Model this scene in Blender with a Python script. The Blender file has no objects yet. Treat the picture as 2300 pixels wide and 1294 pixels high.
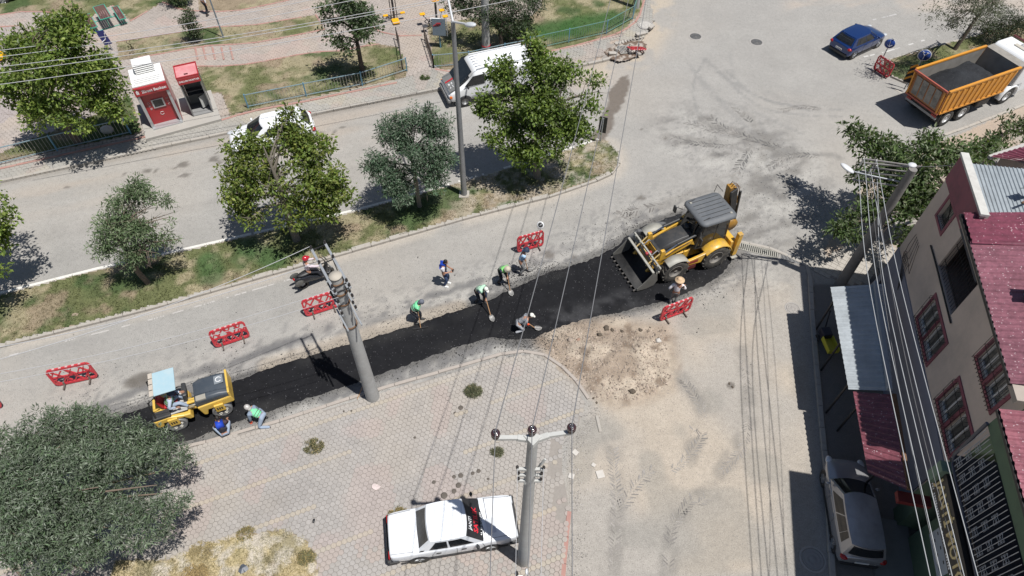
import bpy, math, random
import numpy as np
from mathutils import Vector, Matrix, Euler
rnd = random.Random(7); rng = np.random.default_rng(7)
SC = bpy.context.scene; COL = SC.collection
R = math.radians
# ---------------------------------------------------------------- camera (drone at 23.5 m looking down)
FPX, CX, CY, CAMH = 1520., 1150., 647., 23.5
_dx, _dy = 1135. - CX, 1850. - CY
ROLL = math.atan2(_dx, _dy); TH = math.atan(math.hypot(_dx, _dy) / FPX)
_F = np.array([0, math.sin(TH), -math.cos(TH)]); _D = np.array([0, -math.cos(TH), -math.sin(TH)]); _R = np.array([1., 0, 0])
XI = math.cos(ROLL) * _R + math.sin(ROLL) * _D
YI = -math.sin(ROLL) * _R + math.cos(ROLL) * _D
OC = np.array([0, 0, CAMH])
cam = bpy.data.cameras.new('camera'); camo = bpy.data.objects.new('camera', cam); COL.objects.link(camo)
cam.sensor_width = 36.0; cam.lens = FPX / 2300. * 36.0; cam.clip_end = 800; cam.clip_start = .1
camo.matrix_world = Matrix(((XI[0], -YI[0], -_F[0], 0), (XI[1], -YI[1], -_F[1], 0), (XI[2], -YI[2], -_F[2], CAMH), (0, 0, 0, 1)))
SC.camera = camo
# ---------------------------------------------------------------- light
SUN_EL, SUN_AZ_SHADOW = 69., 147.          # shadows fall towards 147 deg (counter-clockwise from +x)
sd = bpy.data.lights.new('sun', 'SUN'); sd.energy = 5.0; sd.angle = R(.53); sd.color = (1, .975, .935)
so = bpy.data.objects.new('sun', sd); COL.objects.link(so)
_e, _a = R(SUN_EL), R(SUN_AZ_SHADOW)
SUNDIR = Vector((math.cos(_a) * math.cos(_e), math.sin(_a) * math.cos(_e), -math.sin(_e)))
so.rotation_euler = SUNDIR.to_track_quat('-Z', 'Y').to_euler(); so.location = (0, 0, 60)
w = bpy.data.worlds.new('World'); SC.world = w; w.use_nodes = True
nt = w.node_tree; nt.nodes.clear()
sk = nt.nodes.new('ShaderNodeTexSky'); sk.sky_type = 'NISHITA'; sk.sun_disc = False; sk.sun_elevation = R(SUN_EL)
sx, sy = -SUNDIR.x, -SUNDIR.y
sk.sun_rotation = math.atan2(sx, sy)
bg = nt.nodes.new('ShaderNodeBackground'); bg.inputs[1].default_value = .062
wo = nt.nodes.new('ShaderNodeOutputWorld'); nt.links.new(sk.outputs[0], bg.inputs[0]); nt.links.new(bg.outputs[0], wo.inputs[0])
vs = SC.view_settings; vs.view_transform = 'Standard'; vs.look = 'None'; vs.exposure = .10; vs.gamma = 1
try: vs.use_curve_mapping = False
except Exception: pass
SC.cycles.max_bounces = 6; SC.cycles.transparent_max_bounces = 12; SC.cycles.transmission_bounces = 4

# ---------------------------------------------------------------- photo pixel -> place on the ground plan
def P(px, py, h=0.):
    d = _F * FPX + XI * (px - CX) + YI * (py - CY)
    t = (h - CAMH) / d[2]
    q = OC + d * t
    return Vector((q[0], q[1], h))
def W(pts, h=0.): return [P(a, b, h) for a, b in pts]
def PX(X, Y, Z=0.):
    qx, qy, qz = X - OC[0], Y - OC[1], Z - OC[2]
    z = qx * _F[0] + qy * _F[1] + qz * _F[2]
    return CX + FPX * (qx * XI[0] + qy * XI[1] + qz * XI[2]) / z, CY + FPX * (qx * YI[0] + qy * YI[1] + qz * YI[2]) / z
def ang(p, q): return math.atan2(q[1] - p[1], q[0] - p[0])

# ---------------------------------------------------------------- numpy noise, polygons
def vnoise(X, Y, s, seed=0, octv=3):
    out = np.zeros(np.shape(X)); amp = 1.; tot = 0
    for o in range(octv):
        g = np.random.default_rng(seed * 31 + o).random((128, 128))
        x = np.asarray(X) / s + 17.3 * o; y = np.asarray(Y) / s + 9.1 * o
        xi = np.floor(x).astype(int); yi = np.floor(y).astype(int); fx = x - xi; fy = y - yi
        fx = fx * fx * (3 - 2 * fx); fy = fy * fy * (3 - 2 * fy)
        a = g[xi % 128, yi % 128]; b = g[(xi + 1) % 128, yi % 128]; c = g[xi % 128, (yi + 1) % 128]; d = g[(xi + 1) % 128, (yi + 1) % 128]
        out += amp * ((a * (1 - fx) + b * fx) * (1 - fy) + (c * (1 - fx) + d * fx) * fy); tot += amp; amp *= .5; s *= .5
    return out / tot
def inpoly(X, Y, poly):
    X = np.asarray(X, float); Y = np.asarray(Y, float); ins = np.zeros(X.shape, bool); n = len(poly)
    for i in range(n):
        x0, y0 = poly[i][0], poly[i][1]; x1, y1 = poly[(i + 1) % n][0], poly[(i + 1) % n][1]
        if y0 == y1: continue
        c = ((y0 > Y) != (y1 > Y)) & (X < (x1 - x0) * (Y - y0) / (y1 - y0) + x0); ins ^= c
    return ins
def dpoly(X, Y, poly, closed=False):
    best = np.full(np.shape(X), 1e9); n = len(poly)
    for i in range(n if closed else n - 1):
        x0, y0 = poly[i][0], poly[i][1]; x1, y1 = poly[(i + 1) % n][0], poly[(i + 1) % n][1]
        dx, dy = x1 - x0, y1 - y0; L = dx * dx + dy * dy + 1e-9
        t = np.clip(((X - x0) * dx + (Y - y0) * dy) / L, 0, 1)
        best = np.minimum(best, np.hypot(X - x0 - t * dx, Y - y0 - t * dy))
    return best
def sstep(a, b, x): t = np.clip((x - a) / (b - a), 0, 1); return t * t * (3 - 2 * t)

# ---------------------------------------------------------------- materials
MATS = {}
def nodes(name):
    m = bpy.data.materials.new(name); m.use_nodes = True; t = m.node_tree
    b = t.nodes['Principled BSDF']; return m, t, b
def mat(name, col, rough=.6, metal=0., var=.12, scale=6., bump=0., spec=None, dirt=None, dscale=3., coat=0.):
    """base colour with noise variation, optional dirt colour in noise patches, optional fine relief"""
    if name in MATS: return MATS[name]
    m, t, b = nodes(name); N = t.nodes.new; L = t.links.new
    tc = N('ShaderNodeTexCoord'); nz = N('ShaderNodeTexNoise'); nz.inputs['Scale'].default_value = scale; nz.inputs['Detail'].default_value = 6; nz.inputs['Roughness'].default_value = .65
    L(tc.outputs['Object'], nz.inputs['Vector'])
    mx = N('ShaderNodeMix'); mx.data_type = 'RGBA'
    c = np.array(col[:3]); lo = np.clip(c * (1 - var), 0, 1); hi = np.clip(c * (1 + var), 0, 1)
    mx.inputs[6].default_value = (*lo, 1); mx.inputs[7].default_value = (*hi, 1)
    L(nz.outputs[0], mx.inputs[0]); out = mx.outputs[2]
    if dirt is not None:
        n2 = N('ShaderNodeTexNoise'); n2.inputs['Scale'].default_value = dscale; n2.inputs['Detail'].default_value = 8; n2.inputs['Roughness'].default_value = .7
        L(tc.outputs['Object'], n2.inputs['Vector'])
        rp = N('ShaderNodeMapRange'); rp.inputs[1].default_value = .45; rp.inputs[2].default_value = .72; rp.inputs[4].default_value = dirt[3] if len(dirt) > 3 else .6
        L(n2.outputs[0], rp.inputs[0]); m2 = N('ShaderNodeMix'); m2.data_type = 'RGBA'; m2.inputs[7].default_value = (*dirt[:3], 1)
        L(rp.outputs[0], m2.inputs[0]); L(out, m2.inputs[6]); out = m2.outputs[2]
    L(out, b.inputs['Base Color']); b.inputs['Roughness'].default_value = rough; b.inputs['Metallic'].default_value = metal
    if spec is not None: b.inputs['Specular IOR Level'].default_value = spec
    if coat: b.inputs['Coat Weight'].default_value = coat; b.inputs['Coat Roughness'].default_value = .062
    if bump:
        n3 = N('ShaderNodeTexNoise'); n3.inputs['Scale'].default_value = scale * 5; n3.inputs['Detail'].default_value = 5; L(tc.outputs['Object'], n3.inputs['Vector'])
        bp = N('ShaderNodeBump'); bp.inputs['Strength'].default_value = bump; bp.inputs['Distance'].default_value = .02; L(n3.outputs[0], bp.inputs['Height']); L(bp.outputs[0], b.inputs['Normal'])
    MATS[name] = m; return m
def vcmat(name, rough=.95, fine=25., famp=.25, coarse=2., camp=.1, bump=.4, bdist=.02, spec=.2, speck=None, bscale=40.):
    """colour from the mesh's 'Col' attribute times two scales of noise, with optional grains"""
    if name in MATS: return MATS[name]
    m, t, b = nodes(name); N = t.nodes.new; L = t.links.new
    at = N('ShaderNodeAttribute'); at.attribute_name = 'Col'; tc = N('ShaderNodeTexCoord'); cur = at.outputs['Color']
    for sc_, am in ((fine, famp), (coarse, camp)):
        nz = N('ShaderNodeTexNoise'); nz.inputs['Scale'].default_value = sc_; nz.inputs['Detail'].default_value = 8; nz.inputs['Roughness'].default_value = .75
        L(tc.outputs['Object'], nz.inputs['Vector'])
        mr = N('ShaderNodeMapRange'); mr.inputs[1].default_value = .3; mr.inputs[2].default_value = .7; mr.inputs[3].default_value = 1 - am; mr.inputs[4].default_value = 1 + am; mr.clamp = False
        L(nz.outputs[0], mr.inputs[0])
        mu = N('ShaderNodeMix'); mu.data_type = 'RGBA'; mu.blend_type = 'MULTIPLY'; mu.inputs[0].default_value = 1
        cb = N('ShaderNodeCombineColor'); [L(mr.outputs[0], cb.inputs[i]) for i in range(3)]
        L(cur, mu.inputs[6]); L(cb.outputs[0], mu.inputs[7]); cur = mu.outputs[2]
    if speck:
        vo = N('ShaderNodeTexVoronoi'); vo.inputs['Scale'].default_value = speck[0]; L(tc.outputs['Object'], vo.inputs['Vector'])
        sp = N('ShaderNodeSeparateColor'); L(vo.outputs['Color'], sp.inputs[0])
        gt = N('ShaderNodeMath'); gt.operation = 'GREATER_THAN'; gt.inputs[1].default_value = 1 - speck[1]; L(sp.outputs[0], gt.inputs[0])
        m2 = N('ShaderNodeMix'); m2.data_type = 'RGBA'; m2.inputs[7].default_value = (*speck[2], 1); L(gt.outputs[0], m2.inputs[0]); L(cur, m2.inputs[6]); cur = m2.outputs[2]
    L(cur, b.inputs['Base Color']); b.inputs['Roughness'].default_value = rough; b.inputs['Specular IOR Level'].default_value = spec
    if bump:
        n3 = N('ShaderNodeTexNoise'); n3.inputs['Scale'].default_value = bscale; n3.inputs['Detail'].default_value = 6; L(tc.outputs['Object'], n3.inputs['Vector'])
        bp = N('ShaderNodeBump'); bp.inputs['Strength'].default_value = bump; bp.inputs['Distance'].default_value = bdist; L(n3.outputs[0], bp.inputs['Height']); L(bp.outputs[0], b.inputs['Normal'])
    MATS[name] = m; return m
def leafmat(name, transl=.35, rough=.5):
    if name in MATS: return MATS[name]
    m, t, b = nodes(name); N = t.nodes.new; L = t.links.new
    at = N('ShaderNodeAttribute'); at.attribute_name = 'Col'
    L(at.outputs['Color'], b.inputs['Base Color']); b.inputs['Roughness'].default_value = rough; b.inputs['Specular IOR Level'].default_value = .35
    tr = N('ShaderNodeBsdfTranslucent'); mu = N('ShaderNodeMix'); mu.data_type = 'RGBA'; mu.blend_type = 'MULTIPLY'; mu.inputs[0].default_value = 1; mu.inputs[7].default_value = (1.3, 1.5, .5, 1)
    L(at.outputs['Color'], mu.inputs[6]); L(mu.outputs[2], tr.inputs[0])
    ms = N('ShaderNodeMixShader'); ms.inputs[0].default_value = transl; L(b.outputs[0], ms.inputs[1]); L(tr.outputs[0], ms.inputs[2]); L(ms.outputs[0], t.nodes['Material Output'].inputs[0])
    MATS[name] = m; return m
STEEL = mat('galvanised_steel', (.42, .44, .46), .45, .6, .15, 9)
DARKMETAL = mat('dark_metal', (.03, .03, .032), .5, .4, .3, 9, dirt=(.12, .1, .08, .3))
RUST = mat('rusty_metal', (.16, .09, .05), .8, .2, .4, 12)
CONC = mat('pole_concrete', (.36, .36, .35), .9, 0, .18, 4, .3, dirt=(.22, .2, .18, .5), dscale=1.5)
RUBBER = mat('rubber', (.022, .022, .023), .85, 0, .3, 8, .3, dirt=(.16, .15, .13, .5), dscale=5)
GLASS = mat('dark_glass', (.012, .014, .016), .08, 0, .2, 3, spec=.6, dirt=(.08, .08, .08, .15))
WHITEP = mat('white_paint', (.78, .79, .8), .35, 0, .03, 3, dirt=(.5, .48, .45, .12))
BLACKP = mat('black_plastic', (.02, .02, .022), .5, 0, .2, 8, dirt=(.1, .1, .09, .25))
REDP = mat('red_paint', (.42, .02, .03), .4, 0, .1, 5)
YELP = mat('machine_yellow', (.66, .38, .04), .42, 0, .1, 5, dirt=(.30, .22, .13, .75), dscale=3.5, coat=.15)
CHROME = mat('chrome', (.7, .7, .72), .15, 1, .05, 4)
SKIN = mat('skin', (.38, .2, .13), .55, 0, .08, 12)
WOOD = mat('wood_handle', (.38, .22, .11), .7, 0, .2, 15)
# ---------------------------------------------------------------- mesh building
class MB:
    def __init__(s): s.v = []; s.f = []; s.mi = []; s.sm = []; s.cur = 0; s.smooth = False
    def add(s, vs, fs, sm=None):
        o = len(s.v); s.v += [tuple(v) for v in vs]
        for f in fs: s.f.append(tuple(i + o for i in f)); s.mi.append(s.cur); s.sm.append(s.smooth if sm is None else sm)
        return s
    def box(s, c, d, rot=None, taper=None):
        """box centred on c with size d; taper=(kx,ky) scales the top face"""
        kx, ky = taper or (1, 1); hx, hy, hz = d[0] / 2, d[1] / 2, d[2] / 2
        vs = [Vector((x * hx * (kx if z > 0 else 1), y * hy * (ky if z > 0 else 1), z * hz)) for z in (-1, 1) for x, y in ((-1, -1), (1, -1), (1, 1), (-1, 1))]
        if rot is not None: M = rot if isinstance(rot, Matrix) else Euler(rot).to_matrix(); vs = [M @ v for v in vs]
        c = Vector(c); vs = [v + c for v in vs]
        return s.add(vs, [(3, 2, 1, 0), (4, 5, 6, 7), (0, 1, 5, 4), (1, 2, 6, 5), (2, 3, 7, 6), (3, 0, 4, 7)], False)
    def bar(s, p, q, w, h=None, up=(0, 0, 1)):
        """rectangular bar from p to q"""
        p, q = Vector(p), Vector(q); h = h or w; d = q - p; L = d.length
        if L < 1e-6: return s
        x = d / L; u = Vector(up)
        if abs(x.dot(u)) > .98: u = Vector((1, 0, 0))
        y = u.cross(x).normalized(); z = x.cross(y)
        M = Matrix((x, y, z)).transposed()
        return s.box((p + q) / 2, (L, w, h), M)
    def tube(s, pts, r, n=8, caps=True, sm=True):
        pts = [Vector(p) for p in pts]; rs = r if hasattr(r, '__len__') else [r] * len(pts); rings = []; vs = []
        for i, p in enumerate(pts):
            d = (pts[min(i + 1, len(pts) - 1)] - pts[max(i - 1, 0)]).normalized()
            u = Vector((0, 0, 1)) if abs(d.z) < .9 else Vector((1, 0, 0))
            a = d.cross(u).normalized(); b = d.cross(a)
            for k in range(n): t = 2 * math.pi * k / n; vs.append(p + (a * math.cos(t) + b * math.sin(t)) * rs[i])
        fs = []
        for i in range(len(pts) - 1):
            for k in range(n): fs.append((i * n + k, i * n + (k + 1) % n, (i + 1) * n + (k + 1) % n, (i + 1) * n + k))
        s.add(vs, fs, sm)
        if caps: s.add([vs[k] for k in range(n)], [tuple(range(n))], False); s.add(vs[-n:], [tuple(range(n - 1, -1, -1))], False)
        return s
    def prism(s, poly, axis_o, ax, ay, az, t, sm=False):
        """polygon (2D pts in ax, ay from axis_o) extruded by t along az"""
        o, ax, ay, az = Vector(axis_o), Vector(ax), Vector(ay), Vector(az); n = len(poly)
        vs = [o + ax * a + ay * b for a, b in poly]; vs += [v + az * t for v in vs]
        fs = [tuple(range(n - 1, -1, -1)), tuple(range(n, 2 * n))] + [(i, (i + 1) % n, n + (i + 1) % n, n + i) for i in range(n)]
        return s.add(vs, fs, sm)
    def slab(s, poly, z0, z1):
        return s.prism([(p[0], p[1]) for p in poly], (0, 0, z0), (1, 0, 0), (0, 1, 0), (0, 0, 1), z1 - z0)
    def lathe(s, prof, o, axis=(0, 0, 1), n=20, sm=True):
        """profile [(r, t)] turned about axis from o"""
        o = Vector(o); a = Vector(axis).normalized(); u = Vector((0, 0, 1)) if abs(a.z) < .9 else Vector((1, 0, 0))
        b = a.cross(u).normalized(); c = a.cross(b); vs = []; fs = []
        for r_, t in prof:
            for k in range(n): th = 2 * math.pi * k / n; vs.append(o + a * t + (b * math.cos(th) + c * math.sin(th)) * r_)
        for i in range(len(prof) - 1):
            for k in range(n): fs.append((i * n + k, i * n + (k + 1) % n, (i + 1) * n + (k + 1) % n, (i + 1) * n + k))
        if min(q[0] for q in prof) <= .4 * max(q[0] for q in prof): fs.append(tuple(range(n))[::-1]); fs.append(tuple(range((len(prof) - 1) * n, len(prof) * n)))
        return s.add(vs, fs, sm)
    def ell(s, c, r, n=12, m=8, rot=None, z0=-1.):
        c = Vector(c); r = r if hasattr(r, '__len__') else (r, r, r); vs = []; fs = []
        for j in range(m + 1):
            ph = math.asin(z0) + (math.pi / 2 - math.asin(z0)) * j / m if z0 > -1 else -math.pi / 2 + math.pi * j / m
            for k in range(n):
                t = 2 * math.pi * k / n; v = Vector((math.cos(ph) * math.cos(t) * r[0], math.cos(ph) * math.sin(t) * r[1], math.sin(ph) * r[2]))
                if rot is not None: v = (rot if isinstance(rot, Matrix) else Euler(rot).to_matrix()) @ v
                vs.append(c + v)
        for j in range(m):
            for k in range(n): fs.append((j * n + k, j * n + (k + 1) % n, (j + 1) * n + (k + 1) % n, (j + 1) * n + k))
        return s.add(vs, fs, True)
    def quad(s, a, b, c, d): return s.add([a, b, c, d], [(0, 1, 2, 3)])
    def panel(s, a, b, c, d, t):
        """quad a b c d given thickness t along its normal"""
        a, b, c, d = map(Vector, (a, b, c, d)); n = (b - a).cross(d - a).normalized() * t
        return s.add([a, b, c, d, a + n, b + n, c + n, d + n], [(3, 2, 1, 0), (4, 5, 6, 7), (0, 1, 5, 4), (1, 2, 6, 5), (2, 3, 7, 6), (3, 0, 4, 7)], False)
    def loft(s, rings, closed=True, caps=True, sm=True):
        n = len(rings[0]); vs = [v for r_ in rings for v in r_]; fs = []
        for i in range(len(rings) - 1):
            for k in range(n if closed else n - 1): fs.append((i * n + k, i * n + (k + 1) % n, (i + 1) * n + (k + 1) % n, (i + 1) * n + k))
        s.add(vs, fs, sm)
        if caps: s.add(rings[0], [tuple(range(n))], False); s.add(rings[-1], [tuple(range(n))[::-1]], False)
        return s
    def mesh(s, name):
        me = bpy.data.meshes.new(name); me.from_pydata(s.v, [], s.f); me.polygons.foreach_set('material_index', s.mi); me.polygons.foreach_set('use_smooth', s.sm); me.update(); return me
    def build(s, name, m, parent=None, M=None, label=None, bevel=0, sub=0, kind=None, weld=False):
        me = s.mesh(name)
        for x in (m if isinstance(m, (list, tuple)) else [m]): me.materials.append(x)
        if weld or sub:
            import bmesh
            bm = bmesh.new(); bm.from_mesh(me); bmesh.ops.remove_doubles(bm, verts=bm.verts, dist=1e-4); bmesh.ops.recalc_face_normals(bm, faces=bm.faces); bm.to_mesh(me); bm.free()
        o = bpy.data.objects.new(name, me); COL.objects.link(o)
        if parent is not None: o.parent = parent
        if M is not None: o.matrix_local = M
        if label: o['label'] = label
        if kind: o['kind'] = kind
        if bevel: b = o.modifiers.new('bevel', 'BEVEL'); b.width = bevel; b.segments = 2; b.limit_method = 'ANGLE'; b.angle_limit = R(35)
        if sub: q = o.modifiers.new('sub', 'SUBSURF'); q.levels = q.render_levels = sub
        return o
def npmesh(name, V, F, m, parent=None, col=None, smooth=False, kind=None, label=None):
    """mesh from numpy arrays; F is (n,3) or (n,4); col is per-vertex (n,3)"""
    me = bpy.data.meshes.new(name); nv, (nf, k) = len(V), F.shape
    me.vertices.add(nv); me.vertices.foreach_set('co', np.ascontiguousarray(V, np.float32).ravel())
    me.loops.add(nf * k); me.loops.foreach_set('vertex_index', np.ascontiguousarray(F, np.int32).ravel())
    me.polygons.add(nf); me.polygons.foreach_set('loop_start', np.arange(0, nf * k, k, dtype=np.int32)); me.polygons.foreach_set('loop_total', np.full(nf, k, np.int32))
    me.polygons.foreach_set('use_smooth', np.full(nf, smooth, bool))
    if col is not None:
        a = me.color_attributes.new('Col', 'FLOAT_COLOR', 'POINT'); c = np.ones((nv, 4), np.float32); c[:, :3] = col; a.data.foreach_set('color', c.ravel())
    me.materials.append(m); me.update(calc_edges=True); me.validate()
    o = bpy.data.objects.new(name, me); COL.objects.link(o)
    if parent is not None: o.parent = parent
    if kind: o['kind'] = kind
    if label: o['label'] = label
    return o
def tag(o, label=None, cat=None, group=None, kind=None):
    if label: o['label'] = label
    if cat: o['category'] = cat
    if group: o['group'] = group
    if kind: o['kind'] = kind
    return o
def thing(name, label, cat, loc=(0, 0, 0), rz=0, group=None, tilt=None):
    o = bpy.data.objects.new(name, None); COL.objects.link(o); o.location = loc; o.rotation_euler = (tilt[0] if tilt else 0, tilt[1] if tilt else 0, rz); o.empty_display_size = .3
    return tag(o, label, cat, group)
def copyobj(o, parent=None, **k):
    c = o.copy(); COL.objects.link(c)
    if parent is not None: c.parent = parent
    return c
def copy_tree(o, parent=None):
    c = copyobj(o, parent)
    for ch in list(o.children): copy_tree(ch, c)
    return c
def text_mesh(name, s, size, m, parent=None, M=None, extrude=.004, shear=0., align='CENTER', sx=1., bold=0.):
    cu = bpy.data.curves.new(name, 'FONT'); cu.body = s; cu.size = size; cu.extrude = extrude; cu.align_x = align; cu.align_y = 'CENTER'; cu.shear = shear; cu.resolution_u = 2; cu.offset = bold
    t = bpy.data.objects.new(name, cu); COL.objects.link(t); dg = bpy.context.evaluated_depsgraph_get(); me = bpy.data.meshes.new_from_object(t.evaluated_get(dg)); bpy.data.objects.remove(t)
    if sx != 1: me.transform(Matrix.Diagonal((sx, 1, 1, 1)))
    me.materials.clear(); me.materials.append(m); o = bpy.data.objects.new(name, me); COL.objects.link(o)
    if parent is not None: o.parent = parent
    if M is not None: o.matrix_local = M
    return o
def blurred_line(name, m, parent, M, L, h, n, seed=1):
    """a line of lettering too small to read in the photograph: a row of unequal upright marks"""
    g = np.random.default_rng(seed); mb = MB()
    for k in range(n):
        if g.random() < .15: continue
        mb.box((-L / 2 + L * (k + .5) / n, g.uniform(-.06, .06) * h, .003), (L / n * g.uniform(.4, .8), h * g.uniform(.6, 1), .004))
    return mb.build(name, m, parent, M, kind='stuff')
def frame(o, x, y):
    """matrix with origin o, local x and y directions"""
    x = Vector(x).normalized(); z = x.cross(Vector(y)).normalized(); y = z.cross(x)
    M = Matrix((x, y, z)).transposed().to_4x4(); M.translation = Vector(o); return M
def resample(pts, step):
    out = [Vector(pts[0])]; acc = 0
    for a, b in zip(pts, pts[1:]):
        a, b = Vector(a), Vector(b); L = (b - a).length; t = step - acc
        while t <= L: out.append(a.lerp(b, t / L)); t += step
        acc = (acc + L) % step if L > 0 else acc
    return out
def catmull(pts, k=8):
    q = [Vector(p) for p in pts]; q = [2 * q[0] - q[1]] + q + [2 * q[-1] - q[-2]]; out = []
    for i in range(1, len(q) - 2):
        for j in range(k):
            t = j / k; a, b, c, d = q[i - 1], q[i], q[i + 1], q[i + 2]
            out.append(.5 * ((2 * b) + (c - a) * t + (2 * a - 5 * b + 4 * c - d) * t * t + (3 * b - a - 3 * c + d) * t ** 3))
    return out + [q[-2]]
def offset_line(pts, d):
    """shift a plan polyline sideways (left of its direction)"""
    out = []
    for i, p in enumerate(pts):
        a = Vector(pts[max(0, i - 1)]); b = Vector(pts[min(len(pts) - 1, i + 1)]); t = (b - a).normalized(); out.append(Vector((p[0] - t.y * d, p[1] + t.x * d, p[2] if len(p) > 2 else 0)))
    return out

# ================================================================ THE SETTING
# big plain that reaches past every edge of the view
pl = MB(); pl.quad((-260, -120, -.06), (260, -120, -.06), (260, 400, -.06), (-260, 400, -.06)); pl.build('ground', mat('plain_earth', (.34, .3, .25), .95, 0, .2, .4), kind='structure')

KH = .13      # kerb height
# outlines read off the photograph, in photo pixels, laid on the ground plan
north_kerb = W([(-260, 470), (0, 410), (280, 350), (560, 290), (780, 243), (985, 203), (1180, 168), (1340, 143), (1400, 125), (1440, 95), (1468, 50), (1490, 0), (1510, -60)])
red_kerb = W([(-260, 440), (0, 384), (330, 312), (470, 283), (560, 256), (700, 230), (905, 187)])
red_kerb_b = W([(978, 160), (1000, 168), (1170, 134), (1290, 108), (1395, 78), (1432, 50), (1448, 0), (1462, -60)])
med_top = W([(-260, 735), (0, 668), (220, 612), (400, 572), (560, 535), (800, 480), (1000, 425), (1180, 372), (1320, 328), (1352, 318)])
med_bot = W([(-260, 840), (0, 778), (350, 690), (700, 590), (1040, 492), (1240, 440), (1350, 402), (1378, 388), (1388, 370), (1388, 345), (1372, 324), (1352, 318)])
south_kerb = W([(-260, 1150), (0, 1085), (440, 1000), (620, 948), (840, 878), (1000, 832), (1130, 795), (1190, 788), (1240, 803), (1290, 850), (1322, 895), (1340, 935)])
pave_s = [(-260, 1160), (0, 1095), (440, 1004), (620, 955), (840, 890), (1000, 845), (1130, 806), (1190, 798), (1235, 815), (1282, 862), (1312, 905), (1300, 955), (1262, 990), (1262, 1060), (1275, 1120), (1275, 1160), (1260, 1330), (-260, 1420)]
pave_s = W(pave_s)
isl_r = W([(1985, 165), (1978, 152), (1990, 140), (2060, 118), (2160, 92), (2300, 52), (2400, 25), (2700, -40), (2700, 20), (2380, 118), (2300, 150), (2200, 180), (2100, 205), (2045, 192)])
fresh_top = [(-60, 1058), (60, 1020), (200, 962), (300, 922), (430, 890), (515, 858), (590, 832), (667, 808), (745, 783), (840, 757), (937, 730), (1050, 690), (1120, 665), (1180, 636), (1225, 615), (1265, 603), (1330, 580), (1385, 552), (1410, 528), (1445, 508), (1500, 488), (1530, 480), (1570, 520), (1640, 560)]
fresh_bot = [(1645, 590), (1628, 612), (1575, 645), (1500, 672), (1440, 690), (1330, 715), (1237, 742), (1200, 762), (1150, 765), (1100, 757), (1000, 790), (850, 842), (765, 870), (680, 898), (595, 927), (500, 957), (440, 985), (300, 1030), (100, 1085), (-60, 1130)]
FRESH = W(fresh_top + fresh_bot)
AC = np.array([.292, .286, .277])        # sun-bleached dusty asphalt
DUST = np.array([.36, .33, .295]); DIRT = np.array([.29, .232, .182]); DK = np.array([.12, .12, .125]); PALE = np.array([.385, .378, .362])
def mix(c, d, k): return c * (1 - k[..., None]) + d * k[..., None]

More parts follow.
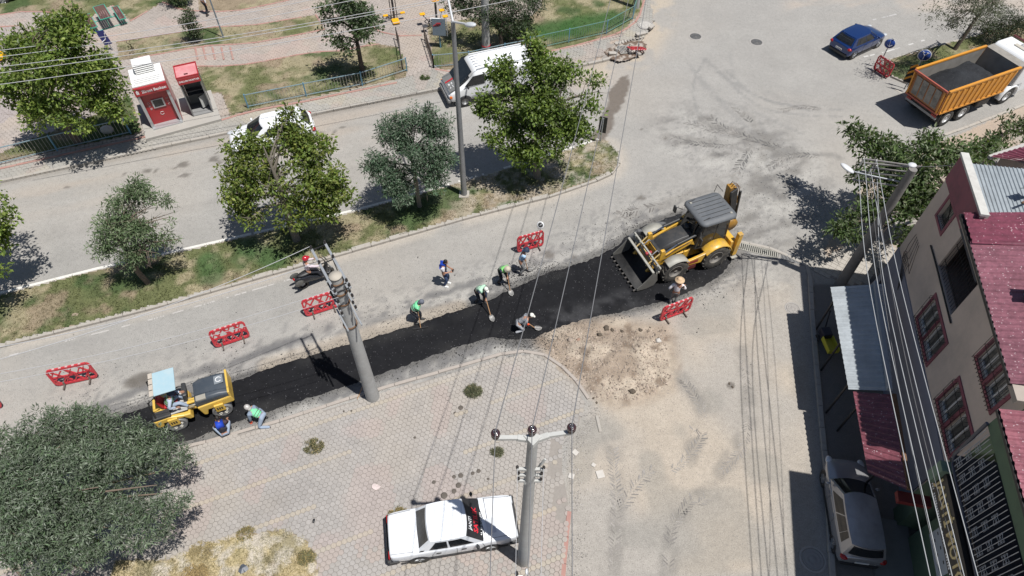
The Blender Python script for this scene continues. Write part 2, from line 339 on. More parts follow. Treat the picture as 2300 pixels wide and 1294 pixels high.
def ground_colour(X, Y):
    px, py = PX(X, Y)
    C = np.broadcast_to(AC, X.shape + (3,)).copy()
    C *= (1 + .14 * (vnoise(X, Y, 5, 1) - .5) + .16 * (vnoise(X, Y, .9, 2, 3) - .5))[..., None]
    C = mix(C, DUST, .35 * sstep(.4, .75, vnoise(X, Y, 6, 3)))
    # wheel lanes along the two carriageways: long soft streaks
    u = X * math.cos(R(21)) + Y * math.sin(R(21)); v = -X * math.sin(R(21)) + Y * math.cos(R(21))
    road = sstep(1450, 1300, px)
    C *= (1 + .13 * road * (vnoise(u * .06, v, .55, 5, 2) - .5))[..., None]
    # northern carriageway: brownish dust band under the kerb
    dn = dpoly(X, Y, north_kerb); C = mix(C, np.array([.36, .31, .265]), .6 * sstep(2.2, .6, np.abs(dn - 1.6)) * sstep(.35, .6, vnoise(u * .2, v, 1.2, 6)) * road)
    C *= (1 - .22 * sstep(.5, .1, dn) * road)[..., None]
    # dust beside the median's southern kerb
    dm = dpoly(X, Y, med_bot); C = mix(C, np.array([.38, .35, .315]), .75 * sstep(.75, .25, dm) * sstep(.2, .5, vnoise(X, Y, 1.5, 7)))
    dd = dpoly(X, Y, FRESH, True)
    # milled, dusty and crumb-strewn band on both sides of the new asphalt
    nn = vnoise(X, Y, .35, 8, 3); n2 = vnoise(u * .18, v, .3, 9, 3)
    C = mix(C, PALE, .5 * sstep(2.2, .3, dd) * sstep(.4, .62, vnoise(X, Y, 1.3, 10)))
    C = mix(C, DK, .8 * sstep(1.7, .2, dd) * sstep(.52, .66, n2 * .6 + nn * .4 + .1 * sstep(1.2, .2, dd)))
    C = mix(C, DK, .5 * sstep(3.4, .8, dd) * sstep(.60, .70, vnoise(X, Y, .16, 11, 2)) * (py < 900))
    C = mix(C, np.array([.09, .088, .086]), .75 * sstep(.42, .02, dd + .35 * (nn - .5)))
    # the old trench line left of the new strip
    for L_, wd, k in (([(60, 975), (240, 905), (330, 870), (520, 815), (700, 748), (770, 725), (850, 705), (960, 668), (1050, 640), (1150, 610)], .14, .8), ([(560, 800), (640, 775), (760, 735)], .09, .6)):
        d = dpoly(X, Y, W(L_)); C = mix(C, DK, k * sstep(wd * 2.2, wd * .5, d + .3 * (nn - .5)) * sstep(.38, .5, vnoise(X, Y, .9, 12)))
    C = mix(C, np.array([.42, .36, .29]), .5 * sstep(.55, .2, dpoly(X, Y, W([(600, 820), (760, 770), (900, 728), (1030, 690)]))))
    # the dirt lot (lower right)
    lot = W([(1200, 800), (1235, 745), (1420, 700), (1600, 655), (1700, 600), (1790, 640), (1830, 800), (1860, 1300), (1240, 1330), (1270, 980), (1310, 900)])
    dl = np.where(inpoly(X, Y, lot), 1., 0.) * sstep(0, .6, dpoly(X, Y, lot, True))
    C = mix(C, np.array([.335, .315, .292]), .85 * dl)
    C = mix(C, np.array([.40, .352, .298]), .85 * dl * sstep(.3, .7, vnoise(X, Y, 2.6, 13, 2))); C *= (1 + .16 * dl * (vnoise(X, Y, .45, 43, 4) - .5))[..., None]
    C = mix(C, np.array([.235, .23, .215]), .45 * dl * sstep(.54, .76, vnoise(X, Y, 1.3, 14, 1)))
    # strip of asphalt with long wheel lines at the lot's right side
    # dirt excavation
    hp = W([(1225, 770), (1290, 735), (1400, 735), (1490, 745), (1500, 800), (1495, 860), (1430, 888), (1370, 892), (1320, 850)])
    dh = dpoly(X, Y, hp, True); kh = np.where(inpoly(X, Y, hp), 1., sstep(.8, 0, dh))
    C = mix(C, DIRT, .85 * kh); C = mix(C, np.array([.40, .345, .285]), kh * sstep(.45, .7, vnoise(X, Y, .9, 41, 3))); C = mix(C, np.array([.17, .13, .10]), .8 * kh * sstep(.6, .72, vnoise(X, Y, .5, 42, 4))); C *= (1 + .5 * kh * (nn - .5))[..., None]
    # crossing: dark sprayed grit left by the tyres right of the loader
    jc = W([(1560, 300), (1620, 340), (1700, 330), (1760, 400), (1700, 480), (1660, 560)])
    dj = dpoly(X, Y, jc); C = mix(C, np.array([.15, .145, .14]), .8 * sstep(3.4, .4, dj) * sstep(.46, .64, vnoise(u * .5, v, .5, 16, 4)))
    C = mix(C, PALE, .6 * sstep(4.5, 1., dj) * sstep(.5, .7, vnoise(X, Y, 1.6, 17, 3)))
    C = mix(C, DK, .35 * sstep(4., .8, dj) * sstep(.6, .7, vnoise(X, Y, .14, 18, 2)))
    # smeared turning marks
    for L_, wd, k in (([(1585, 130), (1560, 180), (1560, 230), (1585, 275), (1640, 300)], .07, .6), ([(1580, 130), (1640, 180), (1720, 225), (1830, 250)], .12, .5), ([(1620, 150), (1700, 215), (1800, 240), (1890, 246)], .09, .6), ([(1560, 160), (1640, 250), (1740, 330), (1880, 350)], .14, .4), ([(1600, 150), (1700, 235), (1800, 258), (1890, 262)], .1, .5), ([(1545, 140), (1600, 215), (1690, 250), (1800, 300)], .12, .4), ([(1640, 120), (1655, 200), (1720, 300), (1720, 380)], .1, .35), ([(1725, 210), (1800, 238), (1850, 245)], .3, .3)):
        d = dpoly(X, Y, catmull(W(L_))); C = mix(C, np.array([.2, .2, .2]), k * sstep(wd * 1.6, wd * .4, d) * sstep(.25, .5, nn))
    # cracks of the old asphalt, damp and dry edges
    dbr = dpoly(X, Y, W([(1490, -60), (1475, 60), (1430, 130), (1340, 165)])); C = mix(C, np.array([.42, .36, .29]), .7 * sstep(1.6, .2, dbr) * sstep(.35, .55, vnoise(X, Y, 1, 19)))
    far = sstep(40, 10, py) * sstep(1740, 1800, px); C = mix(C, np.array([.40, .345, .3]), .7 * far * sstep(.3, .55, vnoise(u * .4, v, 1.4, 20)))
    # right-hand roadside beyond the lorry
    rd = W([(2080, 330), (2160, 300), (2300, 235), (2500, 150), (2600, 700), (1900, 700), (1850, 560), (1960, 380)])
    k = np.where(inpoly(X, Y, rd), 1., 0.); C = mix(C, np.array([.37, .3, .24]), .8 * k * sstep(.2, .5, vnoise(X, Y, 2, 21)))
    # puddle of water stain at the median's head
    wet = W([(1395, 172), (1412, 168), (1410, 200), (1398, 235), (1378, 262), (1376, 285), (1358, 312), (1325, 322), (1320, 312), (1348, 290), (1350, 262), (1365, 235), (1372, 200)])
    d = dpoly(X, Y, wet, True); k = sstep(.06, -.02, np.where(inpoly(X, Y, wet), -d, d) + .25 * (nn - .5)); C = mix(C, np.array([.13, .11, .095]), .9 * k)
    # soft dusty bands where tyres rolled over and over
    for L_ in ([(1530, 848), (1580, 930), (1545, 1030)], [(1600, 1100), (1525, 1160), (1500, 1290)], [(1375, 990), (1385, 1150), (1372, 1290)], [(1620, 1060), (1680, 950), (1670, 790)], [(1650, 235), (1720, 310), (1700, 400), (1660, 520)], [(1500, 308), (1640, 328), (1760, 350), (1880, 352)], [(1560, 262), (1680, 312), (1800, 345)], [(1380, 490), (1500, 458), (1640, 400)]):
        d = dpoly(X, Y, catmull(W(L_), 5)); C = mix(C, np.array([.185, .178, .168]), .5 * sstep(.5, .15, d) * sstep(.3, .65, vnoise(X, Y, .45, 51, 4)))
    # oil and water drops
    for (x, y, r_) in [(480, 358, .28), (330, 384, .22), (350, 384, .15), (410, 370, .3), (392, 378, .15), (418, 393, .2), (405, 395, .1), (493, 365, .2), (485, 345, .1), (150, 422, .14), (768, 286, .16), (750, 296, .12), (722, 298, .1), (280, 392, .12), (1495, 312, .12), (1442, 290, .08), (1530, 858, .1), (1642, 866, .2), (315, 853, .45), (295, 860, .3), (330, 848, .3), (1440, 446, .22), (1232, 573, .28), (1288, 575, .15)]:
        p = P(x, y); a = np.hypot((X - p.x), (Y - p.y) * 1.15); C = mix(C, np.array([.12, .11, .1]), .8 * sstep(r_ * 1.1, r_ * .7, a + .12 * (nn - .5)))
    # darker ground in front of the shops
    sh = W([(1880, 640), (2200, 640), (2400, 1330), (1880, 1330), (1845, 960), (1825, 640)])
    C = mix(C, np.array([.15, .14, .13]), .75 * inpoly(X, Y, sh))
    return np.clip(C * np.array([1.02, 1., .965]), .02, .8)

def grid_region(name, m, x0, x1, y0, y1, st, z, colf, keep=None, relief=None, kind='structure'):
    xs = np.arange(x0, x1 + st, st); ys = np.arange(y0, y1 + st, st); X, Y = np.meshgrid(xs, ys, indexing='ij')
    C = colf(X, Y); Z = np.full(X.shape, z) + (relief(X, Y) if relief else 0)
    nx, ny = X.shape; I = np.arange(nx * ny).reshape(nx, ny)
    F = np.stack([I[:-1, :-1], I[1:, :-1], I[1:, 1:], I[:-1, 1:]], -1).reshape(-1, 4)
    if keep is not None:
        k = keep(X[:-1, :-1] + st / 2, Y[:-1, :-1] + st / 2).ravel(); F = F[k]
        used = np.zeros(nx * ny, bool); used[F.ravel()] = True; rm = np.cumsum(used) - 1
        V = np.stack([X, Y, Z], -1).reshape(-1, 3)[used]; Cc = C.reshape(-1, 3)[used]; F = rm[F]
    else: V = np.stack([X, Y, Z], -1).reshape(-1, 3); Cc = C.reshape(-1, 3)
    return npmesh(name, V, F, m, col=Cc, smooth=True, kind=kind)
ROADM = vcmat('old_asphalt', .93, 30, .30, 4, .10, .6, .012, .25, speck=(55, .035, (.16, .155, .15)), bscale=60)
def heap_h(X, Y):
    hp = W([(1240, 775), (1300, 745), (1400, 742), (1480, 752), (1490, 800), (1480, 850), (1420, 872), (1350, 868)])
    d = dpoly(X, Y, hp, True); ins = inpoly(X, Y, hp)
    k = np.where(ins, sstep(0, 1.3, d), 0)
    return k * (.10 + .75 * np.clip(vnoise(X, Y, 1.3, 33, 3) - .25, 0, 1)) + np.where(ins, .17 * (vnoise(X, Y, .3, 34, 2) - .3), 0) * sstep(0, .4, d)
lotpoly = W([(1190, 790), (1225, 748), (1420, 700), (1575, 650), (1640, 615), (1790, 640), (1835, 900), (1865, 1350), (1225, 1350), (1270, 980), (1300, 900)])
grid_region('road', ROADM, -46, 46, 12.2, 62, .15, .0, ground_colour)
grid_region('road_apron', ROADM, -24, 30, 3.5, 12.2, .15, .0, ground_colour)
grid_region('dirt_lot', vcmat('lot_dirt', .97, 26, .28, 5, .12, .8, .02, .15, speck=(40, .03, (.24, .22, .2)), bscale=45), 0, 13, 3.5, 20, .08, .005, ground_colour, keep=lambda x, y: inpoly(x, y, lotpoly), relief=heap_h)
# ---------------------------------------------------------------- kerbs: every stone is a piece of its own
KSTONE = mat('kerb_stone', (.37, .345, .31), .9, 0, .16, 2.2, .3, dirt=(.24, .2, .16, .6), dscale=1.3)
KRED = mat('red_kerb_stone', (.36, .2, .17), .9, 0, .2, 2.5, .3, dirt=(.3, .25, .21, .6), dscale=1.5)
def kerb(name, line, w, h, m, step=.8, view=True, jitter=.012, z=0):
    root = bpy.data.objects.new(name, None); COL.objects.link(root); root['kind'] = 'structure'
    pts = resample(line, step); n = 0
    for a, b in zip(pts, pts[1:]):
        q = PX((a.x + b.x) / 2, (a.y + b.y) / 2)
        if not (-120 < q[0] < 2420 and -80 < q[1] < 1380): continue
        L = (b - a).length; mb = MB(); j = rnd.uniform(-jitter, jitter)
        # bevelled section swept along the stone
        c = .02; prof = [(-w / 2, 0), (w / 2, 0), (w / 2, h - c), (w / 2 - c, h), (-w / 2 + c, h), (-w / 2, h - c)]
        mb.prism(prof, (0, 0, 0), (0, 1, 0), (0, 0, 1), (1, 0, 0), L - .018)
        M = Matrix.Translation((a.x, a.y, z + j)) @ Matrix.Rotation(ang(a, b) + rnd.uniform(-.012, .012), 4, 'Z')
        mb.build('kerbstone', m, root, M); n += 1
    return root
kerb('north_kerb', north_kerb[:-3], .16, KH + .02, KSTONE, .95)
kerb('garden_edging', red_kerb, .13, KH + .05, KRED, 1.0)
kerb('garden_edging', red_kerb_b, .13, KH + .05, KRED, 1.0)
kerb('median_kerb', med_top, .16, KH, KSTONE, .95)
kerb('median_kerb', med_bot, .24, KH + .01, KSTONE, .9)
kerb('pavement_kerb', south_kerb, .14, .07, mat('worn_kerb_stone', (.35, .31, .275), .9, 0, .2, 2, .3), .9, jitter=.012)
kerb('pavement_kerb', W([(1340, 935), (1352, 985)]), .12, .05, KSTONE, .7, jitter=.02)
kerb('pavement_kerb', W([(1278, 1150), (1270, 1230), (1260, 1340)]), .16, .08, KRED, .9)
kerb('traffic_island_kerb', isl_r + [isl_r[0]], .2, KH, KSTONE, .8)
kerb('shop_kerb', W([(1818, 625), (1822, 700), (1832, 820), (1845, 960), (1855, 1060), (1870, 1330)]), .2, .12, KSTONE, .95)
kerb('shop_kerb', W([(1640, 538), (1740, 560), (1822, 600), (1818, 640)]), .16, .04, KSTONE, .9, jitter=.01)
kerb('roadside_kerb', W([(2120, 305), (2220, 268), (2300, 236), (2420, 190)]), .16, .08, KSTONE, .9, jitter=.02)
kerb('roadside_kerb', W([(2010, 200), (2085, 250)]), .16, .02, KSTONE, .9)

# ---------------------------------------------------------------- hexagonal paving
def hexfield(poly, s, z, row_ang, gap=.012, th=.04, jit=.003, holes=(), origin=None, minpx=None):
    """centres of the hexagons (flat width s) whose centre lies inside the plan polygon"""
    o = Vector(origin or poly[0]); c_, s_ = math.cos(row_ang), math.sin(row_ang)
    xs = [(p[0] - o.x) * c_ + (p[1] - o.y) * s_ for p in poly]; ys = [-(p[0] - o.x) * s_ + (p[1] - o.y) * c_ for p in poly]
    dy = s * math.sqrt(3) / 2; j0, j1 = int(min(ys) / dy) - 1, int(max(ys) / dy) + 1; i0, i1 = int(min(xs) / s) - 1, int(max(xs) / s) + 1
    J, I = np.meshgrid(np.arange(j0, j1 + 1), np.arange(i0, i1 + 1), indexing='ij')
    U = (I + .5 * (J % 2)) * s; Vv = J * dy
    X = o.x + U * c_ - Vv * s_; Y = o.y + U * s_ + Vv * c_
    k = inpoly(X, Y, poly)
    for h in holes: k &= ~inpoly(X, Y, h)
    px, py = PX(X, Y); k &= (px > -90) & (px < 2390) & (py > -60) & (py < 1370)
    return X[k], Y[k], J[k], px[k], py[k]
def hexmesh(name, X, Y, s, z, row_ang, col, m, gap=.007, th=.04, jit=.004, parent=None, kind='stuff', seed=1):
    g = np.random.default_rng(seed); n = len(X); r = (s - gap) / math.sqrt(3); k = np.arange(6) * math.pi / 3 + math.pi / 6 + row_ang
    zz = z + g.normal(0, jit, n); tx, ty = g.normal(0, .012, n), g.normal(0, .012, n)
    V = np.zeros((n, 19, 3)); bev = .008
    for ring, (rr, dz) in enumerate(((r, -th), (r, -bev), (r - bev, 0))):
        cx, cy = np.cos(k) * rr, np.sin(k) * rr
        V[:, ring * 6:ring * 6 + 6, 0] = X[:, None] + cx; V[:, ring * 6:ring * 6 + 6, 1] = Y[:, None] + cy
        V[:, ring * 6:ring * 6 + 6, 2] = (zz + dz)[:, None] + tx[:, None] * cx + ty[:, None] * cy
    V[:, 18] = np.stack([X, Y, zz], -1)
    F = []
    for ring in (0, 1):
        for i in range(6): j = (i + 1) % 6; a, b, c, d = ring * 6 + i, ring * 6 + j, ring * 6 + 6 + j, ring * 6 + 6 + i; F += [(a, b, c), (a, c, d)]
    for i in range(6): F.append((12 + i, 12 + (i + 1) % 6, 18))
    F = np.array(F)[None] + (np.arange(n) * 19)[:, None, None]
    return npmesh(name, V.reshape(-1, 3), F.reshape(-1, 3), m, parent, np.repeat(col, 19, 0), kind=kind)
PAVM = vcmat('paver_concrete', .92, 22, .13, 1.2, .08, .35, .008, .2, bscale=70)
def paver_tint(X, Y, J=None, yl=None, seed=40):
    n = len(X); g = np.random.default_rng(seed)
    C = np.tile(np.array([.318, .298, .28]), (n, 1)) * (1 + g.normal(0, .035, (n, 1)))
    C = C * (1 + .22 * (vnoise(X, Y, 2.6, seed) - .5) + .08 * (vnoise(X, Y, .8, seed + 1) - .5))[:, None]
    C = mix(C, np.array([.36, .32, .275]), .5 * sstep(.45, .7, vnoise(X, Y, 2.2, seed + 2)))
    C = mix(C, np.array([.37, .295, .27]), .4 * sstep(.68, .76, vnoise(X, Y, .9, seed + 3, 1)))
    if yl is not None: C = mix(C, np.array([.40, .345, .265]), .6 * yl)
    return C
ra = ang(P(575, 1187), P(1087, 1002)); s_ = .182
bed = MB(); bed.slab([(p.x, p.y) for p in pave_s], -.02, .05)
pav = bed.build('pavement', mat('paving_joint_sand', (.27, .245, .22), .98, 0, .2, 12, .4), kind='structure')
X, Y, J, hx, hy = hexfield(pave_s, s_, .07, ra, origin=P(575, 1187))
patch = W([(250, 1300), (262, 1262), (380, 1258), (500, 1215), (560, 1200), (640, 1190), (690, 1215), (712, 1262), (720, 1340), (240, 1400)])
gone = inpoly(X, Y, patch) | ((dpoly(X, Y, W([(1262, 985), (1250, 1060), (1275, 1165)])) < .35) & (vnoise(X, Y, .3, 45, 1) > .5)) | inpoly(X, Y, W([(0, 1330), (200, 1290), (300, 1240), (300, 1380), (0, 1400)]))
X, Y, J, hx, hy = X[~gone], Y[~gone], J[~gone], hx[~gone], hy[~gone]
yl = ((J % 10) == 0) & (vnoise(X, Y, 3, 46) > .3)
tint = paver_tint(X, Y, J, yl.astype(float))
# dusty upper area where the paving is covered in fine sand
dust_k = sstep(.5, .8, vnoise(X, Y, 3, 47)) * .5 + .75 * sstep(.9, .2, dpoly(X, Y, south_kerb))
tint = mix(tint, np.array([.36, .33, .295]), np.clip(dust_k, 0, .85))
order = np.argsort(-hy + .0 * hx); vis = [i for i in order if 480 < hx[i] < 1285 and hy[i] < 1300][:300]
one = np.zeros(len(X), bool); one[vis] = True
hexmesh('hexagonal_paver_mass', X[~one], Y[~one], s_, .072, ra, tint[~one], PAVM, parent=pav, seed=3)
lib = {}
for i in vis:
    q = tuple(np.round(tint[i] * 40).astype(int))
    if q not in lib:
        o = hexmesh('paver', np.array([0.]), np.array([0.]), s_, 0., ra, tint[i][None], PAVM, parent=pav, kind=None, jit=0, seed=5); lib[q] = o.data; o.location = (X[i], Y[i], .072)
    else:
        o = bpy.data.objects.new('paver', lib[q]); COL.objects.link(o); o.parent = pav; o.location = (X[i], Y[i], .072)
    o.location.z += rnd.gauss(0, .003); o.rotation_euler = (rnd.gauss(0, .01), rnd.gauss(0, .01), 0)

# northern footway
def region_between(a, b): return list(a) + list(b)[::-1]
nw = region_between(north_kerb[:-2], W([(-260, 432), (0, 376), (330, 304), (470, 276), (560, 248), (700, 222), (905, 180), (940, 168), (978, 160), (1000, 172), (1170, 140), (1290, 112), (1395, 84), (1440, 40), (1450, -30)]))
nw = [p for p in nw]
m_ = MB(); m_.slab([(p.x, p.y) for p in nw], -.02, KH - .02)
fw = m_.build('footway', mat('paving_joint_sand', (.27, .245, .22)), kind='structure')
brk = W([(1195, 170), (1360, 128), (1362, 100), (1385, 92), (1450, 100), (1500, 40), (1500, 160), (1300, 190)])
X, Y, J, hx, hy = hexfield(nw, .22, KH, R(21), holes=[brk])
t2 = paver_tint(X, Y, seed=60, yl=(vnoise(X, Y, 2, 61) > .62).astype(float) * .5)
hexmesh('hexagonal_paver_mass', X, Y, .22, KH, R(21), t2 * np.array([.98, 1, .97]), PAVM, parent=fw, seed=8)

# ---------------------------------------------------------------- park: paths below, lawns above
park = W([(-260, 432), (0, 376), (330, 304), (470, 276), (560, 248), (700, 222), (905, 180), (940, 168), (978, 160), (1000, 172), (1170, 140), (1290, 112), (1395, 84), (1440, 40), (1450, -30), (1470, -160), (-400, -160)])
m_ = MB(); m_.slab([(p.x, p.y) for p in park], -.02, KH + .0)
pk = m_.build('park_path', mat('paving_joint_sand', (.27, .245, .22)), kind='structure')
lawns = {
 'a': [(-300, 60), (0, 39), (60, 31), (120, 33), (165, 43), (190, 54), (250, 18), (262, 20), (295, 53), (368, 10), (400, 24), (418, 28), (432, -8), (445, -90), (-300, -90)],
 'b': [(445, -40), (448, 28), (520, 31), (576, 21), (640, 8), (700, -6), (760, -60)],
 'c': [(265, 99), (400, 78), (480, 66), (574, 61), (710, 38), (731, 71), (575, 101), (450, 109), (400, 120), (268, 141)],
 'd': [(445, 154), (505, 154), (574, 147), (700, 123), (795, 117), (812, 112), (832, 99), (860, 106), (892, 110), (905, 130), (919, 160), (912, 178), (700, 224), (540, 258), (520, 268), (500, 215), (455, 218)],
 'e': [(958, 60), (1110, 40), (1180, 52), (1215, 20), (1225, -60), (1452, -60), (1440, 30), (1395, 80), (1290, 108), (1170, 135), (1000, 165), (975, 152)],
 'f': [(-260, 425), (0, 370), (322, 303), (300, 230), (290, 215), (270, 235), (250, 250), (100, 308), (60, 322), (0, 352), (-260, 400)],
}
lw = {k: W(v) for k, v in lawns.items()}
X, Y, J, hx, hy = hexfield(park, .22, KH, R(21), holes=list(lw.values()))
play = W([(-300, 60), (0, 66), (60, 62), (62, 250), (0, 285), (-300, 350)])
k = ~inpoly(X, Y, play); t3 = paver_tint(X, Y, seed=70) * np.array([1.06, 1.0, .96])
t3 = np.where(k[:, None], t3, np.array([.33, .29, .275]) * (1 + .1 * (t3[:, :1] / .375 - 1)))
hexmesh('hexagonal_paver_mass', X, Y, .22, KH + .022, R(21), t3, PAVM, parent=pk, seed=9, th=.03)
GR1, GR2, STR, SOIL = np.array([.055, .088, .034]), np.array([.125, .135, .062]), np.array([.29, .25, .165]), np.array([.25, .195, .14])
def grass_col(X, Y, green, seed, soilk=.0):
    n1 = vnoise(X, Y, 1.5, seed, 4); n2 = vnoise(X, Y, .35, seed + 1, 3)
    C = np.broadcast_to(GR2, X.shape + (3,)).copy(); C = mix(C, STR, sstep(.62 - .25 * (1 - green), .62, n1 * .7 + n2 * .3 + (.5 - green) * .35) * .9)
    C = mix(C, GR1, .85 * sstep(.52, .66, vnoise(X, Y, 1.7, seed + 3, 3) + (green - .5) * .3))
    C = mix(C, SOIL, sstep(.60 - soilk, .72 - soilk, vnoise(X, Y, 1.1, seed + 5, 3)) * .8)
    return np.clip(C * (.85 + .3 * n2)[..., None], 0, 1)
LAWNM = vcmat('lawn_soil', .98, 24, .45, 3, .2, .9, .03, .1, bscale=35)
BLADE = leafmat('grass_blades', .3, .6)
def lawn(name, poly, z, green, seed, dens, soilk=0., st=.2, hgt=.055, greenf=None):
    xs = [p.x for p in poly]; ys = [p.y for p in poly]
    def colf(X, Y):
        C = grass_col(X, Y, green, seed, soilk)
        if greenf is not None: C = greenf(X, Y, C)
        return C
    s = MB(); s.slab([(p.x, p.y) for p in poly], z - .09, z - .012); s.build(name + '_bed', mat('bed_soil', (.27, .22, .16), .97, 0, .3, 5, .5), kind='structure')
    grid_region(name, LAWNM, max(min(xs), -44), min(max(xs), 48), min(ys), min(max(ys), 62), st, z, colf, keep=lambda x, y: inpoly(x, y, poly) & (dpoly(x, y, poly, True) > st * .3), relief=lambda X, Y: .03 * (vnoise(X, Y, .6, seed + 9) - .5) * sstep(0, .5, dpoly(X, Y, poly, True)))
    # tufts: fans of narrow blades
    A = 0
    g = np.random.default_rng(seed)
    x0, x1, y0, y1 = max(min(xs), -42), min(max(xs), 45), min(ys), min(max(ys), 58)
    n = int((x1 - x0) * (y1 - y0) * dens); X = g.uniform(x0, x1, n); Y = g.uniform(y0, y1, n); px, py = PX(X, Y)
    k = inpoly(X, Y, poly) & (px > -30) & (px < 2330) & (py > -30) & (py < 1320); X, Y = X[k], Y[k]
    k = vnoise(X, Y, .5, seed + 12, 3) > .36; X, Y = X[k], Y[k]; n = len(X)
    if not n: return
    C = colf(X, Y) * g.uniform(.75, 1.35, (n, 1)); nb = 3
    V = np.zeros((n, nb, 3, 3)); a = g.uniform(0, 2 * math.pi, (n, nb)); hh = hgt * g.uniform(.5, 1.6, (n, nb)); lean = g.uniform(.2, 1.3, (n, nb)) * hh; wd = g.uniform(.008, .018, (n, nb))
    ox, oy = g.normal(0, .03, (n, nb)), g.normal(0, .03, (n, nb))
    V[..., 0, 0] = X[:, None] + ox - np.sin(a) * wd; V[..., 0, 1] = Y[:, None] + oy + np.cos(a) * wd; V[..., 0, 2] = z - .01
    V[..., 1, 0] = X[:, None] + ox + np.sin(a) * wd; V[..., 1, 1] = Y[:, None] + oy - np.cos(a) * wd; V[..., 1, 2] = z - .01
    V[..., 2, 0] = X[:, None] + ox + np.cos(a) * lean; V[..., 2, 1] = Y[:, None] + oy + np.sin(a) * lean; V[..., 2, 2] = z + hh
    npmesh('grass', V.reshape(-1, 3), np.arange(n * nb * 3).reshape(-1, 3), BLADE, col=np.repeat(C, nb * 3, 0), kind='stuff')
med = list(med_top) + list(med_bot)[::-1][1:]
def medg(X, Y, C):
    px, py = PX(X, Y)
    C = mix(C, np.array([.34, .29, .23]), .85 * sstep(950, 1080, px) * sstep(.42, .6, vnoise(X, Y, .7, 91, 3)))
    C = mix(C, np.array([.40, .36, .31]), .5 * sstep(1000, 1150, px) * sstep(.55, .62, vnoise(X, Y, .16, 92, 2)))
    C = mix(C, np.array([.045, .10, .035]), .7 * sstep(.8, .3, np.minimum(dpoly(X, Y, W([(470, 590), (480, 625)])), dpoly(X, Y, W([(560, 560), (620, 590)])))))
    return C
lawn('median', med, KH + .015, .52, 101, 150, .03, .12, .06, medg)
def cole(X, Y, C):
    px, py = PX(X, Y); return mix(C, np.array([.04, .095, .028]), .9 * sstep(1.6, .5, dpoly(X, Y, W([(1230, 75), (1300, 62), (1380, 48)]))))
lawn('park_lawn', lw['a'], KH + .03, .48, 111, 30)
lawn('park_lawn', lw['b'], KH + .03, .2, 121, 10, .22)
lawn('park_lawn', lw['c'], KH + .03, .3, 131, 50, .05)
lawn('park_lawn', lw['d'], KH + .03, .33, 141, 70)
lawn('park_lawn', lw['e'], KH + .03, .36, 151, 40, .04, greenf=cole)
lawn('park_lawn', lw['f'], KH + .03, .8, 161, 60)
lawn('traffic_island', isl_r, KH + .01, .42, 171, 60, .08)
lawn('dry_weed_patch', patch, .075, .02, 181, 240, -.02, .1, .08, lambda X, Y, C: mix(mix(C, np.array([.40, .33, .2]), .85 * sstep(.3, .6, vnoise(X, Y, .6, 183))), np.array([.45, .41, .36]), .8 * sstep(.5, .62, vnoise(X, Y, .5, 184, 3))))
for line in ([(0, 39), (60, 31), (120, 33), (165, 44), (190, 54)], [(222, 35), (252, 17)], [(255, 18), (295, 53)], [(295, 53), (368, 10)], [(368, 10), (405, 26), (450, 30), (520, 31), (576, 21), (640, 8), (700, -8)], [(265, 99), (400, 78), (480, 66), (574, 61), (710, 38)], [(710, 38), (731, 71)], [(731, 71), (575, 101), (450, 109), (400, 120), (268, 141)], [(445, 154), (505, 154), (574, 147), (700, 123), (795, 117), (832, 99), (860, 106), (892, 110)], [(0, 66), (60, 62)], [(0, 290), (62, 268)]) + tuple([(x, 112), (x + 9, 152)] for x in (440, 458, 479, 499, 519)) + ([(828, 55), (850, 75), (880, 84), (920, 87), (955, 84)],):
    kerb('path_edging', catmull(W(line, 0), 4) if len(line) > 3 else W(line), .11, KH + .06, KRED, 1.4, jitter=.006)
# worn broken corner of the footway
grid_region('broken_footway', LAWNM, P(1195, 170).x, P(1510, 40).x, P(1300, 190).y, P(1500, -30).y, .12, .09, lambda X, Y: mix(mix(np.broadcast_to(np.array([.36, .3, .25]), X.shape + (3,)), np.array([.2, .16, .13]), sstep(.5, .62, vnoise(X, Y, .5, 201, 3))), PALE, .6 * sstep(.55, .65, vnoise(X, Y, .8, 202, 3))), keep=lambda x, y: inpoly(x, y, brk) & inpoly(x, y, nw + []), relief=lambda X, Y: .07 * (vnoise(X, Y, .4, 203, 2) - .3))
hole = W([(1355, 122), (1385, 100), (1440, 96), (1452, 105), (1448, 122), (1415, 138), (1390, 144), (1372, 138)])
grid_region('dug_hole_soil', LAWNM, P(1350, 122).x, P(1455, 120).x, P(1390, 148).y, P(1390, 92).y, .08, .16, lambda X, Y: mix(np.broadcast_to(np.array([.15, .11, .085]), X.shape + (3,)), np.array([.36, .32, .28]), sstep(.56, .64, vnoise(X, Y, .2, 205, 2))), keep=lambda x, y: inpoly(x, y, hole), relief=lambda X, Y: .1 * (vnoise(X, Y, .35, 206, 2) - .5))

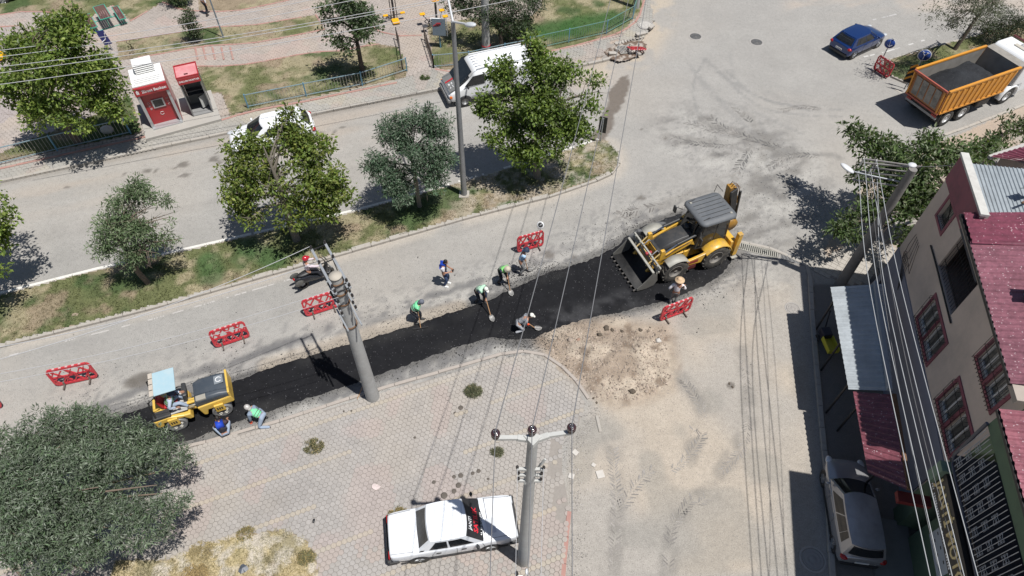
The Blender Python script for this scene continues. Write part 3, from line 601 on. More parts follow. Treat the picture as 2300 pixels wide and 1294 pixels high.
# ---------------------------------------------------------------- the new asphalt strip, 4 cm thick with a ragged edge
FM = vcmat('fresh_asphalt', .8, 60, .45, 2.5, .25, .8, .015, .12, speck=(42, .008, (.09, .09, .095)), bscale=90)
def fresh_col(X, Y):
    C = np.broadcast_to(np.array([.0125, .0127, .0145]), X.shape + (3,)).copy(); px, py = PX(X, Y)
    C = mix(C, np.array([.03, .031, .034]), .6 * sstep(1250, 1450, px) * sstep(560, 520, py - (px - 1400) * -.1) )
    C = mix(C, np.array([.04, .039, .038]), .5 * sstep(.45, .8, vnoise(X, Y, 1.6, 211, 4)) * sstep(.7, .2, dpoly(X, Y, FRESH, True)))
    C = mix(C, np.array([.06, .06, .063]), .6 * sstep(.9, .1, dpoly(X, Y, W([(1230, 640 + 85), (1330, 700), (1440, 660)]))) * sstep(.4, .75, vnoise(X, Y, .5, 213, 4)))
    C = mix(C, np.array([.16, .16, .165]), .8 * sstep(.5, .15, dpoly(X, Y, W([(1310, 560), (1380, 530), (1440, 512), (1490, 505)]))) * sstep(.45, .6, vnoise(X, Y, .18, 214, 3)))
    return C
def ragged(X, Y):
    d = dpoly(X, Y, FRESH, True); s = np.where(inpoly(X, Y, FRESH), d, -d); return s + .15 * (vnoise(X, Y, .2, 215, 3) - .5) + .16 * (vnoise(X, Y, 1.2, 216, 2) - .5)
grid_region('fresh_asphalt', FM, P(-60, 1100).x, P(1650, 600).x, P(440, 1040).y - 2, P(1570, 470).y + .4, .06, .0, fresh_col, keep=lambda x, y: (ragged(x, y) > -.03) & (x > -19), relief=lambda X, Y: .045 * sstep(-.05, .1, ragged(X, Y)) - .012 + .012 * (vnoise(X, Y, .12, 217, 2) - .5))
sky_note = None
# loose lumps of asphalt and stones, far too many to count
def crumbs(name, X, Y, Z, S, C, m, seed=0):
    g = np.random.default_rng(seed); n = len(X)
    B = np.array([(1, 0, -.3), (-.5, .87, -.3), (-.5, -.87, -.3), (0, 0, .9), (.6, .5, .35), (-.7, .1, .3)])
    F0 = np.array([(0, 2, 1), (0, 1, 4), (4, 1, 3), (1, 2, 5), (1, 5, 3), (2, 0, 3), (0, 4, 3), (2, 3, 5)])
    a = g.uniform(0, 6.3, n); D = B[None] * (1 + g.uniform(-.35, .35, (n, 6, 3))) * S[:, None, None]
    c, s = np.cos(a)[:, None], np.sin(a)[:, None]
    V = np.stack([X[:, None] + D[..., 0] * c - D[..., 1] * s, Y[:, None] + D[..., 0] * s + D[..., 1] * c, Z[:, None] + D[..., 2] * .7 + S[:, None] * .2], -1)
    F = (F0[None] + (np.arange(n) * 6)[:, None, None]).reshape(-1, 3)
    return npmesh(name, V.reshape(-1, 3), F, m, col=np.repeat(C, 6, 0), kind='stuff')
CRM = vcmat('loose_grains', .9, 30, .2, 4, .1, 0)
g = np.random.default_rng(5)
def scatter(n, x0, x1, y0, y1): return g.uniform(x0, x1, n), g.uniform(y0, y1, n)
X, Y = scatter(260000, -19, 11, 9, 25)
dd = dpoly(X, Y, FRESH, True); ins = inpoly(X, Y, FRESH); u = X * math.cos(R(21)) + Y * math.sin(R(21)); v = -X * math.sin(R(21)) + Y * math.cos(R(21))
pr = np.where(ins, .015, .38 * np.exp(-dd / .22) + .2 * np.exp(-dd / 1.0) * (vnoise(u * .3, v, .5, 221, 3) > .5))
spill = np.minimum(dpoly(X, Y, W([(1150, 765), (1190, 775), (1225, 765)])), dpoly(X, Y, W([(1160, 620), (1200, 605), (1230, 608)])))
pr += .8 * np.exp(-(spill / .5) ** 2)
k = (g.random(len(X)) < pr) & ~inpoly(X, Y, [(p.x, p.y) for p in W([(440, 1030), (1190, 812), (1280, 862), (1200, 1200), (440, 1200)])]); X, Y, ins = X[k], Y[k], ins[k]; n = len(X)
crumbs('asphalt_crumbs', X, Y, np.where(ins, .04, .006), g.uniform(.008, .024, n) * (1 + .8 * (g.random(n) < .06)), np.tile([.03, .03, .03], (n, 1)) * g.uniform(.7, 2.2, (n, 1)), CRM, 6)
X, Y = scatter(30000, 1.5, 7, 11.5, 17.5); hpz = heap_h(X, Y); k = (inpoly(X, Y, W([(1215, 780), (1290, 735), (1490, 740), (1510, 860), (1430, 900), (1340, 900), (1290, 860)]))) & (g.random(len(X)) < .33); X, Y, hpz = X[k], Y[k], hpz[k]; n = len(X)
crumbs('gravel', X, Y, hpz + .004, .010 + .05 * g.random(n) ** 3, np.tile([.34, .28, .23], (n, 1)) * g.uniform(.5, 1.35, (n, 1)), CRM, 7)
X, Y = scatter(60000, 1, 3.8, 5, 13); q = dpoly(X, Y, W([(1330, 930), (1290, 985), (1278, 1060), (1290, 1150), (1275, 1300)])); k = g.random(len(X)) < .34 * np.exp(-(q / .38) ** 2) * (vnoise(X, Y, .5, 231) > .4); X, Y = X[k], Y[k]; n = len(X)
crumbs('gravel', X, Y, np.full(n, .01), .006 + .02 * g.random(n) ** 2, np.tile([.35, .33, .31], (n, 1)) * g.uniform(.45, 1.5, (n, 1)), CRM, 8)
X, Y = scatter(9000, 9, 20, 17, 26); k = inpoly(X, Y, W([(1780, 440), (1860, 420), (2010, 500), (2050, 560), (1960, 600), (1900, 540), (1830, 500)])); X, Y = X[k], Y[k]; n = len(X)
crumbs('gravel', X, Y, np.full(n, .01), .01 + .02 * g.random(n) ** 2, np.tile([.4, .38, .36], (n, 1)) * g.uniform(.5, 1.3, (n, 1)), CRM, 9)
X, Y = scatter(14000, 4, 20, 18, 36); px, py = PX(X, Y); k = (g.random(len(X)) < .5 * np.exp(-(dpoly(X, Y, W([(1570, 310), (1640, 340), (1740, 360), (1720, 440), (1680, 520)])) / 1.6) ** 2)); X, Y = X[k], Y[k]; n = len(X)
crumbs('asphalt_crumbs', X, Y, np.full(n, .006), g.uniform(.008, .025, n), np.tile([.04, .04, .042], (n, 1)) * g.uniform(.7, 2, (n, 1)), CRM, 10)
# clods and larger stones: countable, each on its own
STONE = mat('stone', (.33, .27, .22), .95, 0, .25, 6, .6)
def stone(px, py, s, label, m=STONE, z=0., group='loose stones of the dirt heap'):
    p = P(px, py); mb = MB(); mb.ell((0, 0, 0), (s, s * rnd.uniform(.6, .9), s * .55), 9, 6)
    mb.v = [(x * (1 + .28 * math.sin(7 * y / s + px)), y * (1 + .22 * math.cos(5 * x / s + py)), z_ * (1 + .3 * math.sin(6 * x / s))) for x, y, z_ in mb.v]
    o = mb.build('stone', m, None, Matrix.Translation((p.x, p.y, z + float(heap_h(np.array([p.x]), np.array([p.y]))[0]) + s * .25)) @ Matrix.Rotation(px, 4, 'Z')); tag(o, label, 'stone', group); return o
DKS = mat('dark_stone', (.1, .08, .06), .95, 0, .3, 6, .5); LTS = mat('pale_stone', (.5, .47, .43), .9, 0, .15, 5, .4)
stone(1347, 755, .13, 'dark flat stone lying alone in the upper part of the dirt heap', DKS)
stone(1438, 742, .1, 'dark round clod at the top edge of the dirt heap', DKS)
stone(1479, 766, .13, 'pale grey rock on the right edge of the dirt heap', LTS)
stone(1460, 736, .05, 'small dark pebble right of the round clod', DKS)
stone(1281, 768, .13, 'brown upright clod at the left of the dirt heap', STONE)
stone(1298, 768, .1, 'reddish clod just right of the brown upright clod', mat('reddish_stone', (.3, .2, .15), .95, 0, .2, 6, .5))
stone(1276, 805, .1, 'long brown stone at the left edge of the dirt heap', STONE)
stone(1362, 738, .14, 'dark earth lump at the top of the dirt heap', DKS); stone(1375, 742, .1, 'smaller dark lump touching the earth lump', DKS); stone(1397, 745, .09, 'dark clod between two larger lumps on top of the heap', DKS)
stone(1420, 880, .15, 'black lump standing at the bottom edge of the dirt heap', DKS); stone(1452, 880, .09, 'brown stone right of the black lump', STONE)
for i, (x, y) in enumerate([(1638, 862), (1645, 870), (1333, 895), (1340, 905)]): stone(x, y, .06, ['small dark lump on the lot, left of two', 'small dark lump on the lot, right of two', 'small black clod on the pale kerb, upper of two', 'small black clod on the pale kerb, lower of two'][i], DKS, group='small lumps on the dirt lot')
# flat pale slabs by the kerb
for (x, y, s, l) in [(1348, 1066, .14, 'pale square stone slab lying on the dirt lot'), (1292, 1017, .1, 'pale loose paver left of the dirt lot, uppermost'), (1283, 1070, .1, 'pale loose paver left of the dirt lot, lowermost'), (1333, 1045, .07, 'small pale chip above the square slab')]:
    p = P(x, y); mb = MB(); mb.box((0, 0, .02), (s * 2, s * 2.1, .04)); tag(mb.build('slab', LTS, None, Matrix.Translation((p.x, p.y, .008)) @ Matrix.Rotation(x, 4, 'Z'), bevel=.012), l, 'slab', 'loose slabs by the lot')

# ---------------------------------------------------------------- painted edge lines (worn), thin sheets above the road
LINE = vcmat('worn_line_paint', .8, 30, .25, 3, .1, .2)
def painted(name, line, w, z=.006, wear=.45, col=(.62, .6, .56), seed=1, step=.1):
    pts = resample(line, step); n = len(pts); L = offset_line(pts, w / 2); Rr = offset_line(pts, -w / 2); V = []; F = []
    g = np.random.default_rng(seed)
    for i in range(n - 1):
        m_x = (pts[i].x + pts[i + 1].x) / 2; m_y = (pts[i].y + pts[i + 1].y) / 2
        wv = float(vnoise(np.array([m_x * 3]), np.array([m_y * 3]), 1., seed, 2)[0]) + g.uniform(-.12, .12)
        if wv < wear: continue
        o = len(V); V += [(q.x, q.y, z) for q in (Rr[i], Rr[i + 1], L[i + 1], L[i])]; F.append((o, o + 1, o + 2, o + 3))
    npmesh(name, np.array(V), np.array(F), LINE, col=np.tile(col, (len(V), 1)), kind='structure')
painted('edge_line', offset_line(med_top[:7], .26), .15, wear=.1, seed=2)
painted('edge_line', offset_line(med_top[6:], .26), .12, wear=.5, seed=3)
painted('edge_line', offset_line(med_bot[:4], -.62), .07, wear=.5, seed=4, step=.05, col=(.42, .4, .38))
painted('edge_line', W([(1940, 128), (1985, 118), (2110, 80)]), .12, wear=.5, seed=5, step=.05, col=(.48, .47, .45))
painted('edge_line', W([(1960, 45), (2030, 28)]), .1, wear=.55, seed=6, step=.05, col=(.42, .41, .4))

# ---------------------------------------------------------------- tyre tread prints: rows of slanting lug marks pressed in dust
TRK = vcmat('tread_print', .97, 30, .3, 4, .2, .5)
def treads(line, w, step, dark, seed, skip=.2, z=.012):
    step *= .72; pts = resample(catmull(W(line)), step); g = np.random.default_rng(seed); V = []; F = []; C = []
    for i in range(1, len(pts) - 1):
        if vnoise(np.array([pts[i].x]), np.array([pts[i].y]), 1.2, seed, 2)[0] < skip: continue
        t = (pts[i + 1] - pts[i - 1]).normalized(); nrm = Vector((-t.y, t.x, 0))
        for sd_ in (1, -1):
            if g.random() < .12: continue
            a = pts[i] + nrm * sd_ * w * g.uniform(.03, .1) + (t * step * .5 if sd_ > 0 else Vector((0, 0, 0))); b = a + nrm * sd_ * w * g.uniform(.2, .45) - t * w * g.uniform(.2, .36); th = step * g.uniform(.10, .30)
            o = len(V); V += [tuple(a - t * th)[:2] + (z,), tuple(a + t * th)[:2] + (z,), tuple(b + t * th)[:2] + (z,), tuple(b - t * th)[:2] + (z,)]; F.append((o, o + 1, o + 2, o + 3) if sd_ < 0 else (o + 3, o + 2, o + 1, o)); kk = min(1, max(0, (vnoise(np.array([pts[i].x]), np.array([pts[i].y]), .7, seed + 3, 3)[0] - .22) * 3.6)) * min(1, (i + 2) / 6, (len(pts) - i + 1) / 6); C += [np.array((.30, .28, .258)) * (1 - kk) + kk * np.array(dark) * g.uniform(.9, 1.4)] * 4
    if V: npmesh('tread_print', np.array(V), np.array(F), TRK, col=np.array(C), kind='stuff')
D1, D2, D3 = (.16, .15, .14), (.215, .2, .185), (.11, .108, .105)
for ln, w_, st_, c_, sk_ in [([(1530, 848), (1560, 890), (1580, 930), (1575, 980), (1545, 1030)], .5, .16, D1, .3), ([(1560, 1120), (1530, 1150), (1508, 1190), (1500, 1290)], .5, .17, D1, .25), ([(1600, 1110), (1560, 1140), (1525, 1180)], .45, .17, D1, .3), ([(1375, 1000), (1380, 1060), (1385, 1150), (1375, 1290)], .5, .17, D2, .3), ([(1470, 1050), (1430, 1090), (1390, 1150)], .5, .17, D2, .3), ([(1620, 1060), (1670, 1000), (1680, 900), (1670, 800)], .4, .15, D2, .4), ([(1560, 960), (1540, 1030), (1500, 1060)], .4, .16, D2, .4),
        ([(1650, 240), (1690, 280), (1720, 310)], .55, .22, D3, .3), ([(1590, 260), (1630, 290), (1680, 310), (1760, 335)], .6, .22, D3, .25), ([(1540, 272), (1600, 292), (1640, 300)], .55, .22, D3, .35), ([(1505, 308), (1560, 322), (1640, 330)], .5, .22, D3, .3), ([(1650, 400), (1670, 360), (1690, 330)], .6, .22, D3, .3), ([(1380, 485), (1440, 470), (1500, 460)], .6, .24, D1, .35), ([(1640, 420), (1668, 470), (1660, 520)], .6, .22, D3, .3), ([(1720, 380), (1780, 350), (1850, 352)], .5, .22, D3, .35), ([(1390, 470), (1420, 500)], .5, .22, D1, .2), ([(1750, 250), (1800, 240), (1850, 247)], .45, .2, D1, .35)]:
    treads(ln, w_, st_, c_, int(ln[0][0]), sk_)
# ================================================================ TREES AND PLANTS
BARK = mat('bark', (.17, .13, .1), .95, 0, .35, 14, .8); BARKD = mat('dark_bark', (.09, .07, .055), .95, 0, .35, 14, .8); BARKP = mat('pale_bark', (.2, .175, .14), .95, 0, .25, 14, .6)
LEAF = leafmat('leaf', .32, .45); LEAFG = leafmat('grey_green_leaf', .2, .6)
def leaves(name, cent, rad, per, size, cols, m, parent, seed, asp=.55, up=1.1, spread=1., narrow=False, sub=None):
    """kite-shaped leaves scattered through clumps: cent (n,3) clump centres, rad clump radius"""
    g = np.random.default_rng(seed); n = len(cent) * per; c = np.repeat(np.arange(len(cent)), per)
    d = g.normal(size=(n, 3)); d /= np.linalg.norm(d, axis=1)[:, None]; r = g.random(n) ** .45
    pos = cent[c] + d * (r * rad[c] * spread)[:, None] * np.array([1, 1, .8])
    # leaf blade direction: outward from the clump, drooping a little
    t = d + g.normal(0, .55, (n, 3)); t[:, 2] -= .15; t /= np.linalg.norm(t, axis=1)[:, None]
    nr = g.normal(0, .6, (n, 3)) + np.array([0, 0, up]) + d * .5; sdv = np.cross(t, nr); sdv /= np.linalg.norm(sdv, axis=1)[:, None] + 1e-9
    L = size * g.uniform(.5, 1.5, n); wv = L * asp * .5; fold = np.cross(sdv, t)
    V = np.zeros((n, 4, 3)); V[:, 0] = pos; V[:, 1] = pos + t * (L * .45)[:, None] + sdv * wv[:, None] + fold * (L * .08)[:, None]; V[:, 2] = pos + t * L[:, None]; V[:, 3] = pos + t * (L * .45)[:, None] - sdv * wv[:, None] + fold * (L * .08)[:, None]
    cc = np.array(cols)[g.integers(0, len(cols), n)] * g.uniform(.75, 1.3, (n, 1)); cl = g.uniform(.62, 1.32, (len(cent), 1)); cc = cc * cl[c]
    F = np.arange(n * 4).reshape(-1, 4)
    return npmesh(name, V.reshape(-1, 3), F, m, parent, np.repeat(cc, 4, 0), kind='stuff')
def tree(base, top_h, lobes, label, seed, cols, leaf=.12, per=26, dens=20, trunk_r=.12, clump=.34, bark=BARK, m=LEAF, lean=(0, 0), group='trees lining the road', asp=.55, name='tree', fork=.35, hollow=.45, twigs=True, grow=1.08, gap=.36, core=.4):
    """lobes: [(dx, dy, z, rx, ry, rz)] ellipsoids of foliage about the base"""
    b = P(*base) if len(base) == 2 else Vector(base); g = np.random.default_rng(seed); lobes = [(a1, a2, a3, a4 * grow, a5 * grow, a6 * grow) for a1, a2, a3, a4, a5, a6 in lobes]; per = int(per * (1.9 if asp < .3 and leaf > .13 else 1.4))
    z0 = KH if not len(base) == 3 else b.z; b.z = 0
    root = thing(name, label, 'tree', (b.x, b.y, z0), 0, group)
    cents = []
    for (dx, dy, z, rx, ry, rz) in lobes:
        n = max(4, int(dens * (rx * ry + rx * rz + ry * rz) * 1.25)); d = g.normal(size=(n, 3)); d /= np.linalg.norm(d, axis=1)[:, None]
        r = hollow + (1 - hollow) * g.random(n); r *= 1 + .16 * (g.random(n) - .5)
        cents.append(np.array([dx, dy, z]) + d * r[:, None] * np.array([rx, ry, rz]))
    cents = np.concatenate(cents); cents = cents[cents[:, 2] > .35]
    ncore = 0
    for (dx, dy, z, rx, ry, rz) in lobes:
        n = max(3, int(dens * (rx * ry + rx * rz + ry * rz) * core)); d = g.normal(size=(n, 3)); d /= np.linalg.norm(d, axis=1)[:, None]; cents = np.concatenate([cents, np.array([dx, dy, z]) + d * (g.random(n) * .5)[:, None] * np.array([rx, ry, rz])])
    # keep gaps: drop clumps where a coarse noise is low
    keep = vnoise(cents[:, 0] * 1.0 + cents[:, 2] * .7 + seed, cents[:, 1] + cents[:, 2] * .6, 1.0, seed, 2) > gap; cents = cents[keep]
    rad = clump * g.uniform(.6, 1.25, len(cents))
    # trunk and limbs
    fk = Vector((lean[0] * fork, lean[1] * fork, top_h * fork)); tr = MB(); ctr = Vector((lean[0], lean[1], top_h * .8))
    tp = [Vector((0, 0, -.1)), Vector((0, 0, .05)), fk * .5 + Vector((g.normal(0, .03), g.normal(0, .03), 0)), fk, fk.lerp(ctr, .5) + Vector((g.normal(0, .1), g.normal(0, .1), 0)), ctr]
    tr.tube(tp, [trunk_r * 1.45, trunk_r * 1.15, trunk_r, trunk_r * .85, trunk_r * .5, trunk_r * .15], 10); tr.build('trunk', bark, root)
    axis = lambda t: fk.lerp(ctr, t)
    nb = 0
    for (dx, dy, z, rx, ry, rz) in lobes:
        for q in range(2 if twigs else 1):
            t = min(.9, max(0., (z - rz * .6 - fk.z) / max(ctr.z - fk.z, .1) * .6 + g.uniform(-.1, .1))); a = axis(t); e = Vector((dx + g.normal(0, .25) * rx, dy + g.normal(0, .25) * ry, z + g.normal(0, .2) * rz)); mid = a.lerp(e, .5) + Vector((0, 0, .12 * (e - a).length))
            mb = MB(); r0 = trunk_r * .42 * (1 - t * .4); mb.tube([a, mid, e], [r0, r0 * .65, r0 * .2], 6)
            if twigs:
                for k in range(5):
                    s_ = mid.lerp(e, g.random()); w_ = s_ + Vector(g.normal(0, 1, 3)).normalized() * .45 * (rx + ry); mb.tube([s_, w_], [r0 * .3, r0 * .08], 4, False)
            mb.build('branch', bark, root); nb += 1
    leaves('crown', cents, rad, per, leaf, cols, m, root, seed, asp)
    return root
MAP = [(.12, .175, .036), (.165, .22, .048), (.085, .13, .03), (.21, .255, .065)]
ASH = [(.10, .15, .07), (.08, .12, .055), (.135, .18, .095), (.18, .215, .13)]
DKG = [(.055, .09, .035), (.08, .115, .05), (.04, .065, .028), (.14, .16, .11)]
# 1 big maple by the kiosks, at the fence
def atlobes(base, L):
    """lobes given in the photo as (px, py, h, rx, ry, rz): laid out at height h above the ground plan"""
    b = P(*base); out = []
    for (x, y, h, rx, ry, rz) in L:
        q = P(x, y, h); out.append((q.x - b.x, q.y - b.y, h - KH, rx, ry, rz))
    return out
def T(base, L, **k): return tree(base, max(l[2] + l[5] * .4 for l in L), atlobes(base, L), **k)
T((180, 325), [(60, 110, 5.4, 1.1, 1.0, .8), (150, 85, 6.4, .9, .9, .9), (35, 180, 4.2, 1.2, 1.2, .9), (130, 170, 5.2, 1.6, 1.3, 1.2), (215, 165, 4.6, 1.2, 1.1, .9), (75, 240, 3.2, 1.2, 1.1, .8), (160, 245, 3.3, 1.5, 1.2, 1.), (240, 235, 3.2, 1.1, 1., .8), (110, 60, 6.6, .35, .35, .6), (170, 45, 6.9, .3, .3, .6), (60, 65, 6., .3, .3, .5), (270, 260, 2.6, .6, .6, .5)], label='large maple rising behind the blue fence left of the red kiosks', seed=11, cols=MAP, leaf=.17, per=30, dens=13, trunk_r=.17, clump=.42, group='maples with yellow-green crowns')
T((668, 543), [(655, 240, 6.6, .35, .35, .8), (650, 300, 5.6, .8, .7, .8), (560, 335, 4.9, 1.0, .8, .7), (690, 330, 5.0, .9, .8, .7), (600, 400, 4., 1.3, 1.1, .9), (700, 400, 4.1, 1.2, 1.1, .9), (540, 440, 3.2, .9, .9, .7), (755, 430, 3.3, .7, .8, .7), (640, 455, 3., 1.2, 1.1, .8), (560, 490, 2.4, .6, .6, .5), (720, 470, 2.7, .8, .7, .6), (520, 385, 4., .5, .5, .4)], label='maple with a pointed top beside the half hidden white car', seed=12, cols=MAP[:2] + [(.17, .19, .045), (.1, .125, .03)], leaf=.15, per=26, dens=13, trunk_r=.16, clump=.36, group='maples with yellow-green crowns', bark=BARKP)
T((1206, 402), [(1195, 110, 7.0, .35, .35, .7), (1215, 150, 6.4, .9, .8, .7), (1130, 160, 5.9, .7, .7, .7), (1270, 180, 5.8, .9, .9, .8), (1120, 220, 4.8, 1.1, 1., .9), (1210, 225, 5., 1.3, 1.2, 1.), (1300, 240, 4.6, 1.1, 1., .9), (1130, 285, 3.5, 1.2, 1.1, .8), (1220, 300, 3.4, 1.4, 1.2, .9), (1300, 285, 3.6, .8, .8, .6), (1335, 205, 5.2, .6, .6, .6), (1175, 340, 2.6, .9, .8, .6), (1090, 245, 4.2, .5, .6, .6)], label='big round maple in the median near the junction, right of the street lamp', seed=13, cols=MAP[:3], leaf=.15, per=30, dens=14, trunk_r=.18, clump=.38, group='maples with yellow-green crowns', bark=BARKP)
T((335, 640), [(310, 430, 4.8, .6, .6, .6), (285, 460, 4.3, .8, .7, .6), (345, 465, 4.2, .8, .7, .6), (260, 500, 3.6, .8, .8, .6), (320, 510, 3.5, 1., .9, .7), (385, 480, 3.7, .5, .5, .4), (240, 545, 2.7, .7, .7, .5), (300, 570, 2.4, .8, .8, .6), (360, 555, 2.6, .7, .7, .5), (395, 540, 2.7, .4, .4, .35), (330, 590, 2., .7, .6, .45)], label='slim-leaved grey-green tree at the left of the median with bare twigs', seed=14, cols=ASH, leaf=.14, per=24, dens=16, trunk_r=.11, clump=.3, asp=.26, m=LEAFG, group='grey-green ash trees', hollow=.4)
T((943, 468), [(945, 265, 5.3, .7, .6, .5), (900, 290, 4.8, .9, .8, .6), (975, 295, 4.7, .8, .8, .6), (865, 330, 4., .9, .9, .7), (930, 335, 4., 1.1, 1., .8), (985, 350, 3.6, .7, .8, .7), (850, 375, 3.2, .8, .8, .6), (910, 390, 2.9, 1., .9, .7), (965, 400, 2.6, .8, .8, .6), (900, 430, 2.2, .8, .7, .5)], label='dense dark grey-green tree in the median just left of the street lamp', seed=15, cols=[(.07, .12, .068), (.055, .095, .055), (.105, .155, .098), (.16, .19, .145)], leaf=.14, per=28, dens=18, trunk_r=.1, clump=.3, asp=.28, m=LEAFG, group='grey-green ash trees', bark=BARKP)
T((817, 172), [(780, -10, 5.0, .9, .9, .6), (750, 25, 4.4, .9, .8, .5), (815, 20, 4.3, 1., .9, .6), (745, 50, 3.8, .8, .8, .5), (800, 60, 3.7, 1.1, .9, .6), (840, 45, 3.9, .5, .5, .35), (770, 95, 2.8, .8, .7, .35), (800, 105, 2.5, .6, .5, .35)], label='dark glossy tree with a bare trunk standing on the fenced lawn', seed=16, cols=DKG, leaf=.17, per=20, dens=11, trunk_r=.13, clump=.36, bark=BARKD, group='dark park trees')
T((1125, 118), [(1030, 5, 2.6, 1.1, 1., .7), (1085, 15, 2.8, 1.2, 1.1, .8), (1145, 10, 2.7, 1.2, 1.1, .8), (1200, 5, 2.3, .9, .9, .6), (1150, 55, 1.7, 1., .9, .6), (1100, 40, 2., 1., .9, .6)], label='wide dark tree behind the concrete pole at the park corner', seed=17, cols=[(.035, .06, .026), (.05, .08, .035), (.09, .1, .07)], leaf=.14, per=24, dens=13, trunk_r=.12, clump=.36, bark=BARKD, group='dark park trees', asp=.35)
T((1162, 92), [(1155, 62, .9, .9, .8, .7), (1185, 50, .9, .6, .6, .5)], label='low rounded bush under the wide dark park tree', seed=18, cols=DKG[:3], leaf=.12, per=30, dens=16, trunk_r=.06, clump=.3, bark=BARKD, group='bushes in the park', name='bush')
T((2142, 115), [(2120, 20, 4.6, 1., 1., .8), (2180, -5, 5., 1.2, 1.1, .9), (2210, 25, 4., 1., 1., .7), (2150, 50, 3.3, .9, .8, .6), (2235, 5, 4.2, .9, .9, .8), (2125, 55, 3.1, .6, .6, .4)], label='airy grey tree on the traffic island behind the lorry', seed=19, cols=[(.11, .12, .085), (.085, .1, .06), (.15, .15, .12)], leaf=.12, per=15, dens=11, trunk_r=.12, clump=.34, bark=BARKD, lean=(.8, .3), asp=.35, m=LEAFG, group='trees on the traffic island', hollow=.3)
T((2255, 95), [(2250, 60, 1.2, 1.6, 1.2, .8), (2290, 45, 1.5, 1.5, 1.2, .9), (2215, 70, .8, 1., .9, .5)], label='dark spreading bush at the right end of the traffic island', seed=20, cols=[(.05, .065, .035), (.035, .05, .025), (.09, .1, .07)], leaf=.12, per=20, dens=12, trunk_r=.08, clump=.32, bark=BARKD, group='trees on the traffic island', asp=.35, name='bush')
# mulberry-like tree by the cream house
T((2062, 535), [(1975, 330, 4.0, 1.1, 1., .6), (1925, 300, 3.9, .6, .7, .35), (2040, 370, 4.1, 1.4, 1.2, .8), (2110, 350, 4.1, 1.2, 1., .7), (1990, 410, 3.4, 1.3, 1.2, .8), (2070, 430, 3.4, 1.3, 1.2, .8), (1960, 470, 2.6, .8, .8, .6), (2040, 480, 2.8, 1., .9, .7), (2170, 345, 3.8, .9, .8, .5), (2215, 335, 3.6, .7, .7, .4), (2080, 310, 4.4, .5, .5, .3), (1900, 500, 2.3, .6, .5, .35), (1925, 530, 1.9, .6, .5, .35), (1880, 515, 2.2, .4, .35, .25), (2035, 530, 1.9, .35, .4, .5), (1930, 385, 3.5, .6, .6, .4)], label='leafy tree between the cream house and the leaning pole', seed=21, cols=[(.075, .115, .04), (.055, .085, .032), (.10, .145, .055), (.15, .175, .10)], leaf=.2, per=20, dens=10, trunk_r=.15, clump=.4, bark=BARKD, asp=.42, group='trees by the houses', hollow=.3)
T((2300, 300), [(2290, 290, 2.4, 1.1, 1., .5), (2240, 320, 2., .7, .7, .4), (2330, 300, 2.6, 1.2, 1., .6)], label='half hidden tree at the right edge beyond the red roof', seed=22, cols=[(.09, .12, .05), (.06, .085, .035)], leaf=.18, per=16, dens=9, trunk_r=.1, clump=.36, bark=BARKD, asp=.45, group='trees by the houses')
T((-75, 600), [(-30, 480, 4.2, .9, .9, .8), (-60, 540, 3.2, 1.2, 1., .9), (-12, 535, 3.2, .5, .6, .5), (-90, 420, 4.8, 1.1, 1., .9), (-55, 600, 2.8, 1., .9, .6), (-100, 480, 4, 1.2, 1.1, 1)], label='maple at the left edge of the median, only its tips in view', seed=23, cols=MAP, leaf=.15, per=26, dens=14, trunk_r=.15, clump=.36, group='maples with yellow-green crowns')
# the broad foreground tree, lower left, with narrow grey-green leaves
OLV = [(.12, .155, .10), (.09, .12, .078), (.15, .185, .13), (.21, .235, .19), (.095, .145, .075)]
T((70, 1240), [(60, 1010, 3.6, 1.2, 1.1, .8), (160, 985, 3.6, 1.3, 1.1, .8), (-30, 1040, 3.4, 1.2, 1.2, .8), (250, 1000, 3.3, 1.1, 1., .7), (330, 1010, 3.0, .9, .8, .6), (400, 1045, 2.7, .55, .5, .4), (-20, 1120, 3.8, 1.3, 1.2, .9), (90, 1100, 4.2, 1.4, 1.3, .9), (200, 1090, 4.1, 1.4, 1.3, .9), (300, 1090, 3.6, 1.2, 1.1, .8), (375, 1110, 3., .7, .6, .5), (0, 1200, 3.9, 1.3, 1.2, .9), (110, 1190, 4.1, 1.4, 1.3, .9), (220, 1170, 3.7, 1.2, 1.1, .8), (320, 1170, 3., .9, .8, .6), (30, 1270, 3.4, 1.2, 1.1, .8), (150, 1250, 3., 1., .9, .7), (-10, 1330, 3., 1.2, 1.1, .8), (170, 1300, 2.4, .8, .7, .5), (40, 1345, 3.2, 1.3, 1.1, .8), (120, 1330, 2.8, 1., .9, .6), (190, 945, 3.2, .6, .5, .4), (100, 955, 3.2, .7, .6, .5)], label='broad grey-green tree filling the lower left corner', seed=24, cols=OLV, leaf=.12, per=19, dens=46, trunk_r=.22, clump=.17, bark=BARK, asp=.24, m=LEAFG, group='large foreground tree', hollow=.72, grow=1.05, gap=.40, twigs=False, core=.2)
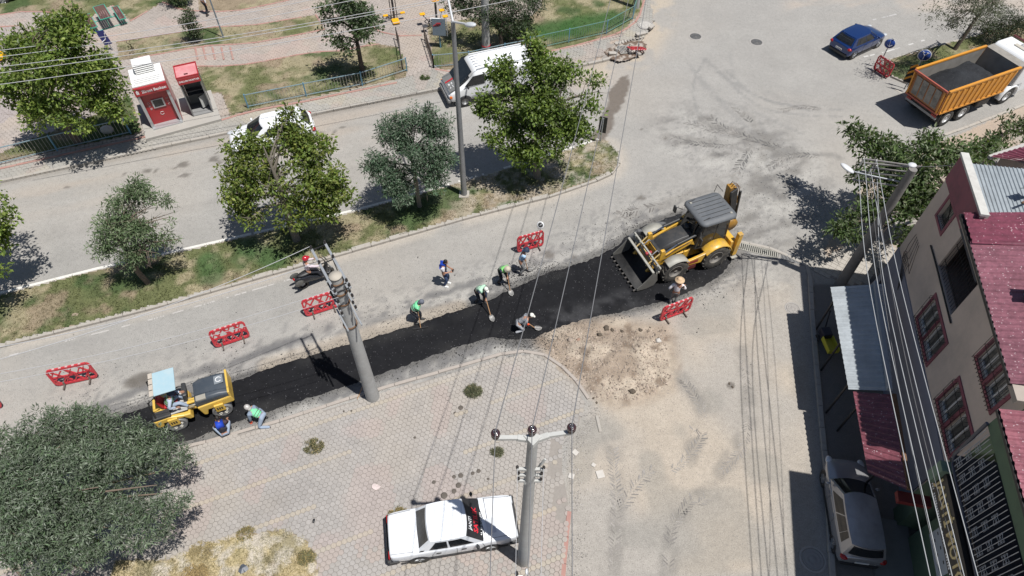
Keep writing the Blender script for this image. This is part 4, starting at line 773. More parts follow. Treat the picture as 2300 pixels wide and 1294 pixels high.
# small conical shrubs in the park strips
def shrub(base, L, label, seed, cols, **k): return T(base, L, label=label, seed=seed, cols=cols, leaf=k.pop('leaf', .09), per=k.pop('per', 22), dens=k.pop('dens', 26), trunk_r=k.pop('tr', .04), clump=k.pop('clump', .2), bark=BARKD, name='shrub', group='small shrubs in the park', twigs=False, **k)
shrub((432, 88), [(425, 35, 1.9, .4, .4, .4), (420, 50, 1.5, .5, .5, .35), (435, 65, 1., .45, .4, .35), (438, 78, .6, .35, .35, .3)], 'tall open conical shrub beside the park lamp post', 31, DKG + [(.1, .09, .07)])
shrub((300, 116), [(297, 90, .9, .2, .2, .25), (298, 102, .6, .36, .34, .35)], 'small rounded shrub with reddish leaves on the narrow lawn strip', 32, [(.07, .07, .03), (.1, .07, .05), (.05, .06, .025)])
shrub((395, 8), [(385, -12, .9, .9, .6, .5), (405, -14, .9, .8, .5, .5)], 'bushy shrub cut by the top edge, above the conical shrub', 33, DKG)
shrub((428, 5), [(432, -12, 1.8, .3, .3, .3)], 'thin dark sapling at the top edge beside the walking person', 34, DKG, dens=14)
# weeds that grow through the paving
def weed(px, py, r, label, seed, cols, h=.3, dry=.4):
    p = P(px, py); root = thing('weed', label, 'weed', (p.x, p.y, .07), 0, 'weeds growing through the paving'); g = np.random.default_rng(seed)
    n = int(1500 * r * r * 4) + 60; a = g.uniform(0, 6.28, n); q = g.random(n) ** .6 * r; X, Y = np.cos(a) * q, np.sin(a) * q * .8; k = vnoise(X, Y, .18, seed, 2) > .42; X, Y = X[k], Y[k]
    cents = np.stack([X, Y, .03 + h * g.random(len(X)) * (1 - (np.hypot(X, Y) / r) ** 2)], -1)
    leaves('leaves', cents, np.full(len(cents), .04), 4, .05, cols, LEAFG, root, seed, .3)
    mb = MB()
    for i in range(7): t = g.uniform(0, 6.28); mb.tube([(0, 0, 0), (math.cos(t) * r * .5, math.sin(t) * r * .4, h * .7), (math.cos(t) * r * .9, math.sin(t) * r * .7, h)], [.006, .005, .002], 4, False)
    mb.build('stem', mat('dry_stem', (.3, .24, .13), .9), root)
GWE = [(.09, .11, .06), (.13, .14, .08), (.2, .18, .11)]
weed(1063, 882, .36, 'round weed clump on the paving below the worker with the checked shirt', 41, GWE, .3)
weed(706, 1006, .36, 'half dry weed clump standing on a yellow paver row', 42, [(.08, .095, .045), (.14, .14, .07), (.36, .29, .16)], .3)
weed(1117, 1018, .24, 'flat pale green weed tuft under the left insulator', 43, GWE, .1)
weed(895, 1160, .35, 'dry yellow weeds behind the white sedan with the banner', 44, [(.4, .3, .13), (.3, .24, .12), (.12, .13, .07)], .16)
weed(555, 1203, .3, 'tall dry weeds at the upper rim of the weed patch', 45, [(.3, .24, .11), (.16, .16, .08), (.38, .3, .15)], .3)
weed(690, 1255, .3, 'dry weeds at the right rim of the weed patch', 46, [(.33, .26, .12), (.14, .15, .08)], .25)
weed(455, 1240, .4, 'straw-coloured weeds at the left of the weed patch', 47, [(.42, .35, .2), (.34, .27, .15)], .12)
weed(440, 1295, .45, 'thick orange-brown weeds at the bottom left of the weed patch', 48, [(.42, .32, .16), (.32, .24, .12)], .14)
weed(955, 180, .3, 'green weeds at the gate end of the fence', 49, [(.06, .1, .03), (.09, .12, .04)], .3)
# ================================================================ VEHICLES (local axes: x forward, y left, z up, origin on the ground)
def V3(*a): return Vector(a)
TYRE = mat('tyre', (.028, .028, .028), .85, 0, .25, 10, .4, dirt=(.2, .18, .15, .45), dscale=6)
RIM = mat('wheel_rim', (.45, .46, .47), .35, .7, .1, 6)
def wheel(parent, x, y, r, w, side, rimm=RIM, spokes=5, rim_r=.62, tyre=TYRE, lug=0, hub=None, deep=.03):
    root = bpy.data.objects.new('wheel', None); COL.objects.link(root); root.parent = parent; root.location = (x, y, r); s = side
    t = MB(); h = w / 2; rr = r * rim_r
    t.lathe([(rr, -h * .8), (r * .9, -h), (r * .975, -h * .85), (r, -h * .5), (r, h * .5), (r * .975, h * .85), (r * .9, h), (rr, h * .8)], (0, 0, 0), (0, s, 0), 28)
    if lug:
        n = lug
        for i in range(n):
            for sd_ in (-1, 1):
                a = 2 * math.pi * (i + (.5 if sd_ > 0 else 0)) / n; b = a + .16
                p, q = V3(math.cos(a) * r * .995, sd_ * h * .92, math.sin(a) * r * .995), V3(math.cos(b) * r * .995, sd_ * h * .05, math.sin(b) * r * .995)
                t.bar(p, q, .045 * r / .5, .05 * r / .5, up=(math.cos(a), 0, math.sin(a)))
    t.build('tyre', tyre, root)
    m = MB(); m.lathe([(rr, h * .80), (rr * .96, h * .84), (rr * .88, h * .80), (rr * .84, h * .80 - deep), (rr * .3, h * .80 - deep * .7), (rr * .26, h * .82), (0.001, h * .86)], (0, 0, 0), (0, s, 0), 24)
    for i in range(spokes):
        a = 2 * math.pi * i / spokes; c, q = math.cos(a), math.sin(a); m.bar((c * rr * .2, s * h * .80, q * rr * .2), (c * rr * .9, s * h * .80, q * rr * .9), .03, rr * .22, up=(0, 1, 0))
    m.build('rim', rimm, root); return root
def carbody(st, name, m, parent, sub=2):
    """st: stations (x, half width, z low, z belt, z top); body swept through them"""
    rings = []
    for (x, w, zl, zb, zt) in st:
        half = [(w * .82, zl), (w * .97, zl + .07), (w, zl + (zb - zl) * .45), (w * .985, zb - .05), (w * .93, zb), (w * .6, zt - .005), (w * .25, zt)]
        rings.append([V3(x, -y, z) for y, z in half] + [V3(x, y, z) for y, z in half[::-1]])
    mb = MB(); mb.loft(rings); return mb.build(name, m, parent, sub=sub)
class Cab:
    def __init__(s, xb, xq, xr, xw, wb, wr, zb, H, bow=(.1, .05), wbf=None):
        s.p = dict(xb=xb, xq=xq, xr=xr, xw=xw); s.wb, s.wr, s.zb, s.H, s.bow = wb, wr, zb, H, bow; s.wbf = wbf or wb; s.bulge = .03
    def f(s, face, u, v):
        zt = s.H - .05; p = s.p
        if face == 'front': A, B, C, D = V3(p['xw'], -s.wbf, s.zb), V3(p['xw'], s.wbf, s.zb), V3(p['xr'], s.wr, zt), V3(p['xr'], -s.wr, zt); o = V3(1, 0, 0); bw = s.bow[0]
        elif face == 'back': A, B, C, D = V3(p['xb'], s.wb, s.zb), V3(p['xb'], -s.wb, s.zb), V3(p['xq'], -s.wr, zt), V3(p['xq'], s.wr, zt); o = V3(-1, 0, 0); bw = s.bow[1]
        elif face == 'right': A, B, C, D = V3(p['xb'], -s.wb, s.zb), V3(p['xw'], -s.wbf, s.zb), V3(p['xr'], -s.wr, zt), V3(p['xq'], -s.wr, zt); o = V3(0, -1, .2); bw = s.bulge
        else: A, B, C, D = V3(p['xw'], s.wbf, s.zb), V3(p['xb'], s.wb, s.zb), V3(p['xq'], s.wr, zt), V3(p['xr'], s.wr, zt); o = V3(0, 1, .2); bw = s.bulge
        a = A.lerp(B, u); b = D.lerp(C, u); return a.lerp(b, v) + o * bw * 4 * u * (1 - u)
    def nrm(s, face, u, v):
        e = .02; d = (s.f(face, u + e, v) - s.f(face, u - e, v)).cross(s.f(face, u, v + e) - s.f(face, u, v - e)); return d.normalized()
    def hull(s, m, parent, name='cabin'):
        mb = MB(); N = 6
        for face in ('front', 'back', 'left', 'right'):
            vs = [s.f(face, i / N, j / 3) for j in range(4) for i in range(N + 1)]; mb.add(vs, [(j * (N + 1) + i, j * (N + 1) + i + 1, (j + 1) * (N + 1) + i + 1, (j + 1) * (N + 1) + i) for j in range(3) for i in range(N)], True)
        o = mb.build(name, m, parent, weld=False)
        rb = MB(); g = []
        for j in range(7):
            v = j / 6; a = [s.f('back', 1 - u_ / 6, 1) for u_ in range(7)]; b = [s.f('front', u_ / 6, 1) for u_ in range(7)]; row = []
            for k in range(7):
                q = a[k].lerp(b[k], v); side = s.f('right', v, 1).y; yy = q.y / max(1e-6, s.wr) * abs(side); c = (1 - (2 * k / 6 - 1) ** 4) * (.6 + .4 * (1 - (2 * v - 1) ** 2)); row.append(V3(q.x, yy, q.z + .05 * c))
            g += row
        rb.add(g, [(j * 7 + i, (j + 1) * 7 + i, (j + 1) * 7 + i + 1, j * 7 + i + 1) for j in range(6) for i in range(6)], True)
        return o, rb
    def glass(s, face, u0, u1, v0, v1, name, m, parent, off=.008, slant=(0, 0)):
        mb = MB(); N = 6; vs = []
        for j in range(3):
            v = v0 + (v1 - v0) * j / 2
            a, b = u0 + slant[0] * (1 - j / 2), u1 + slant[1] * (1 - j / 2)
            for i in range(N + 1): u = a + (b - a) * i / N; vs.append(s.f(face, u, v) + s.nrm(face, u, v) * off)
        mb.add(vs, [(j * (N + 1) + i, j * (N + 1) + i + 1, (j + 1) * (N + 1) + i + 1, (j + 1) * (N + 1) + i) for j in range(2) for i in range(N)], True)
        return mb.build(name, m, parent)
def mirror(parent, x, y, z, s, m, d=.1):
    mb = MB(); mb.ell((x, y + s * .1, z), (.06, d, .07), 10, 6); mb.bar((x, y, z), (x, y + s * .06, z), .03); mb.build('mirror', m, parent)
def arch(parent, x, y, r, s):
    mb = MB(); mb.lathe([(r, -.05), (r, .004), (r * .5, .004)], (x, y, r * .86), (0, s, 0), 24); mb.build('wheel_arch', BLACKP, parent)
SEAM = mat('panel_gap', (.06, .06, .065), .8)
def seam(parent, pts, name='panel_gap', r=.006, m=SEAM):
    mb = MB(); mb.tube(pts, r, 4, False, False); mb.build(name, m, parent)
TAILR = mat('tail_lamp', (.3, .01, .012), .2, 0, .1, 5); HEADL = mat('head_lamp', (.6, .62, .64), .1, .2, .1, 5); PLATE = mat('number_plate', (.7, .7, .68), .5); PTXT = mat('plate_letters', (.02, .02, .03), .6)
def place_by_wheels(rear, front, side, halfw, wb_rear, hdg=None):
    """ground contacts of the wheels on one side (photo px) -> location and heading. side=-1: car's right side seen"""
    a, b = P(*rear), P(*front) if front else None; h = hdg if hdg is not None else ang(a, b); t = V3(math.cos(h), math.sin(h), 0); n = V3(-t.y, t.x, 0)
    if front: mid = (a + b) / 2; c = mid - n * side * halfw
    else: c = a - n * side * halfw
    return c, h

# --- white three-box sedan with the banner across its windscreen (front to the right)
c, h = place_by_wheels((945, 1262), (1100, 1235), -1, .74, 0)
CARW = mat('sedan_white', (.74, .76, .79), .22, 0, .02, 3, coat=.6, dirt=(.55, .54, .52, .1))
car = thing('parked_car', 'white three-box sedan with a black banner across its windscreen, on the paving', 'car', (c.x, c.y, .07), h, 'cars in the scene')
w_ = .80
carbody([(-2.1, .70, .34, .80, .86), (-2.06, .77, .26, .86, .92), (-1.5, w_, .22, .88, .955), (-.9, w_, .2, .88, .965), (0, w_ + .01, .2, .87, .93), (.85, w_ + .01, .2, .87, .94), (1.1, w_, .2, .86, .93), (1.75, .79, .22, .83, .89), (2.08, .75, .28, .78, .83), (2.13, .70, .36, .72, .76)], 'body', CARW, car)
cab = Cab(-1.15, -.72, .42, .98, .73, .62, .86, 1.42, (.09, .06)); hull, rb = cab.hull(CARW, car, 'cabin'); rb.build('roof', CARW, car)
for q in (-.5, .38): seam(car, [cab.f('left', 0, 1) * 0 + V3(q + .03 * abs(yy) / .6, yy * .6, 1.425 - .05 * abs(yy) ** 4) for yy in (-1, -.6, 0, .6, 1)], 'roof_seam', .004, mat('pale_seam', (.4, .42, .45), .6))
cab.glass('front', .05, .95, .06, .94, 'windscreen', GLASS, car); cab.glass('back', .07, .93, .08, .92, 'rear_window', mat('dusty_glass', (.05, .05, .05), .2, 0, .3, 4, dirt=(.12, .12, .11, .6)), car)
for f_, ss in (('right', -1), ('left', 1)):
    rv = lambda a, b: (a, b) if f_ == 'right' else (1 - b, 1 - a)
    a, b = rv(.17, .45); cab.glass(f_, a, b, .12, .86, 'side_window', GLASS, car, slant=(-.02, 0)); a, b = rv(.49, .82); cab.glass(f_, a, b, .12, .86, 'side_window', GLASS, car, slant=(0, .06) if ss < 0 else (-.06, 0))
    a, b = rv(.0, .07); cab.glass(f_, a, b, .02, .16, 'vent_grille', BLACKP, car)
BAN = mat('banner_cloth', (.018, .018, .02), .55, 0, .2, 8); RT = mat('red_lettering', (.6, .02, .04), .6); WT = mat('white_lettering', (.75, .75, .75), .6)
bn = cab.glass('front', -.0, 1.0, .02, .98, 'banner', BAN, car, off=.022)
def on_front(u, v, off=.03): return cab.f('front', u, v) + cab.nrm('front', u, v) * off
def wrap_text(name, s, size, m, u0, v0, sx=1., shear=.15, bold=.004):
    o = text_mesh(name, s, size, m, car, extrude=.001, sx=sx, shear=shear, bold=bold); Wd = 1.3; Hh = (cab.f('front', .5, 1) - cab.f('front', .5, 0)).length
    for vt in o.data.vertices: q = on_front(u0 + vt.co.x / Wd, v0 + vt.co.y / Hh, .028 + vt.co.z); vt.co = q
    o.data.update(); return o
wrap_text('banner_lettering', 'JANTI', .17, WT, .34, .80); wrap_text('banner_lettering', 'SATILIK', .25, RT, .44, .47, .95, bold=.008); bl_ = blurred_line('small_banner_lettering', WT, car, None, .75, .07, 15, 3)
for vt in bl_.data.vertices: vt.co = on_front(.36 + vt.co.x / 1.3, .17 + vt.co.y / (cab.f('front', .5, 1) - cab.f('front', .5, 0)).length, .028 + vt.co.z)
for yy, ss in ((-w_, -1), (w_, 1)):
    for x in (-1.17, 1.2):
        arch(car, x, yy + ss * .0, .33, ss); wheel(car, x, yy - ss * .085, .285, .175, ss, spokes=4, rim_r=.66)
    seam(car, [(-.72, yy * 1.012, .30), (-.72, yy * 1.022, .62), (-.60, yy * .99, .86)]); seam(car, [(.10, yy * 1.018, .28), (.10, yy * 1.028, .62), (.10, yy * .99, .86)]); seam(car, [(.98, yy * 1.012, .30), (1.02, yy * 1.018, .6), (.95, yy * .985, .85)])
    for x in (-.50, .33): hd = MB(); hd.bar((x - .08, yy * 1.03, .745), (x + .08, yy * 1.03, .745), .03, .025); hd.build('door_handle', BLACKP, car)
    sl = MB(); sl.bar((-1.75, yy * .985, .24), (1.8, yy * .985, .24), .03, .08); sl.build('sill', BLACKP, car)
    mirror(car, .78, yy * 1.0, .93, ss, BLACKP, .08)
for x0, x1, nm in ((-2.19, -2.08, 'rear_bumper'), (2.12, 2.2, 'front_bumper')):
    bm_ = MB(); bm_.box(((x0 + x1) / 2, 0, .44), (x1 - x0 + .03, 1.56, .16)); [bm_.box(((x0 + x1) / 2 + (.15 if x0 < 0 else -.15), s_ * .79, .44), (.34, .06, .15)) for s_ in (-1, 1)]; bm_.build(nm, BLACKP, car, bevel=.03)
for s_ in (-1, 1):
    l = MB(); l.box((2.125, s_ * .58, .63), (.05, .25, .14)); l.build('headlight', HEADL, car, bevel=.015); l = MB(); l.box((-2.115, s_ * .6, .66), (.04, .26, .13)); l.build('tail_light', TAILR, car, bevel=.01)
    wp = MB(); wp.tube([(1.06, s_ * .25 - .25, .955), (.98, s_ * .25 + .15, 1.0)], .008, 4); wp.build('wiper', BLACKP, car)
seam(car, [(1.18, -.70, .905), (1.2, 0, .965), (1.18, .70, .905)]); seam(car, [(1.2, -.69, .91), (2.05, -.64, .82)]); seam(car, [(1.2, .69, .91), (2.05, .64, .82)]); seam(car, [(-1.3, -.70, .92), (-2.04, -.66, .89)]); seam(car, [(-1.3, .7, .92), (-2.04, .66, .89)])
gr = MB(); gr.box((1.3, -.28, .957), (.3, .5, .012)); gr.build('air_scoop', mat('scoop_white', (.55, .57, .6), .4), car)

def hatch(name, label, c, h, paint, L=4.1, wd=.87, H=1.46, wagon=.0, z=0., zs=1., roofdirt=None, group='cars in the scene', lightside=True, plate=None, rimm=RIM):
    car = thing(name, label, 'car', (c.x, c.y, z), h, group); hl = L / 2
    b = .90
    carbody([(-hl + .02, wd * .84, .36, .84, .90), (-hl + .08, wd * .94, .26, b, .97), (-hl + .5, wd, .2, b + .03, 1.0), (-.5, wd + .01, .2, b + .01, .98), (.3, wd + .01, .2, b - .01, .97), (hl - 1.25, wd + .005, .2, b - .03, .95), (hl - .55, wd * .98, .2, .80, .87), (hl - .15, wd * .86, .24, .68, .74), (hl - .02, wd * .62, .32, .58, .62)], 'body', paint, car)
    cab = Cab(-hl + .16, -hl + .62 - wagon, hl - 1.95, hl - 1.12, wd * .92, wd * .70, b - .01, H, (.16, .1)); cab.hull(paint, car)[1].build('roof', roofdirt or paint, car)
    cab.glass('front', .06, .94, .05, .95, 'windscreen', GLASS, car); cab.glass('back', .08, .92, .22, .92, 'rear_window', GLASS, car)
    for f_, ss in (('right', -1), ('left', 1)):
        rv = lambda a, b_: (a, b_) if f_ == 'right' else (1 - b_, 1 - a)
        for (p_, q_) in ((.14, .26), (.27, .53), (.55, .86)): a, e = rv(p_, q_); cab.glass(f_, a, e, .12, .86, 'side_window', GLASS, car)
        yy = wd * ss
        for x in (-hl + .72, hl - .86): arch(car, x, yy - ss * .02, .36, ss); wheel(car, x, yy - ss * .10, .31, .2, ss, rimm, spokes=6, rim_r=.7)
        seam(car, [(-.62, yy * 1.012, .3), (-.62, yy * 1.02, .6), (-.58, yy * .99, .86)]); seam(car, [(.32, yy * 1.012, .3), (.32, yy * 1.02, .6), (.3, yy * .99, .88)])
        for x in (-.45, .48): q = MB(); q.bar((x - .08, yy * 1.02, .80), (x + .08, yy * 1.02, .80), .03); q.build('door_handle', paint, car)
        mirror(car, hl - 1.35, yy * .98, .98, ss, paint)
        tl = MB(); tl.ell((-hl + .12, yy * .80, .80), (.14, .16, .10), 10, 6); tl.build('tail_light', TAILR, car)
        hdl = MB(); hdl.ell((hl - .22, yy * .72, .66), (.24, .15, .07), 12, 6); hdl.build('headlight', HEADL, car)
        sl = MB(); sl.bar((-hl + 1.1, yy * .985, .24), (hl - 1.25, yy * .985, .24), .03, .08); sl.build('sill', BLACKP, car)
    q = MB(); q.box((-hl + .03, 0, .36), (.1, wd * 1.6, .2)); q.build('rear_bumper', BLACKP, car, bevel=.04)
    q = MB(); q.box((-hl + .0, 0, .62), (.02, .5, .11)); q.build('number_plate', PLATE, car)
    if plate: blurred_line('plate_lettering', PTXT, car, frame((-hl - .012, 0, .62), (0, -1, 0), (0, 0, 1)), .42, .07, 8, 5)
    seam(car, [(-hl + .28, -wd * .6, 1.31 if not wagon else 1.37), (-hl + .24, 0, 1.33), (-hl + .28, wd * .6, 1.31 if not wagon else 1.37)], 'tailgate_seam')
    return car, cab
c, h = place_by_wheels((1916, 133), (1972, 107), -1, .8, 0)
hatch('driving_car', 'metallic blue hatchback driving past the traffic island', c, h, mat('metallic_blue', (.008, .032, .135), .2, .3, .1, 60, coat=.8), 4.05, .88, 1.44, plate=True)[0].scale = (.91, .91, .91)
c, h = place_by_wheels((1862, 1222), (1841, 1078), 1, .75, 0)
SILV = mat('silver_paint', (.36, .36, .37), .26, .45, .08, 50, coat=.6)
hatch('parked_car', 'silver estate car parked half under the burgundy canopy', c, h, SILV, 4.2, .86, 1.47, .25, roofdirt=mat('dusty_silver_roof', (.36, .37, .39), .4, .4, .05, 4, dirt=(.22, .22, .22, .7), dscale=1.6))[0].scale = (.885, .885, .885)
c = P(618, 318); hatch('parked_car', 'white car half hidden behind the pointed maple in the far lane', c, R(201), mat('car_white', (.75, .76, .77), .25, 0, .02, 3, coat=.5), 4.4, .88, 1.46)
c = P(-28, 2); hatch('parked_car', 'grey car cut by the top left corner, one wheel showing', c, R(12), mat('car_grey', (.3, .31, .32), .3, .4, .05, 30), 4.3)
c = P(1140, 1378); hatch('parked_car', 'white car at the bottom edge with only mirror and roof edge showing', c, R(6), mat('car_white', (.75, .76, .77), .25), 4.1, .85, 1.45, z=.07)

# --- white panel van facing left
t = V3(math.cos(R(201)), math.sin(R(201)), 0); n = V3(-t.y, t.x, 0); fw_ = P(1040, 240); c = fw_ - t * 1.75 - n * .92
van = thing('parked_van', 'white van with a grey bonnet parked behind the street lamp', 'van', (c.x, c.y, 0), R(201), 'vans')
VW = mat('van_white', (.76, .77, .78), .3, 0, .02, 3, coat=.4)
carbody([(-2.6, .94, .45, 1.9, 1.95), (-2.5, 1.0, .32, 2.0, 2.1), (-1, 1.0, .3, 2.02, 2.14), (.6, 1.0, .3, 2.0, 2.12), (1.0, .98, .3, 1.95, 2.05), (1.15, .98, .3, 1.5, 1.55), (1.5, .98, .3, 1.25, 1.3), (1.9, .96, .3, 1.12, 1.18), (2.35, .92, .34, .92, .98), (2.5, .82, .4, .78, .82)], 'body', VW, van, 1)
mb = MB(); vs = [V3(1.93, -.80, 1.19), V3(2.42, -.78, .98), V3(2.42, .78, .98), V3(1.93, .80, 1.19)]; mb.panel(*vs, .02); mb.build('bonnet', mat('grey_bonnet', (.17, .17, .165), .5, 0, .1, 4), van)
mb = MB(); mb.panel(V3(2.4, -.2, 1.015), V3(2.4, -.08, 1.015), V3(1.95, -.08, 1.215), V3(1.95, -.2, 1.215), .006); mb.build('red_stripe', REDP, van)
blurred_line('bonnet_lettering', mat('white_lettering', (.75, .75, .75), .6), van, frame((2.12, .30, 1.135), (0, 1, 0), (-.9, 0, .4)), .45, .1, 5, 8); blurred_line('bonnet_lettering', mat('white_lettering', (.75, .75, .75), .6), van, frame((2.27, .30, 1.07), (0, 1, 0), (-.9, 0, .4)), .45, .1, 5, 9)
mb = MB(); mb.panel(V3(1.93, -.78, 1.2), V3(1.93, .78, 1.2), V3(1.1, .74, 2.0), V3(1.1, -.74, 2.0), .03); mb.build('windscreen', GLASS, van)
for s_ in (-1, 1):
    mb = MB(); y = s_ * 1.0; q = [(.45, 1.30), (1.62, 1.30), (1.12, 1.86), (.45, 1.90)]; mb.prism(q, (0, y * .985, 0), (1, 0, 0), (0, 0, 1), (0, s_, 0), .02); mb.build('side_window', GLASS, van)
    for x in (-1.6, 1.62): arch(van, x, s_ * .98, .4, s_); wheel(van, x, s_ * .88, .34, .2, s_, mat('steel_rim', (.3, .3, .3), .5, .5), spokes=0, rim_r=.62)
    mirror(van, 1.45, s_ * 1.02, 1.3, s_, BLACKP, .12)
    l = MB(); l.box((2.44, s_ * .68, .72), (.1, .26, .16)); l.build('headlight', HEADL, van, bevel=.02); l = MB(); l.box((2.38, s_ * .86, .72), (.14, .1, .14)); l.build('turn_signal', mat('amber', (.7, .16, .02), .3), van, bevel=.02)
    seam(van, [(.4, s_ * 1.012, .4), (.4, s_ * 1.015, 1.2), (.4, s_ * 1.0, 1.92)])
    sl = MB(); sl.bar((-1.1, s_ * 1.005, .55), (1.2, s_ * 1.005, .55), .03, .1); sl.build('side_strip', mat('grey_plastic', (.2, .2, .2), .6), van)
mb = MB(); mb.box((2.5, 0, .48), (.16, 1.8, .22)); mb.build('front_bumper', mat('grey_plastic', (.2, .2, .2), .6), van, bevel=.05)
for k in range(7): mb = MB(); mb.bar((-2.3, -.72 + k * .24, 2.125), (.8, -.72 + k * .24, 2.13), .05, .02); mb.build('roof_rib', VW, van)

# --- orange three-axle tipper with a load of asphalt
c0 = P(2115, 283); c2 = P(2252, 233); hT = ang(c0, c2); t = V3(math.cos(hT), math.sin(hT), 0); n = V3(-t.y, t.x, 0); c = c0 + n * 1.09
tr_ = thing('dump_truck', 'orange tipper lorry with a white cab, loaded with black asphalt', 'truck', (c.x, c.y, 0), hT, None); tr_.scale = (.91, .91, .94)
ORG = mat('tipper_orange', (.60, .26, .03), .45, 0, .08, 4, dirt=(.25, .13, .06, .45), dscale=2); RTG = mat('rusty_tailgate', (.34, .14, .05), .6, 0, .15, 4, dirt=(.2, .1, .05, .6)); BEDG = mat('worn_bed_steel', (.3, .28, .25), .7, .2, .25, 6, dirt=(.1, .09, .08, .5))
x0, x1, zb, zt, hw = -1.15, 4.15, 1.25, 2.75, 1.22
for s_ in (-1, 1):
    q = MB(); q.prism([(x0, zb), (x1, zb), (x1 + .25, zt), (x0 - .25, zt)], (0, s_ * (hw - .03), 0), (1, 0, 0), (0, 0, 1), (0, s_, 0), .06); q.build('side_wall', ORG, tr_)
    for k in range(12):
        x = x0 + .25 + k * (x1 - x0 - .35) / 11; q = MB(); f = x - (zt - 1.5) * .0
        q.prism([(0, 0), (.18, 0), (.14, .055), (.04, .055)], (x - .09 - .05, s_ * (hw + .03), zb + .12), (1, 0, 0), (0, s_, 0), (.02 * (k - 5), 0, 1), zt - zb - .25); q.build('side_rib', ORG, tr_)
    q = MB(); q.bar((x0 - .25, s_ * (hw + .02), zt), (x1 + .25, s_ * (hw + .02), zt), .14, .1); q.build('top_rail', ORG, tr_); q = MB(); q.bar((x0, s_ * (hw + .02), zb), (x1, s_ * (hw + .02), zb), .1, .12); q.build('bottom_rail', ORG, tr_)
    q = MB(); q.panel(V3(x0 + .05, s_ * (hw - .035), zb + .2), V3(x1, s_ * (hw - .035), zb + .2), V3(x1 + .2, s_ * (hw - .035), zt - .05), V3(x0 - .2, s_ * (hw - .035), zt - .05), -.01 * s_); q.build('inner_lining', BEDG, tr_)
    for x in (.0, 1.35): wheel(tr_, x, s_ * .98, .52, .5, s_, mat('truck_rim', (.5, .5, .5), .5, .3, .1, 5), spokes=0, rim_r=.58, deep=.16)
    wheel(tr_, 5.15, s_ * 1.03, .52, .32, s_, mat('truck_rim', (.5, .5, .5), .5, .3, .1, 5), spokes=0, rim_r=.58, deep=.02)
    q = MB(); q.box((2.9, s_ * .95, .8), (1.1, .5, .55)); q.build('fuel_tank' if s_ < 0 else 'battery_box', DARKMETAL, tr_, bevel=.1)
    q = MB(); q.box((-.75, s_ * .98, .8), (.05, .5, .7)); q.build('mudflap', BLACKP, tr_)
    q = MB(); q.bar((-1.0, s_ * .45, .95), (6.3, s_ * .45, .95), .12, .3); q.build('chassis_rail', DARKMETAL, tr_)
q = MB(); q.box((1.5, 0, zb), (x1 - x0, 2.4, .1)); q.build('bed_floor', BEDG, tr_)
q = MB(); q.panel(V3(x1, -hw, zb), V3(x1, hw, zb), V3(x1 + .25, hw, zt), V3(x1 + .25, -hw, zt), .06); q.panel(V3(x1 + .25, -hw, zt), V3(x1 + .25, hw, zt), V3(x1 + .85, hw, zt + .04), V3(x1 + .85, -hw, zt + .04), .06); q.build('headboard', BEDG, tr_)
q = MB(); q.panel(V3(x0, hw, zb - .1), V3(x0, -hw, zb - .1), V3(x0 - .25, -hw, zt), V3(x0 - .25, hw, zt), .07); tg = q.build('tailgate', RTG, tr_)
for y in (-1.12, 1.12): q = MB(); q.bar((x0 - .06, y, zb), (x0 - .33, y, zt - .05), .2, .08, (0, 1, 0)); q.build('gate_post', ORG, tg)
q = MB(); q.bar((x0 - .36, -hw, zt), (x0 - .36, hw, zt), .09, .1); q.build('gate_top_rail', mat('faded_red', (.36, .09, .06), .6), tg); q = MB(); q.bar((x0 - .1, -hw, zb - .05), (x0 - .1, hw, zb - .05), .09, .1); q.build('gate_bottom_rail', mat('faded_red', (.36, .09, .06), .6), tg)
GG = mat('worn_gate_panel', (.25, .24, .22), .7, 0, .3, 5, dirt=(.05, .05, .05, .8), dscale=2.2)
for k in range(4): y = -.72 + k * .48; q = MB(); q.panel(V3(x0 - .085, y + .2, zb + .12), V3(x0 - .085, y - .2, zb + .12), V3(x0 - .315, y - .2, zt - .18), V3(x0 - .315, y + .2, zt - .18), .02); q.build('gate_panel', GG, tg)
# load
N = 30; g = np.random.default_rng(77); xs = np.linspace(x0 - .1, x1 + .12, 44); ys = np.linspace(-hw + .06, hw - .06, 24); X, Y = np.meshgrid(xs, ys, indexing='ij')
Z = zb + .35 + 1.05 * np.exp(-((X - 1.1) / 1.55) ** 2 - (Y / 1.25) ** 2) + .45 * np.exp(-((X - 3.2) / .7) ** 2) + .12 * (vnoise(X, Y, .3, 78, 3) - .5); I = np.arange(X.size).reshape(X.shape)
ld = npmesh('asphalt_load', np.stack([X, Y, Z], -1).reshape(-1, 3), np.stack([I[:-1, :-1], I[1:, :-1], I[1:, 1:], I[:-1, 1:]], -1).reshape(-1, 4), FM, tr_, np.tile([.03, .032, .036], (X.size, 1)), smooth=True)
ld['kind'] = 'stuff'
q = MB(); q.box((-1.0, 0, .78), (.1, 2.3, .14)); q.build('rear_bar', mat('bar_grey', (.3, .3, .3), .6), tr_); q = MB(); q.box((-.85, 0, .95), (.3, 1.9, .25)); q.build('rear_frame', DARKMETAL, tr_)
for s_ in (-1, 1): q = MB(); q.box((-1.04, s_ * .95, .9), (.05, .35, .12)); q.build('tail_light', TAILR, tr_)
q = MB(); q.prism([(4.95, 1.25), (5.75, 1.25), (5.9, .6), (6.75, .6), (6.82, 1.7), (6.62, 2.75), (6.3, 2.95), (5.15, 2.95), (4.95, 2.8)], (0, -1.2, 0), (1, 0, 0), (0, 0, 1), (0, 1, 0), 2.4); cb_ = q.build('cab', VW, tr_, bevel=.08)
